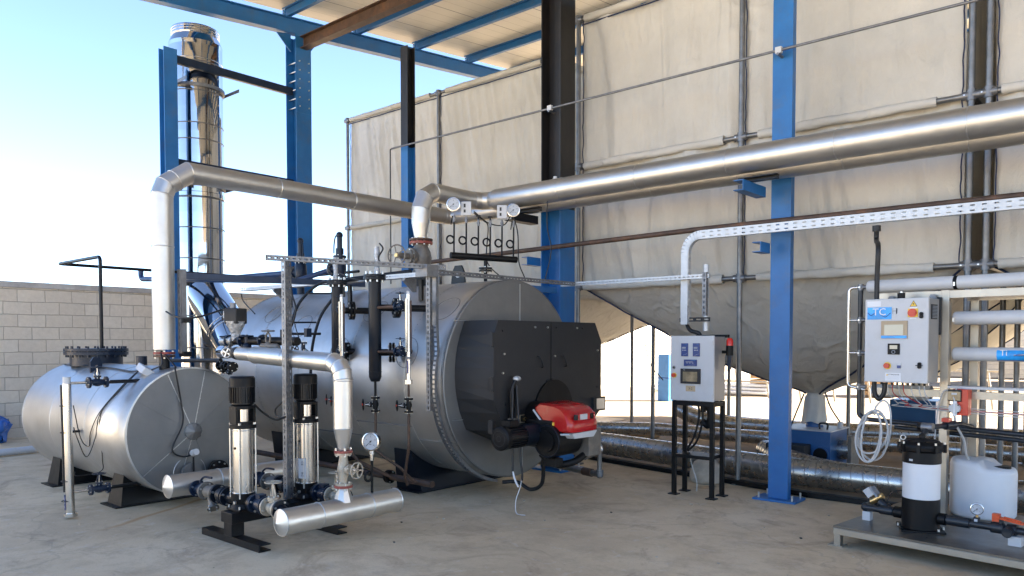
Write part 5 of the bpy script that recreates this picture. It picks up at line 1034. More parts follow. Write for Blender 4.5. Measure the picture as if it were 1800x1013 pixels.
# gauge on the front header
pg = T('pressure_gauge', 'round dial gauge on a looped black pipe rising from the front header', 'gauge', (-4.97, 4.0, .36))
y = at(654, 862, x=-4.97).y
P = [V((-4.97, y, .34)), V((-4.97, y, .44))] + [V((-4.97 - .0, y - .035 + .035 * math.cos(t), .50 + .035 * math.sin(t))) + V((.012, -.012, 0)) * (i / 12) for i, t in enumerate([2 * PI * j / 12 for j in range(13)])] + [V((-4.955, y - .012, .56)), V((-4.955, y - .012, .63))]
g = G(); g.tube(P, .011, 'blackm', 10); g.build('siphon', pg); g = G(); e = P[-1]; g.cyl(e, e + Z * .05, .015, 'stainless', n=6); g.cyl(e + Z * .05, e + Z * .085, .020, 'seam', n=6); g.build('fitting', pg)
gauge(pg, e + Z * .155 + V((.0, -.01, 0)), V((.40, -.92, .05)), .072)
# valve + cone fittings + insulated pipe over the pumps
y = 3.69; xh = -4.97
hv = T('header_valve', 'beige gate valve with rust red flanges between the front header and the vertical pipe', 'valve', (xh, y, .36))
zf0, zf1 = at(592, 855, x=xh).z, at(592, 797, x=xh).z
g = G(); g.tube([(xh, y, .335), (xh, y, zf0 - .015)], [.080, .042], 'alu_bright', 9, split=True, smooth=False); g.build('cone_jacket', hv)
valve(hv, (xh, y, (zf0 + zf1) / 2), Z, V((.95, .1, 0)), zf1 - zf0, .066, 'castbeige', WR=.062, bh=.15, name='valve_body')
for z in (zf0 - .008, zf1 + .008): g = G(); g.flange((xh, y, z), Z, .072, .020, 'rustred', 4, br=.011, bt=.02); g.build('flange', hv)
lp = T('insulated_pipe', 'silver insulated pipe dropping to the front header and running left at chest height', 'pipe', (xh, y, zf1))
g = G(); g.tube([(xh, y, zf1 + .02), (xh, y, zf1 + .19)], [.040, .076], 'alu_bright', 32, split=True); g.ring((xh, y, zf1 + .19), Z, .076, .004, 'seam', 32)
zt = 1.425; e = at(384, 618, y=3.80); dl = (e - V((xh, y, zt))).normalized()
clad(g, [(xh, y, zf1 + .19), (xh, y, 1.30), (xh - .012, y, 1.355), (xh - .045, y + .0, 1.40), V((xh, y, zt)) + dl * .13, V((xh, y, zt)) + dl * 1.40], .076, 'alu_bright', n=32, pitch=.72)
g.ring((xh, y, 1.29), Z, .076, .0045, 'seam', 32)
a = V((xh, y, zt)) + dl * 1.40; g.tube([a, a + dl * .30], .062, 'alu_bright', 28); g.ring(a, dl, .076, .004, 'seam', 28); g.ring(a + dl * .28, dl, .062, .004, 'seam', 28); g.build('jacket', lp)
g = G(); b = a + dl * .32
g.cyl(b, b + dl * .04, .062, 'rubber', n=24); g.flange(b + dl * .07, dl, .055, .02, 'cast', 4); g.sph(b + dl * .13, .045, 'cast', 12); g.flange(b + dl * .20, dl, .055, .02, 'cast', 4); g.lathe(b + dl * .22, dl, [(.05, 0), (.062, .02), (.062, .13), (.03, .17), (0, .175)], 'mirror', 24); g.build('end_fitting', lp)
g = G(); c = b + dl * .20 + V((.08, -.07, 0)); g.wheel(c, V((.6, -1, 0)), .045, 'seam', 4, r=.006); g.cyl(c, c + V((-.06, .09, 0)), .010, 'cast', n=8); g.build('handwheel', lp)
# control valve station standing behind the low pipe
cs = T('control_valve', 'dark square valve actuator wrapped in clear film above the low insulated pipe', 'valve', (-6.6, 3.85, 1.5))
c = at(414, 556, y=3.9); g = G(); g.box(c - V((.085, .07, .075)), c + V((.085, .07, .075)), 'door', Matrix.Rotation(.2, 3, 'Z')); g.cyl(c + V((-.05, 0, .07)), c + V((-.05, 0, .13)), .03, 'galv', n=10); b = g.build('actuator', cs, bev=.01)
g = G(); g.tube([c - Z * .05, c - Z * .09, c - Z * .17, c - Z * .24], [.098, .085, .045, .04], 'foil', 9, split=True); g.box(c - V((.088, .073, .02)), c - V((-.02, .06, -.05)), 'foil', Matrix.Rotation(.2, 3, 'Z')); g.build('wrapping', cs)
g = G(); g.cyl(c - Z * .10, c - Z * .27, .022, 'cast', n=12); g.tube([c + V((-.02, 0, -.24)), c + V((.9, .1, -.245))], .04, 'blackm', 14); 
g.tube([c + V((-.04, 0, -.24)), c + V((-.25, 0, -.245))], .045, 'alu_bright', 18); g.flange(c + V((.13, 0, -.24)), X, .06, .02, 'valveblue', 4); g.flange(c + V((-.12, 0, -.24)), X, .06, .02, 'valveblue', 4); g.flange(c + V((.42, .04, -.24)), X, .06, .02, 'valveblue', 4); g.build('valve_body', cs)
for uu, vv, k in ((397, 592, 'valveblue'), (434, 591, 'valveblue')):
    g = G(); p = at(uu, vv, y=3.9); g.wheel(p, Z, .055, k, 4, r=.008); g.cyl(p, p - Z * .10, .022, k, n=12); g.sph(p - Z * .10, .042, k, 12); g.build('handwheel', cs)
g = G(); p = at(471, 582, y=3.9); g.wheel(p, Z, .055, 'cast', 4, r=.007)
for q in (-1, 1): g.tube(cat_([p - Z * .01, p + V((q * .035, 0, -.05)), p + V((q * .028, 0, -.10)), p + V((0, 0, -.12))], 4), .009, 'cast', 8)
g.sph(p - Z * .14, .04, 'cast', 12); g.tube(rnd([p + V((-.1, 0, -.14)), p + V((.16, 0, -.145)), p + V((.17, 0, -.22))], .03), .028, 'cast', 12); g.build('gate_valve', cs)
g = G(); a_ = at(300, 634, y=3.9); b_ = at(388, 634, y=3.9); g.tube([a_, b_], .022, 'blackm', 12); g.build('black_pipe', None, 'short black pipe running level under the film wrapped end of the insulated pipe', 'pipe')
dv = T('drain_valve', 'cluster of dark flanged fittings slung under the low insulated pipe', 'valve', (-6.5, 3.8, 1.3)); p = at(392, 643, y=3.86)
valve(dv, p, dl, -Z, .13, .05, 'blackm', WR=.04, bh=.06); valve(dv, p - dl * .16, dl, V((.1, -.3, -1)), .12, .05, 'blackm', WR=.03, bh=.07)
cable('cable', [at(292, 548, x=-7.3), at(310, 557, x=-7.1), at(345, 558, x=-6.9), at(390, 545, y=3.85)], .009, 'thick black cable sagging from the riser tray to the square actuator')
cable('cable', [at(424, 517, y=4.6), at(428, 530, y=4.6), at(448, 552, y=4.5)], .007, 'black cable slanting down in front of the wall left of the boiler')
cable('cable', [at(448, 712, y=3.3), at(462, 725, y=3.4), at(484, 738, y=3.5), at(502, 733, y=3.6)], .009, 'black cable looping from the front pump motor to the strut post')
cable('cable', [at(497, 706, y=3.62), at(484, 720, y=3.62), at(487, 732, y=3.62), at(503, 734, y=3.62)], .008, 'black cable curl beside the strut post at the rear pump')
cable('cable', [at(511, 500, y=4.4), at(514, 520, y=4.4), at(520, 545, y=4.4), at(512, 575, y=4.4), at(506, 565, y=4.4)], .009, 'black cable hanging behind the strut post')
cable('cable', [at(516, 562, y=4.5), at(524, 590, y=4.5), at(534, 610, y=4.5), at(545, 620, y=4.5)], .005, 'thin black cable running down to the small blue valve behind the post')
ms = T('small_valve', 'small blue pipe cross with a stub arm on the boiler side behind the strut post', 'valve', (-6.9, 4.9, 1.5))
g = G(); p = at(541, 585, y=4.7); g.cyl(at(496, 587, y=4.7), at(563, 587, y=4.85), .014, 'blackm', n=10); g.box(p - V((.025, .03, .045)), p + V((.025, .03, .045)), 'valveblue'); g.box(at(497, 586, y=4.7) - V((.02, .02, .04)), at(497, 586, y=4.7) + V((.02, .02, .04)), 'blackm'); g.build('stub_pipe', ms)
g = G(); p = at(533, 603, y=4.6); g.flange(p, Z, .04, .016, 'valveblue', 4, br=.006); g.cyl(p, p - Z * .12, .02, 'valveblue', n=10); g.flange(p - Z * .09, Z, .045, .02, 'valveblue', 4, br=.006); g.wheel(p + V((-.07, -.05, -.06)), V((.5, -1, 0)), .035, 'blackm', 4, r=.006); g.build('valve_body', ms)
# film wrapped sensors on top of the boiler and chambers
for (u, v, yy, lb) in ((590, 470, 4.95, 'film wrapped probe standing on the left hand level chamber'), (663, 455, 4.83, 'tall film wrapped probe standing on the right hand level chamber')):
    g = G(); p = at(u, v + 28, y=yy); g.tube([p, p + Z * .06, p + Z * .13, p + Z * .20, p + Z * .27], [.030, .024, .020, .030, .022], 'foil', 10); g.build('wrapped_probe', None, lb, 'probe')
cable('cable', [at(667, 428, y=4.83), at(673, 438, y=4.83), at(665, 455, y=4.83), at(680, 467, y=4.9), at(716, 470, y=5.2)], .008, 'black cable arching from the wrapped probe toward the steam valve')
cable('cable', [at(597, 480, y=4.95), at(620, 490, y=4.9), at(645, 492, y=4.9), at(668, 486, y=4.9)], .007, 'black cable between the two level chamber tops')
g = G(); p0, p1 = at(588, 495, y=5.15), at(722, 478, y=5.4); g.tube([p0, p1], .026, 'bottle', 12); g.build('link_pipe', None, 'black pipe crossing behind the level chamber tops', 'pipe')

# ================================================================== CONTROL CABINET
c0 = at(1178, 703, y=7.13); c1 = at(1255, 592, y=7.13); X0, X1 = c0.x, c1.x; ZB, ZT = c0.z, c1.z + .01; YB = 7.40
cbn = T('control_cabinet', 'light grey control cabinet with four blue instruments on a black stand', 'cabinet', ((X0 + X1) / 2, 7.27, 0))
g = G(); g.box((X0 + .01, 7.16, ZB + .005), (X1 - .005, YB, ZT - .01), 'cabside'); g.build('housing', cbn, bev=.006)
g = G(); g.box((X0, 7.13, ZB), (X1, 7.158, ZT), 'cabgrey'); dr = g.build('door', cbn, bev=.006)
W_ = X1 - X0; H_ = ZT - ZB
def cxz(fx, fz): return X0 + W_ * fx, ZT - H_ * fz
def plate(parent, name, fx0, fx1, fz0, fz1, k, t=.012, bev=.002, y=7.13):
    a = cxz(fx0, fz0); b = cxz(fx1, fz1); g = G(); g.box((a[0], y - t, b[1]), (b[0], y + .0005, a[1]), k); return g.build(name, parent, bev=bev)
for fx0, fx1, fz0, fz1 in ((.265, .42, .115, .315), (.535, .69, .115, .315), (.33, .625, .365, .465)):
    b = plate(dr, 'instrument', fx0, fx1, fz0, fz1, 'panelblue'); a = cxz((fx0 + fx1) / 2, (fz0 + fz1) / 2); g = G(); wd = (fx1 - fx0) * W_; hh = (fz1 - fz0) * H_
    g.box((a[0] - wd * .35, 7.1165, a[1] + hh * .08), (a[0] + wd * .2, 7.1182, a[1] + hh * .22), 'inkgrey'); g.bar((a[0] - wd * .2, 7.117, a[1] - hh * .42), (a[0] + wd * .4, 7.117, a[1] - hh * .30), .001, .005, 'white', up=Y)
    for i in range(3): g.box((a[0] - wd * .3 + i * wd * .22, 7.1165, a[1] - hh * .06), (a[0] - wd * .18 + i * wd * .22, 7.1182, a[1] - hh * .0), 'dial')
    g.bar((a[0] + wd * .05, 7.117, a[1] + hh * .4), (a[0] + wd * .4, 7.117, a[1] + hh * .4), .001, .004, 'cyan', up=Y); g.build('markings', b)
b = plate(dr, 'touch_screen', .26, .71, .505, .735, 'door', .02); a = cxz(.32, .55); c = cxz(.65, .70); g = G(); g.box((a[0], 7.1085, c[1]), (c[0], 7.11, a[1]), 'screen'); g.text('Delta'[:0] or 'PRO', (cxz(.33, .525)[0] + .01, 7.1095, cxz(.33, .525)[1]), X, Z, .010, 'dial'); g.build('glass', b)
b = plate(dr, 'name_tag', .37, .59, .765, .855, 'tan', .003); a = cxz(.48, .81); g = G()
g.text('3-2', (a[0], 7.1265, a[1]), X, Z, .035, 'ink'); g.build('lettering', b)
a = cxz(.10, .61); g = G(); g.cyl((a[0], 7.128, a[1]), (a[0], 7.12, a[1]), .026, 'yellow', n=24); g.cyl((a[0], 7.12, a[1]), (a[0], 7.095, a[1]), .020, 'redp', n=20); g.build('emergency_stop', dr)
a = cxz(.09, .49); g = G(); g.cyl((a[0], 7.13, a[1]), (a[0], 7.122, a[1]), .016, 'galv', n=18); g.cyl((a[0], 7.122, a[1]), (a[0], 7.120, a[1]), .009, 'ink', n=12); g.build('lock', dr)
for fz in (.10, .91): a = cxz(.96, fz); g = G(); g.box((a[0] - .008, 7.118, a[1] - .016), (a[0] + .012, 7.135, a[1] + .016), 'cabgrey'); g.build('hinge', dr)
g = G(); g.box((X1 - .14, YB - .03, ZT - .008), (X1 + .03, YB + .02, ZT + .012), 'blackm'); g.box((X0 + .15, YB - .01, ZT - .02), (X1 + .03, YB + .015, ZT + .010), 'blackm'); g.build('back_rail', cbn)
sta = T('cabinet_stand', 'black steel stand of four angle legs under the light grey control cabinet', 'stand', ((X0 + X1) / 2, 7.28, 0))
lx0, lx1, ly0, ly1 = X0 + .03, X1 - .03, 7.17, 7.40
for lx_ in (lx0, lx1):
    for ly in (ly0, ly1):
        g = G(); g.box((lx_ - .02, ly - .02, .012), (lx_ + .02, ly + .02, ZB - .002), 'blackm'); g.box((lx_ - .05, ly - .045, .001), (lx_ + .05, ly + .045, .012), 'blackm'); g.build('leg', sta)
g = G(); g.bar((lx0, ly0, ZB - .03), (lx1, ly0, ZB - .03), .036, .045, 'blackm'); g.bar((lx0, ly1, ZB - .03), (lx1, ly1, ZB - .03), .036, .045, 'blackm'); g.bar((lx0, ly0, ZB - .031), (lx0, ly1, ZB - .031), .036, .044, 'blackm'); g.bar((lx1, ly0, ZB - .031), (lx1, ly1, ZB - .031), .036, .044, 'blackm'); g.build('top_frame', sta)
g = G(); g.box((lx0 + .02, ly0 - .018, .395), (lx1 - .02, ly1 + .018, .43), 'blackm'); g.build('shelf', sta)
bc = T('warning_beacon', 'red warning beacon on a black base on the side of the grey control cabinet', 'beacon', (X1 + .07, 7.33, ZT - .25)); p = V((X1 + .075, 7.33, ZT - .2))
g = G(); g.cyl(p, p + Z * .10, .036, 'blackm', n=20); g.box(p + V((-.08, -.01, .02)), p + V((-.03, .01, .05)), 'blackm'); g.prof([(-.02, 0), (.03, 0), (.012, -.14), (-.02, -.16)], p + V((0, -.015, -.0)), p + V((0, .015, 0)), 'valveblue'); g.build('base', bc)
g = G(); g.lathe(p + Z * .10, Z, [(.034, 0), (.034, .05), (.022, .075), (0, .08)], 'beacon', 20, hard=False); g.build('lens', bc)

# cables under the cabinet
for i, (pts, r, lb) in enumerate((
    ([(X0 + .22, 7.3, ZB), (X0 + .24, 7.31, ZB - .15), (X0 + .18, 7.33, .62), (X0 + .08, 7.35, .45)], .012, 'black cable looping under the grey cabinet down to the stand shelf, upper'),
    ([(X0 + .27, 7.3, ZB), (X0 + .28, 7.31, ZB - .2), (X0 + .2, 7.34, .56), (X0 + .09, 7.36, .44)], .012, 'black cable looping under the grey cabinet down to the stand shelf, lower'),
    ([(X0 + .10, 7.36, .45), (X0 + .12, 7.38, .3), (X0 + .17, 7.40, .12), (X0 + .16, 7.42, .01)], .006, 'thin grey wire hanging from the stand shelf to the floor'))):
    cable('cable', pts, r, lb, 'hose' if i == 2 else 'rubber')
g = G(); g.cyl((X0 + .30, 7.28, ZB - .12), (X0 + .30, 7.28, ZB), .03, 'blackm', n=12); g.tube(cat_([(X0 + .30, 7.3, ZB - .02), (X0 + .36, 7.32, ZB - .12), (X0 + .33, 7.34, ZB - .26), (X0 + .26, 7.34, ZB - .22)], 5), .035, 'blackm', 10); g.build('cable_gland', cbn)
# tray from the cabinet up and along to the right
YT = 7.34; xt = at(1208, 500, y=YT).x; ztr = at(1375, 400, y=YT).z
tr = T('cable_tray', 'bright slotted cable tray rising from the grey cabinet and turning right along the columns', 'cable tray', (xt, YT, ZT))
g = G(); hw = .042; zlo = ZT + .12
zc = ztr - .17; yf_ = YT - .057
g.bar((xt - .004, yf_, zlo), (xt - .004, yf_, zc), .078, .003, 'galv_b', up=Y)
g.bar((xt - hw, YT - .028, zlo), (xt - hw, YT - .028, zc), .057, .003, 'galv_b', up=X)
for q in (-.014, .014): g.slot((xt + hw, YT - .028 + q, zlo), (xt + hw, YT - .028 + q, zc), .028, 'galv_b', -Y, t=.0025, pitch=.075, sl=.035, sw=.011)
cc = V((xt + .17, 0, zc))
for i in range(8):
    a0, a1 = PI - PI / 2 * i / 8, PI - PI / 2 * (i + 1) / 8
    for R_ in (.17 - hw, .17 + hw):
        p0 = cc + V((math.cos(a0) * R_, YT - .028, math.sin(a0) * R_)); p1 = cc + V((math.cos(a1) * R_, YT - .028, math.sin(a1) * R_)); dd_ = (p1 - p0).normalized(); g.bar(p0, p1, .057, .003, 'galv_b', up=dd_.cross(Y))
    p0 = cc + V((math.cos(a0) * .17, yf_, math.sin(a0) * .17)); p1 = cc + V((math.cos(a1) * .17, yf_, math.sin(a1) * .17)); g.bar(p0, p1, .080, .003, 'galv_b', up=Y)
x_end = 2.5
for q in (-.021, .021): g.slot((xt + .17, yf_, ztr + q), (x_end, yf_, ztr + q), .042, 'galv_b', Z, t=.0025, pitch=.085, sl=.036, sw=.011)
for q in (-hw - .001, hw + .001): g.bar((xt + .17, YT - .028, ztr + q), (x_end, YT - .028, ztr + q), .055, .003, 'galv_b', up=Z)
g.build('tray_run', tr)
g = G(); g.slot((xt - .07, YT - .03, zlo + .05), (xt + .28, YT - .03, zlo + .05), .045, 'door', Z, pitch=.08, sl=.05, sw=.014); g.build('cross_strip', tr)
cable('cable', [(xt, YT, zlo + .2), (xt, YT, zlo + .02), (xt + .05, YT - .02, ZT + .06), (xt + .14, YT - .02, ZT + .03), (xt + .16, YT - .0, ZT - .01)], .022, 'thick black cables leaving the tray into the top of the grey cabinet')
g = G(); g.tube([(xt + .20, YT + .03, ZT + .05), (xt + .20, YT + .03, ztr - .30)], .030, 'galv_b', 14); g.build('conduit', None, 'short grey conduit standing behind the tray above the grey cabinet', 'conduit')

# ================================================================== DUCTS, BLUE FEEDER BOX, FLOOR CHANNEL
def duct(pts, r, label, base=None, pitch=.12):
    d_ = T('spiral_duct', label, 'duct', pts[len(pts) // 2], 'spiral ducts on the ground'); P = rnd(pts, .6, 6); g = G(); g.tube(P, r, 'duct', 26); g.build('duct_run', d_)
    g = G(); acc = 0; ph = 0; prev = None; R_ = []
    L = [0]
    for a, b in zip(P[:-1], P[1:]): L.append(L[-1] + (b - a).length)
    k = 0; n = int(L[-1] / pitch); 
    for i in range(n):
        s_ = (i + .5) * pitch
        while L[k + 1] < s_: k += 1
        a, b = P[k], P[k + 1]; d = (b - a).normalized(); p = a + d * (s_ - L[k]); tl = (d + Z * .16).normalized(); g.ring(p, tl, r * 1.004, .004, 'ductseam', 22, 5)
    g.build('spiral_seam', d_); return d_
dA = duct([V((-8.2, 9.15, .17)), V((-5.9, 8.92, .17)), V((-3.3, 8.45, .16)), V((3.0, 8.45, .16))], .15, 'long spiral duct on the ground just behind the columns')
dB = duct([V((-12.5, 10.6, .2)), at(1040, 752, z=.18), at(1150, 754, z=.18), at(1350, 770, z=.16), V((-3.0, 11.6, .15)), V((2.5, 11.9, .15))], .10, 'slimmer spiral duct resting on blocks under the silos')
dC = duct([at(1192, 718, z=.42), at(1225, 735, z=.28), at(1290, 746, z=.17), at(1420, 757, z=.17), V((3, 15.2, .17))], .14, 'spiral duct farthest back dipping to the ground behind the silos')
dD = duct([V((-4.0, 9.55, .22)), V((-3.75, 9.3, .19)), V((-3.1, 8.85, .16)), V((-2.6, 8.55, .16))], .12, 'short bright duct branching from the blue box to the long front duct', pitch=.07)
for u, v, lb in ((1128, 766, 'flat brown block propping the slim duct'), (1192, 752, 'flat brown block propping the far duct')):
    p = at(u, v, z=0); g = G(); g.box((p.x - .28, p.y - .12, -.015), (p.x + .28, p.y + .12, .06), 'timber'); g.build('support_block', None, lb, 'block', bev=.008)
g = G(); pa, pb = V((-6.6, 8.66, 0)), V((-2.84, 7.93, 0)); g.bar(pa + Z * .03, pb + Z * .03, .10, .05, 'blackm'); g.bar(pb + Z * .029, V((6, 7.93, .029)), .10, .05, 'blackm'); g.build('floor_channel', None, 'black steel channel lying along the edge of the concrete floor', 'channel', bev=.004)
g = G(); 
for q in range(26):
    pass
st_ = G(); rs = random.Random(4); vs_ = [];
st_.sph((0, 0, 0), 1, 'stone', 14); st_.v = [((x_ * .22 + noise.noise(V((x_ * 1.7, y_ * 1.7, z_ * 1.7))) * .06 - 4.02), (y_ * .15 + 7.98), max(0, z_ * .20 + noise.noise(V((x_ * 2, z_ * 2, 3))) * .04 + .08)) for x_, y_, z_ in st_.v]; st_.build('stone_block', None, 'rounded pale stone on the floor behind the cabinet stand', 'stone')
# feeder box
fb = T('feeder_box', 'blue steel feeder box under the hopper outlet of the middle silo', 'machine', (-3.48, 9.82, 0)); bx0, bx1, by0, by1, bz = -3.80, -3.17, 9.5, 10.12, .50
g = G(); g.box((bx0, by0, .06), (bx1, by1, bz), 'bluel'); g.box((bx0 - .02, by0 - .02, bz + .002), (bx1 + .02, by1 + .02, bz + .018), 'cabgrey'); g.build('casing', fb, bev=.004)
for a in (bx0 + .05, bx1 - .05):
    for b in (by0 + .05, by1 - .05): g = G(); g.box((a - .03, b - .03, -.015), (a + .03, b + .03, .058), 'bluel'); g.build('foot', fb)
g = G(); g.cyl((-3.50, 9.9, bz + .01), (-3.50, 9.9, bz + .16), .105, 'bluel', n=28); g.build('inlet_neck', fb)
g = G(); g.cyl((bx0 + .52, by0 - .002, .22), (bx0 + .52, by0 - .02, .22), .10, 'bluel', n=24); g.cyl((bx0 + .52, by0 - .02, .22), (bx0 + .52, by0 - .022, .22), .085, 'blackm', n=24); g.box((bx0 - .08, by0 - .22, .14), (bx0 + .40, by0 - .004, .34), 'door'); g.build('motor_housing', fb, bev=.004)
g = G(); g.cyl((bx1, 9.85, .26), (bx1 + .14, 9.85, .26), .12, 'duct', n=24); g.box((bx1 + .14, 9.70, .08), (bx1 + .18, 10.0, .44), 'cast'); g.build('outlet_duct', fb)
g = G(); g.tube(cat_([(-3.33, 9.6, bz + .02), (-3.33, 9.6, bz + .09), (-3.24, 9.6, bz + .09), (-3.24, 9.6, bz + .02)], 4), .012, 'rubber', 8); g.build('handle', fb); g = G(); g.cyl((-3.2, 9.95, bz + .018), (-3.2, 9.95, bz + .09), .035, 'cabgrey', n=14); g.build('cap', fb)
for pts, lb in (([(-3.62, 9.85, .93), (-3.66, 9.7, .70), (-3.72, 9.55, .40)], 'black strap from the silo outlet down the left of the blue box'), ([(-3.39, 9.95, .95), (-3.33, 10.0, .75), (-3.20, 10.05, .53)], 'black strap from the silo outlet down the right of the blue box')): cable('strap', pts, .010, lb, cat='strap')
cable('strap', [at(1133, 600, y=12.0), at(1143, 640, y=11.9), at(1165, 668, y=11.6)], .010, 'loose strap dangling under the left silo', cat='strap')

# ================================================================== REVERSE OSMOSIS SKID (turned a little from the building grid)
RO = Matrix.Translation(V((-2.023, 6.158, 0))) @ Matrix.Rotation(math.radians(-6.8), 4, 'Z')
def roT(name, label, cat, s, t, z, group=None): p = RO @ V((s, t, z)); return T(name, label, cat, p, group)
def RG(): return G(RO)
ro = roT('filter_skid', 'low stainless steel skid with an upright frame at the right edge', 'skid', .9, .7, 0)
g = RG(); g.box((0, 0, .145), (2.6, 1.50, .160), 'deck'); g.build('deck_sheet', ro)
g = RG(); g.box((0, -.002, .095), (2.6, .05, .143), 'ssframe'); g.box((0, .052, .095), (.05, 1.5, .143), 'ssframe'); g.build('edge_beam', ro, bev=.003)
for s_, t in ((.03, .03), (.03, 1.45), (2.5, .03)): g = RG(); g.box((s_ - .025, t - .025, .012), (s_ + .025, t + .025, .094), 'ssframe'); g.box((s_ - .07, t - .04, .001), (s_ + .05, t + .05, .012), 'ssframe'); g.build('leg', ro)
for s_, t, nm in ((.435, 1.05, 'post'), (.56, 1.36, 'post')): g = RG(); g.box((s_ - .03, t - .03, .161), (s_ + .03, t + .03, 2.02), 'ssframe'); g.build('post', ro)
for z in (1.985, 1.165): g = RG(); g.box((-.10, 1.02, z - .03), (.404, 1.08, z + .03), 'ssframe'); g.build('rail', ro); g = RG(); g.box((.466, 1.02, z - .03), (2.4, 1.08, z + .03), 'ssframe'); g.build('rail', ro)
g = RG(); g.box((.5, 1.33, 1.94), (2.4, 1.37, 1.99), 'ssframe'); g.build('rail', ro)
g = RG(); g.box((.47, 1.0, 1.215), (2.4, 1.12, 1.235), 'tubewhite'); g.build('cable_duct', ro)
for z, s0_ in ((2.085, -.235), (1.79, .47), (1.495, .47), (1.165, -.19)):
    lb = {2.085: 'topmost long white membrane tube above the skid cabinet', 1.79: 'second white membrane tube from the top', 1.495: 'third white membrane tube from the top, with a blue printed label', 1.165: 'short white tube end peeking out under the skid cabinet'}[z]
    t_ = roT('membrane_tube', lb, 'tube', s0_, 1.05, z - .06, 'white membrane tubes'); t0 = 1.12 if z > 1.2 else 1.14
    g = RG(); e_ = 2.6 if z > 1.2 else .3
    g.lathe((s0_, t0, z), X, [(0, 0), (.045, .0), (.055, .012), (.056, .03), (.056, e_ - s0_)], 'tubewhite', 32); g.build('tube_body', t_)
    if z > 1.2 and z != 1.495: g = RG(); g.lathe((.47 + (.0 if z > 2 else .9), t0, z), X, [(.0565, 0), (.058, .001), (.058, .028), (.0565, .03)], 'blackm', 32); g.box((.478, t0 - .066, z - .03), (.492, t0 - .056, z - .0), 'bolt'); g.build('strap', t_)
    if z == 1.495:
        g = RG(); n_ = 12; vs_ = []
        for i in range(n_ + 1): a = PI * 1.22 - PI * .60 * i / n_ * -1; vs_ += [(.80, t0 + math.cos(a) * .0572, z - math.sin(a) * -.0572), (2.4, t0 + math.cos(a) * .0572, z - math.sin(a) * -.0572)]
        vs_ = []
        for i in range(n_ + 1): a = -.85 + 1.5 * i / n_; vs_ += [(.80, t0 - math.cos(a) * .0572, z + math.sin(a) * .0572), (2.4, t0 - math.cos(a) * .0572, z + math.sin(a) * .0572)]
        g.add(vs_, [(2 * i, 2 * i + 1, 2 * i + 3, 2 * i + 2) for i in range(n_)], 'cyan', True)
        vs_ = []
        for i in range(4): a = -.98 + .13 * i / 3; vs_ += [(.80, t0 - math.cos(a) * .0574, z + math.sin(a) * .0574), (2.4, t0 - math.cos(a) * .0574, z + math.sin(a) * .0574)]
        g.add(vs_, [(2 * i, 2 * i + 1, 2 * i + 3, 2 * i + 2) for i in range(3)], 'navy', True)
        g.text('Ti', (.85, t0 - .0580, z + .012), X, Z, .065, 'white', depth=.0015)
        for k in range(3): g.tube(cat_([(.92 + i * .1, t0 - .0575, z - .005 + math.sin(i * 1.1 + k * .6) * .016 - k * .008) for i in range(13)], 4), .004, 'navy' if k != 1 else 'tubewhite', 5)
        g.build('printed_label', t_)
# steel side manifold
mfd = roT('tube_manifold', 'bent stainless tube frame joining the membrane tubes at their left ends', 'pipework', -.42, 1.12, 1.16)
g = RG(); g.tube(rnd([(-.25, 1.12, 2.085), (-.405, 1.12, 2.085), (-.405, 1.12, 1.195), (-.25, 1.12, 1.165)], .05), .014, 'stainless', 12); g.build('outer_loop', mfd)
for z in (1.79, 1.495): g = RG(); g.cyl((-.405, 1.12, z), (-.19, 1.12, z), .010, 'stainless', n=10); g.build('branch', mfd)
for z in (2.085, 1.79, 1.495, 1.19): g = RG(); g.cyl((-.30, 1.12, z - .028), (-.30, 1.12, z + .028), .026, 'galv', n=12); g.cyl((-.32, 1.12, z), (-.24, 1.12, z), .020, 'galv', n=12); g.cyl((-.30, 1.085, z), (-.30, 1.155, z), .008, 'bolt', n=6); g.build('coupling', mfd)
g = RG(); g.tube(rnd([(-.30, 1.12, 2.07), (-.30, 1.12, .93), (-.22, 1.12, .90), (1.3, 1.12, .86)], .05), .021, 'pvc', 14); g.build('feed_pipe', mfd)
# cabinet
S0, S1, Z0_, Z1_, TF = -.10, .402, 1.258, 1.953, .75
cb2 = roT('skid_cabinet', 'light grey electrical cabinet with blue logo panel and red switch on the skid frame', 'cabinet', .15, .85, Z0_)
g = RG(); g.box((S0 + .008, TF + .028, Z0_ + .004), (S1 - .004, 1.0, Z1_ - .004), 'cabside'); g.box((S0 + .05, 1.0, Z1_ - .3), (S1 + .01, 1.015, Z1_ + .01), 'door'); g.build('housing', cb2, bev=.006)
g = RG(); g.box((S0, TF, Z0_), (S1, TF + .026, Z1_), 'cabgrey'); dr = g.build('door', cb2, bev=.006)
def q2(fx, fz): return S0 + (S1 - S0) * fx, Z1_ - (Z1_ - Z0_) * fz
def pl2(name, fx0, fx1, fz0, fz1, k, t=.004, parent=None, bev=0):
    a = q2(fx0, fz0); b = q2(fx1, fz1); g = RG(); g.box((a[0], TF - t, b[1]), (b[0], TF + .0004, a[1]), k); return g.build(name, parent or dr, bev=bev)
lg_ = pl2('logo_panel', .04, .435, .10, .245, 'cyan', .002); a = q2(.24, .17); g = RG(); g.text('TC', (a[0] - .002, TF - .0026, a[1] + .008), X, Z, .085, 'white', depth=.001)
g.tube(cat_([(q2(.05, .15)[0], TF - .003, q2(0, .16)[1]), (q2(.10, .2)[0], TF - .003, q2(0, .195)[1]), (q2(.16, .2)[0], TF - .003, q2(0, .17)[1])], 5), .003, 'navy', 6); g.tube(cat_([(q2(.28, .15)[0], TF - .003, q2(0, .20)[1]), (q2(.34, .2)[0], TF - .003, q2(0, .215)[1]), (q2(.42, .2)[0], TF - .003, q2(0, .17)[1])], 5), .003, 'navy', 6); g.build('logo', lg_)
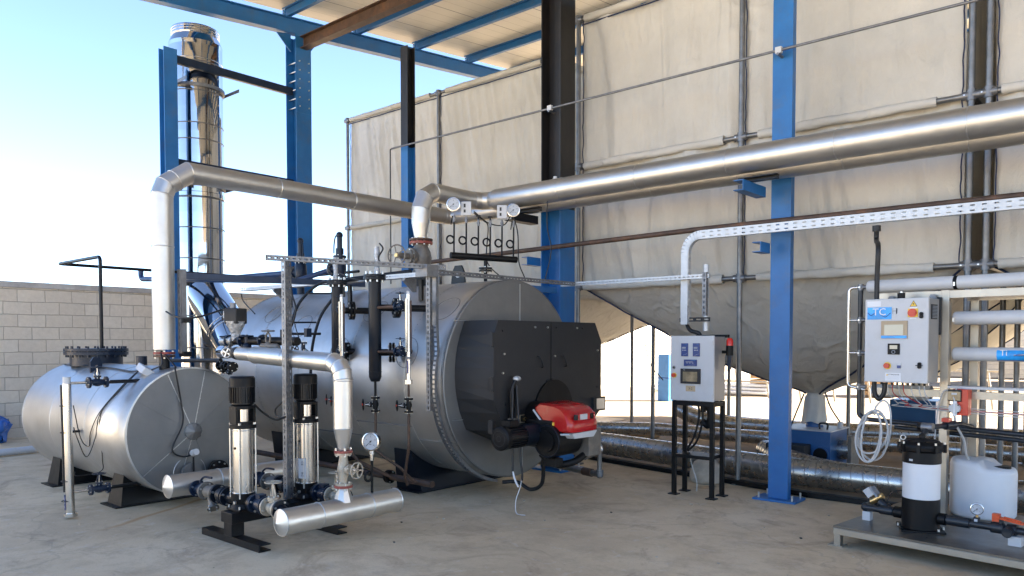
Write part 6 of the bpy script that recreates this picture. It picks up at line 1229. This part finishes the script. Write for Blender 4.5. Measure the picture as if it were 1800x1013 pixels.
pl2('rating_sticker', .035, .26, .025, .088, 'white', .0015)
b = pl2('warning_sign', .72, .83, .105, .125, 'white', .0015); a = q2(.775, .07); g = RG(); g.add([(a[0] - .030, TF - .002, a[1] - .022), (a[0] + .030, TF - .002, a[1] - .022), (a[0], TF - .002, a[1] + .028)], [(0, 1, 2)], 'ink'); g.add([(a[0] - .024, TF - .003, a[1] - .019), (a[0] + .024, TF - .003, a[1] - .019), (a[0], TF - .003, a[1] + .022)], [(0, 1, 2)], 'yellow')
g.add([(a[0] + .003, TF - .004, a[1] + .012), (a[0] - .008, TF - .004, a[1] - .002), (a[0] - .001, TF - .004, a[1] - .002), (a[0] - .003, TF - .004, a[1] - .014), (a[0] + .008, TF - .004, a[1] + .002), (a[0] + .001, TF - .004, a[1] + .002)], [(0, 1, 2, 3, 4, 5)], 'ink'); g.build('symbol', b)
b = pl2('main_switch', .69, .845, .125, .225, 'yellow', .006); a = q2(.765, .175); g = RG(); g.cyl((a[0], TF - .006, a[1]), (a[0], TF - .018, a[1]), .034, 'redp', n=28); g.box((a[0] - .030, TF - .030, a[1] - .008), (a[0] + .030, TF - .017, a[1] + .008), 'redp', Matrix.Rotation(.0, 3, 'Y')); g.build('rotary_handle', b)
pl2('switch_label', .72, .82, .232, .245, 'white', .0015)
b = pl2('push_button', .455, .52, .115, .18, 'door', .005); a = q2(.487, .132); g = RG(); g.box((a[0] - .012, TF - .011, a[1] - .009), (a[0] + .012, TF - .004, a[1] + .011), 'dial'); g.box((a[0] - .012, TF - .011, a[1] - .034), (a[0] + .012, TF - .004, a[1] - .013), 'dial'); g.build('button_cap', b)
for fx, fz in ((.90, .205), (.885, .79)):
    a = q2(fx, fz); g = RG(); g.cyl((a[0], TF, a[1] - .012), (a[0], TF - .018, a[1] - .012), .014, 'blackm', n=16); g.cyl((a[0], TF, a[1] + .012), (a[0], TF - .016, a[1] + .012), .014, 'blackm', n=16); g.box((a[0] - .013, TF - .016, a[1] - .013), (a[0] + .013, TF - .001, a[1] + .013), 'blackm')
    if fz > .5: g.bar((a[0] - .03, TF - .01, a[1]), (a[0] + .025, TF - .01, a[1]), .006, .006, 'ink')
    g.build('latch', dr)
b = pl2('display_unit', .275, .69, .265, .475, 'tan', .012, bev=.003); a0_ = q2(.33, .31); a1_ = q2(.63, .435); g = RG(); g.box((a0_[0], TF - .014, a1_[1]), (a1_[0], TF - .0125, a0_[1]), 'screenl'); bb = q2(.28, .44); bc_ = q2(.685, .473); g.box((bb[0], TF - .0135, bc_[1]), (bc_[0], TF - .0128, bb[1]), 'cyan'); g.build('screen', b)
b = pl2('meter', .385, .575, .535, .665, 'blackm', .010, bev=.002); a0_ = q2(.42, .555); a1_ = q2(.54, .60); g = RG(); g.box((a0_[0], TF - .012, a1_[1]), (a1_[0], TF - .0105, a0_[1]), 'screenl'); a = q2(.48, .635); g.ring((a[0], TF - .012, a[1]), Y, .013, .003, 'inkgrey', 20, 6); g.build('screen', b)
a = q2(.38, .80); g = RG(); g.cyl((a[0], TF, a[1]), (a[0], TF - .006, a[1]), .030, 'yellow', n=28); g.cyl((a[0], TF - .006, a[1]), (a[0], TF - .03, a[1]), .022, 'redp', n=24); g.build('emergency_stop', dr)
b = pl2('selector', .535, .60, .765, .83, 'dial', .005); a = q2(.567, .808); g = RG(); g.box((a[0] - .014, TF - .012, a[1] - .014), (a[0] + .014, TF - .004, a[1] + .010), 'panelblue'); g.build('button_cap', b)
b = pl2('notice_sticker', .345, .595, .885, .98, 'white', .0015); a = q2(.47, .905); g = RG(); g.text('ATTENZIONE', (a[0] + .005, TF - .002, a[1]), X, Z, .015, 'ink'); c = q2(.36, .91); g.add([(c[0], TF - .002, c[1] - .006), (c[0] + .018, TF - .002, c[1] - .006), (c[0] + .009, TF - .002, c[1] + .010)], [(0, 1, 2)], 'yellow')
for i in range(3): a = q2(.47, .93 + i * .014); g.bar((a[0] - .05, TF - .002, a[1]), (a[0] + .05, TF - .002, a[1]), .0006, .002, 'inkgrey' if i else 'tan', up=Y)
g.build('lettering', b)
g = RG(); s_ = S1 - .002; g.box((s_ - .004, TF + .07, 1.78), (s_ + .004, TF + .19, 1.90), 'door')
for i in range(9): g.box((s_ + .002, TF + .08, 1.79 + i * .0115), (s_ + .010, TF + .18, 1.795 + i * .0115), 'inkgrey')
g.build('vent_grille', cb2)
for s_ in (.02, .35): g = RG(); g.prof([(-.035, 0), (.035, 0), (.015, .035), (-.015, .035)], (s_, .98, Z1_), (s_, .985, Z1_), 'galv'); g.build('mounting_ear', cb2)
g = RG(); g.cyl((.15, .86, Z1_ - .002), (.15, .86, Z1_ + .05), .030, 'blackm', n=18); g.cyl((.15, .86, Z1_ + .05), (.15, .86, Z1_ + .062), .012, 'bolt', n=8); g.build('cable_gland', cb2)
for i in range(9): g = RG(); s_ = .0 + i * .043; g.cyl((s_, .86, Z0_ + .004), (s_, .86, Z0_ - .025), .010, 'door', n=8); g.build('bottom_gland', cb2)
def rc(pts): return [RO @ V(p) for p in pts]
cab_p = at(1541, 403, y=7.3)
cable('cable', [cab_p, cab_p - Z * .10, RO @ V((-.045, .86, Z1_ + .45)), RO @ V((-.05, .86, Z1_ + .2)), RO @ V((-.05, .86, Z1_ - .002))], .021, 'thick black cable dropping from the tray into the top of the skid cabinet')
g = G(); g.cyl(cab_p - Z * .02, cab_p + Z * .03, .035, 'rubber', n=12); g.build('cable_gland', None, 'black gland under the slotted tray where the thick cable leaves', 'gland')
cable('cable', rc([(-.06, .86, Z0_), (-.055, .86, Z0_ - .10), (-.02, .86, Z0_ - .15), (.02, .86, Z0_ - .10), (.03, .86, Z0_ - .01)]), .020, 'thick black cable loop hanging under the skid cabinet')
rs = random.Random(11)
for i, (a, bq, k, lb) in enumerate(((.05, .16, 'hose', 'grey'), (.09, .28, 'wirered', 'red'), (.14, .22, 'hose', 'pale'), (.18, .40, 'wirered', 'second red'), (.24, .34, 'hose', 'second pale'), (.30, .38, 'hose', 'third pale'), (.34, .42, 'cabgrey', 'white'))):
    zz = 1.05 + rs.uniform(-.03, .02); cable('wire', rc([(a, .86, Z0_ - .02), (a + .01, .87, Z0_ - .10), ((a + bq) / 2, .95, zz + .03), (bq, 1.0, zz), (1.6 + i * .1, 1.0, zz - .01 - i * .006)]), .0035, '%s wire looping from the skid cabinet glands toward the right' % lb, k, cat='wire', group='wires under the skid cabinet')
# lower pipework of the frame
g = RG(); g.tube([(.0, 1.16, .845), (1.6, 1.16, .80)], .019, 'pvc', 12); g.build('pvc_pipe', None, 'dark plastic pipe running level behind the filter top, lower of two', 'pipe')
bvt = roT('ball_valve', 'dark plastic ball valve with red handle above the cartridge filter', 'valve', .50, .70, .92)
g = RG(); g.tube(rnd([(.50, .40, .88), (.50, .52, .93), (.60, .9, .94), (.62, 1.12, .90)], .05), .020, 'pvc', 12); g.cyl((.46, .50, .935), (.54, .50, .935), .035, 'galv', n=18); g.cyl((.43, .50, .935), (.47, .50, .935), .028, 'blackm', n=16); g.cyl((.55, .72, .935), (.59, .80, .94), .034, 'pvc', n=16); g.build('valve_body', bvt); g = RG(); g.box((.53, .70, .965), (.58, .78, .995), 'redp'); g.build('handle', bvt)
ctr = roT('pipe_cluster', 'dark plastic elbow and tee cluster at the right end of the skid pipes', 'fittings', 1.3, 1.12, .8)
g = RG(); g.cyl((1.22, 1.12, .87), (1.36, 1.12, .87), .06, 'pvc', n=20); g.tube(rnd([(1.32, 1.12, .87), (1.42, 1.12, .87), (1.42, 1.12, .80), (1.55, 1.12, .80)], .03), .04, 'pvc', 16); g.cyl((1.20, 1.14, .81), (1.34, 1.14, .81), .042, 'pvc', n=18); g.build('fittings', ctr)
# dosing pump
dp = roT('dosing_pump', 'red dosing pump with a clear head mounted on the skid frame', 'pump', .58, .98, 1.0)
g = RG(); g.box((.53, .93, 1.005), (.645, 1.02, 1.215), 'redp'); g.box((.50, .915, 1.115), (.60, .928, 1.212), 'door'); g.build('housing', dp, bev=.012)
g = RG(); g.box((.505, .912, 1.125), (.595, .914, 1.195), 'screen'); g.box((.53, .9105, 1.17), (.57, .9115, 1.185), 'dial'); g.build('control_panel', dp)
g = RG(); g.cyl((.555, .93, 1.06), (.555, .90, 1.06), .042, 'hose', n=20); g.cyl((.555, .915, 1.0), (.555, .915, 1.12), .016, 'hdpe', n=12); bolts(g, [(.555 + a * .03, .898, 1.06 + b * .03) for a in (-1, 1) for b in (-1, 1)], Y, .006, .012, 'blackm'); g.build('pump_head', dp)
cable('hose', rc([(.555, .91, 1.0), (.57, .92, .92), (.60, 1.0, .80), (.60, 1.06, .68), (.60, 1.16, .60)]), .009, 'clear suction hose from the dosing pump down into the white tank', 'hose', cat='hose')
cable('hose', rc([(.555, .91, 1.12), (.54, .92, 1.17), (.56, .93, 1.22), (.50, 1.0, 1.20), (.44, .99, 1.18), (.40, .99, 1.0), (.38, .995, .7), (.385, .995, .4)]), .005, 'thin clear hose looping over the frame post beside the dosing pump', 'hose', cat='hose')
# cartridge filter
fs, ft = .50, .39; cf = roT('cartridge_filter', 'upright filter housing, white in the middle with black base and black lid', 'filter', fs, ft, .161)
g = RG(); g.cyl((fs, ft, .175), (fs, ft, .405), .132, 'blackm', n=44); g.box((fs - .15, ft - .15, .162), (fs + .15, ft + .15, .174), 'blackm', Matrix.Rotation(.5, 3, 'Z')); bolts(g, [(fs + a * .145, ft + b * .05, .18) for a in (-1, 1) for b in (-1, 1)], Z, .010, .02); g.build('base', cf)
g = RG(); g.cyl((fs, ft, .405), (fs, ft, .68), .130, 'white', n=48); g.build('body', cf)
g = RG(); g.lathe((fs, ft, 0), Z, [(.134, .675), (.136, .68), (.134, .76), (.152, .775), (.155, .80), (.150, .815), (.145, .818), (.12, .842), (.04, .858), (0, .858)], 'blackm', 44)
for i in range(8): q = 2 * PI * i / 8 + .2; g.box((fs + math.cos(q) * .155 - .013, ft + math.sin(q) * .155 - .013, .76), (fs + math.cos(q) * .155 + .013, ft + math.sin(q) * .155 + .013, .822), 'blackm', Matrix.Rotation(q, 3, 'Z')); g.cyl((fs + math.cos(q) * .152, ft + math.sin(q) * .152, .82), (fs + math.cos(q) * .152, ft + math.sin(q) * .152, .838), .009, 'bolt', n=8)
for i in range(6): q = 2 * PI * i / 6; g.bar((fs, ft, .859), (fs + math.cos(q) * .12, ft + math.sin(q) * .12, .842), .010, .010, 'blackm')
g.cyl((fs, ft, .855), (fs, ft, .89), .022, 'blackm', n=14); g.ring((fs - .13, ft - .02, .855), Y, .018, .005, 'bolt', 18, 6); g.build('lid', cf)
g = RG(); q = 4.5; g.bar((fs + math.cos(q) * .1355, ft + math.sin(q) * .1355, .695), (fs + math.cos(q) * .1355, ft + math.sin(q) * .1355, .710), .028, .003, 'dial', up=V((math.cos(q), math.sin(q), 0))); g.build('tag', cf)
for s0_, s1_ in ((.07, .37), (.63, 1.9)):
    lb = 'dark plastic inlet pipe with elbow left of the cartridge filter' if s0_ < .5 else 'dark plastic outlet pipe right of the cartridge filter'
    pp = roT('pvc_pipe', lb, 'pipe', s0_, .39, .2); z = .262
    g = RG(); g.tube([(s0_, .39, z), (s1_, .39, z)], .027, 'pvc', 18)
    if s0_ < .5: g.sph((.08, .39, z), .034, 'pvc', 14); g.tube([(.08, .39, z), (.075, .50, z)], .030, 'pvc', 14); g.cyl((.20, .39, z), (.30, .39, z), .036, 'pvc', n=18); g.cyl((.31, .39, z), (.375, .39, z), .044, 'blackm', n=20)
    else: g.cyl((.63, .39, z), (.68, .39, z), .044, 'blackm', n=20); g.cyl((.69, .39, z), (.84, .39, z), .038, 'pvc', n=18); g.cyl((.98, .39, z), (1.06, .39, z), .040, 'pvc', n=18); g.cyl((1.10, .39, z), (1.10, .30, z - .01), .034, 'pvc', n=16); g.cyl((1.10, .3005, z - .01), (1.10, .2995, z - .01), .026, 'ink', n=16); g.cyl((1.08, .39, z), (1.14, .39, z), .042, 'pvc', n=18); g.cyl((1.04, .39, z), (1.04, .39, z + .06), .018, 'pvc', n=10)
    g.build('pipe_run', pp)
    g = RG()
    if s0_ < .5: g.box((.07, .36, .162), (.13, .42, .232), 'tubewhite')
    else: g.box((1.10, .33, .162), (1.18, .40, .228), 'tubewhite')
    g.build('support', pp)
    if s0_ > .5:
        g = RG(); g.box((.985, .375, z + .045), (1.03, .42, z + .10), 'orange'); g.bar((1.02, .392, z + .075), (1.19, .35, z + .062), .040, .014, 'orange'); g.bar((1.06, .384, z + .083), (1.17, .355, z + .074), .014, .012, 'orange'); g.build('valve_handle', pp)
        g = RG(); g.cyl((.885, .39, z + .02), (.885, .39, z + .055), .022, 'pvc', n=12); g.cyl((.885, .39, z + .055), (.885, .39, z + .075), .010, 'brass', n=8); g.bar((.885, .366, z + .025), (.885, .366, z + .045), .022, .002, 'dial', up=-Y); g.build('gauge_tee', pp)
p = RO @ V((.885, .385, .262 + .115)); gauge(None, p, V((.25, -1, 0)), .042, loose=dict(label='small round pressure gauge on the outlet pipe in front of the white tank', cat='gauge'))
sv2 = roT('solenoid_valve', 'small brass solenoid valve with a white block above the skid inlet pipe', 'valve', .13, .45, .28)
g = RG(); g.cyl((.10, .46, .30), (.19, .46, .36), .026, 'brass', n=14); g.cyl((.17, .45, .31), (.24, .44, .27), .035, 'pvc', n=14); g.build('valve_body', sv2); g = RG(); g.box((.055, .43, .34), (.115, .49, .41), 'tubewhite', Matrix.Rotation(-.7, 3, 'Y')); g.box((.12, .42, .34), (.135, .50, .43), 'inkgrey', Matrix.Rotation(-.7, 3, 'Y')); g.build('coil', sv2)
cable('wire', rc([(.22, .45, .31), (.25, .45, .38), (.30, .44, .42), (.36, .45, .425)]), .005, 'short dark wire hooking up from the solenoid valve', cat='wire')
g = RG(); ps_, pt_ = 1.37, .40; g.box((ps_ - .03, pt_ - .03, .32), (ps_ + .035, pt_ + .03, .415), 'tubewhite'); g.cyl((ps_, pt_, .29), (ps_, pt_, .32), .018, 'galv', n=10); g.build('flow_sensor', None, 'white sensor block on the outlet pipe at the right edge', 'sensor', bev=.004)
g = RG(); g.ring((1.36, .33, .20), Y, .035, .012, 'hdpe', 22, 8); g.build('hose_stub', None, 'clear ring of hose under the sensor at the right edge', 'hose')
# chemical tank
cs_, ct_ = .665, 1.27; tkx = roT('chemical_tank', 'translucent white plastic tank with a sloping shoulder on the skid', 'tank', cs_, ct_, .161)
g = RG(); N = 56; prof_ = [(.02, .0), (.225, .0), (.238, .02), (.240, .06), (.240, .42), (.236, .445), (.222, .468), (.19, .478), (.0, .480)]; vs_ = []
for r, z in prof_:
    for i in range(N):
        a = 2 * PI * i / N; x_, y_ = math.cos(a) * r, math.sin(a) * r
        zz = z * 1.0
        if z > .05: f = 1 if x_ < .02 else (0 if x_ > .07 else (1 - (x_ - .02) / .05)); k = (.415 + (.045 + .02 * (-x_ / .24)) * f) / .48; zz = z * (k if True else 1)
        vs_.append((cs_ + x_, ct_ + y_, .162 + zz))
g.add(vs_, [(j * N + i, j * N + (i + 1) % N, (j + 1) * N + (i + 1) % N, (j + 1) * N + i) for j in range(len(prof_) - 1) for i in range(N)], 'hdpe', True); g.build('tank_body', tkx)
g = RG(); g.cyl((cs_ + .13, ct_ - .02, .558), (cs_ + .13, ct_ - .02, .59), .075, 'blackm', n=28); g.build('screw_lid', tkx)
# hose coil
hc = roT('hose_coil', 'coil of grey hose hanging under the skid cabinet', 'hose', -.02, .72, .55)
rs = random.Random(2)
g = RG(); P = []
for i in range(100):
    a = 2 * PI * i / 25; k = i / 100; sx_ = .105 + .028 * math.sin(k * 7); sz = .20 + .03 * math.cos(k * 9); P.append((-.02 + math.sin(a) * sx_ + .012 * math.sin(k * 11) + (.02 * math.cos(a)), .72 + .035 * math.sin(k * 5 + 1), .79 + .03 * math.sin(k * 4) + math.cos(a) * sz))
g.tube(P, .0085, 'hose', 10); g.build('loops', hc)
cable('hose', rc([(.0, .73, .98), (.0, .76, 1.05), (.04, .8, 1.10), (.09, .8, 1.06), (.11, .79, .92), (.10, .77, .75), (.06, .76, .66)]), .0085, 'grey hose tail rising over the coil under the skid cabinet', 'hose', cat='hose')

# ================================================================== THINGS FAR BACK AND SMALL THINGS
g = G(); P = []
tp = G(); tp.sph((0, 0, 0), 1, 'tarp', 40); tp.v = [((x_ * .30 + noise.noise(V((x_ * 2.1, y_ * 2.1, z_ * 2.1))) * .18 - 14.15), (y_ * .30 + noise.noise(V((x_ * 3, y_ * 3, z_ * 3 + 5))) * .2 + 3.62), max(.0, (z_ * .32 + noise.noise(V((x_ * 2.6, y_ * 2.6, z_ * 2.6 + 9))) * .22 + .20))) for x_, y_, z_ in tp.v]
tp.build('tarpaulin_bundle', None, 'crumpled blue tarpaulin heaped on the ground at the far left edge', 'tarpaulin')
g = G(); g.tube([at(-60, 803, z=.06), at(64, 789, z=.06)], .05, 'cabgrey', 14); g.build('lying_pipe', None, 'pale grey plastic pipe lying on the floor in front of the blue tarpaulin', 'pipe')
p = at(1172, 704, z=0)
g = G(); g.box((p.x - .17, p.y - .2, -.012), (p.x + .17, p.y + .2, 1.25), 'palebl'); g.box((p.x - .18, p.y - .21, .60), (p.x + .18, p.y + .21, .63), 'navy'); g.build('blue_container', None, 'bright blue upright container far off in the sunlit yard', 'container', bev=.03)
g = G()
for i in range(7): g = G(); a = at(1130, 692, z=0); y = a.y + 1 + i * .14; g.tube([(a.x - .3, y, .08 + (i % 3) * .10), (a.x + 3.5, y + .3, .08 + (i % 3) * .10)], .05, 'white', 10); g.build('lying_pipe', None, 'pale pipe stacked by the far wall, %s counting from the near side' % PN[i], 'pipe', 'pipes stacked by the far wall')
sh = T('shed', 'pale sheet metal shed far off behind the skid frame', 'shed', (2, 36, 0)); g = G(); g.box((-3.5, 33, 0), (9, 38, 2.7), 'shed'); g.build('wall', sh); g = G(); g.prof([(-2.8, 2.7), (2.8, 2.7), (0, 3.6)], (-3.8, 35.5, 0), (9.2, 35.5, 0), 'cabside'); g.build('roof', sh); g = G(); g.box((-2.4, 32.95, 0), (-1.4, 33, 2.1), 'cabgrey'); g.build('door', sh)
rk = T('pallet_rack', 'low tubular rack standing in the sunlit yard behind the silos', 'rack', (-7, 21, 0))
g = G()
for i in range(9):
    x_ = -10.5 + i * .9; g = G(); g.cyl((x_, 21, 0), (x_ - .12, 21, .9), .03, 'ssframe', n=8); g.build('upright', rk)
for z in (.45, .9): g = G(); g.cyl((-10.7, 21, z), (-3.2, 21, z), .025, 'ssframe', n=8); g.build('rail', rk)
for (x_, y_, lb) in ((-9.2, 22.5, 'brown crate with a pale load in the sunlit yard'), (-6.6, 24, 'brown crate beside the far rack in the yard')):
    c_ = T('crate', lb, 'crate', (x_, y_, 0)); g = G()
    for i in range(6): g.box((x_ - .5, y_ - .5, .05 + i * .15), (x_ + .5, y_ + .5, .16 + i * .15), 'timber')
    g.build('boards', c_)
rs = random.Random(8); ru = G()
for i in range(120):
    c = V((rs.gauss(2.2, 1.5), rs.gauss(30, 1.0), 0)); h = max(.05, 1.1 - abs(c.x - 2.2) * .45); r = rs.uniform(.10, .30); c.z = rs.uniform(0, h); n0 = len(ru.v); ru.sph(c, r, 'stone', 8, (rs.uniform(.8, 1.5), 1, rs.uniform(.5, .9)))
    ru.v[n0:] = [(a + noise.noise(V((a * 6, b * 6, d * 6))) * .07, b, max(-.02, d + noise.noise(V((a * 5, b * 5, d * 5 + 3))) * .07)) for a, b, d in ru.v[n0:]]
ru.build('rubble_heap', None, 'heap of pale stones in the sunlit yard beyond the skid frame', 'rubble', kind='stuff')
fd = T('feeder_box', 'second blue feeder box half hidden behind the skid frame', 'machine', (-3.3, 14.4, 0)); g = G(); g.box((-3.7, 14.0, .06), (-3.0, 14.7, .62), 'bluel'); g.build('casing', fd, bev=.006); g = G(); g.cyl((-3.35, 14.4, .62), (-3.35, 14.4, .72), .12, 'bluel', n=20); g.build('inlet_neck', fd)
# small litter and marks on the floor
rs = random.Random(21); g = G()
for i in range(70):
    x_, y_ = rs.uniform(-9, -1), rs.uniform(1.6, 7.4); r = rs.uniform(.004, .012); g.sph((x_, y_, r * .4), r, 'stone' if rs.random() < .6 else 'door', 6, (rs.uniform(.8, 2), 1, .6))
g.build('grit', None, 'scattered grit and crumbs on the concrete floor', 'grit', kind='stuff')
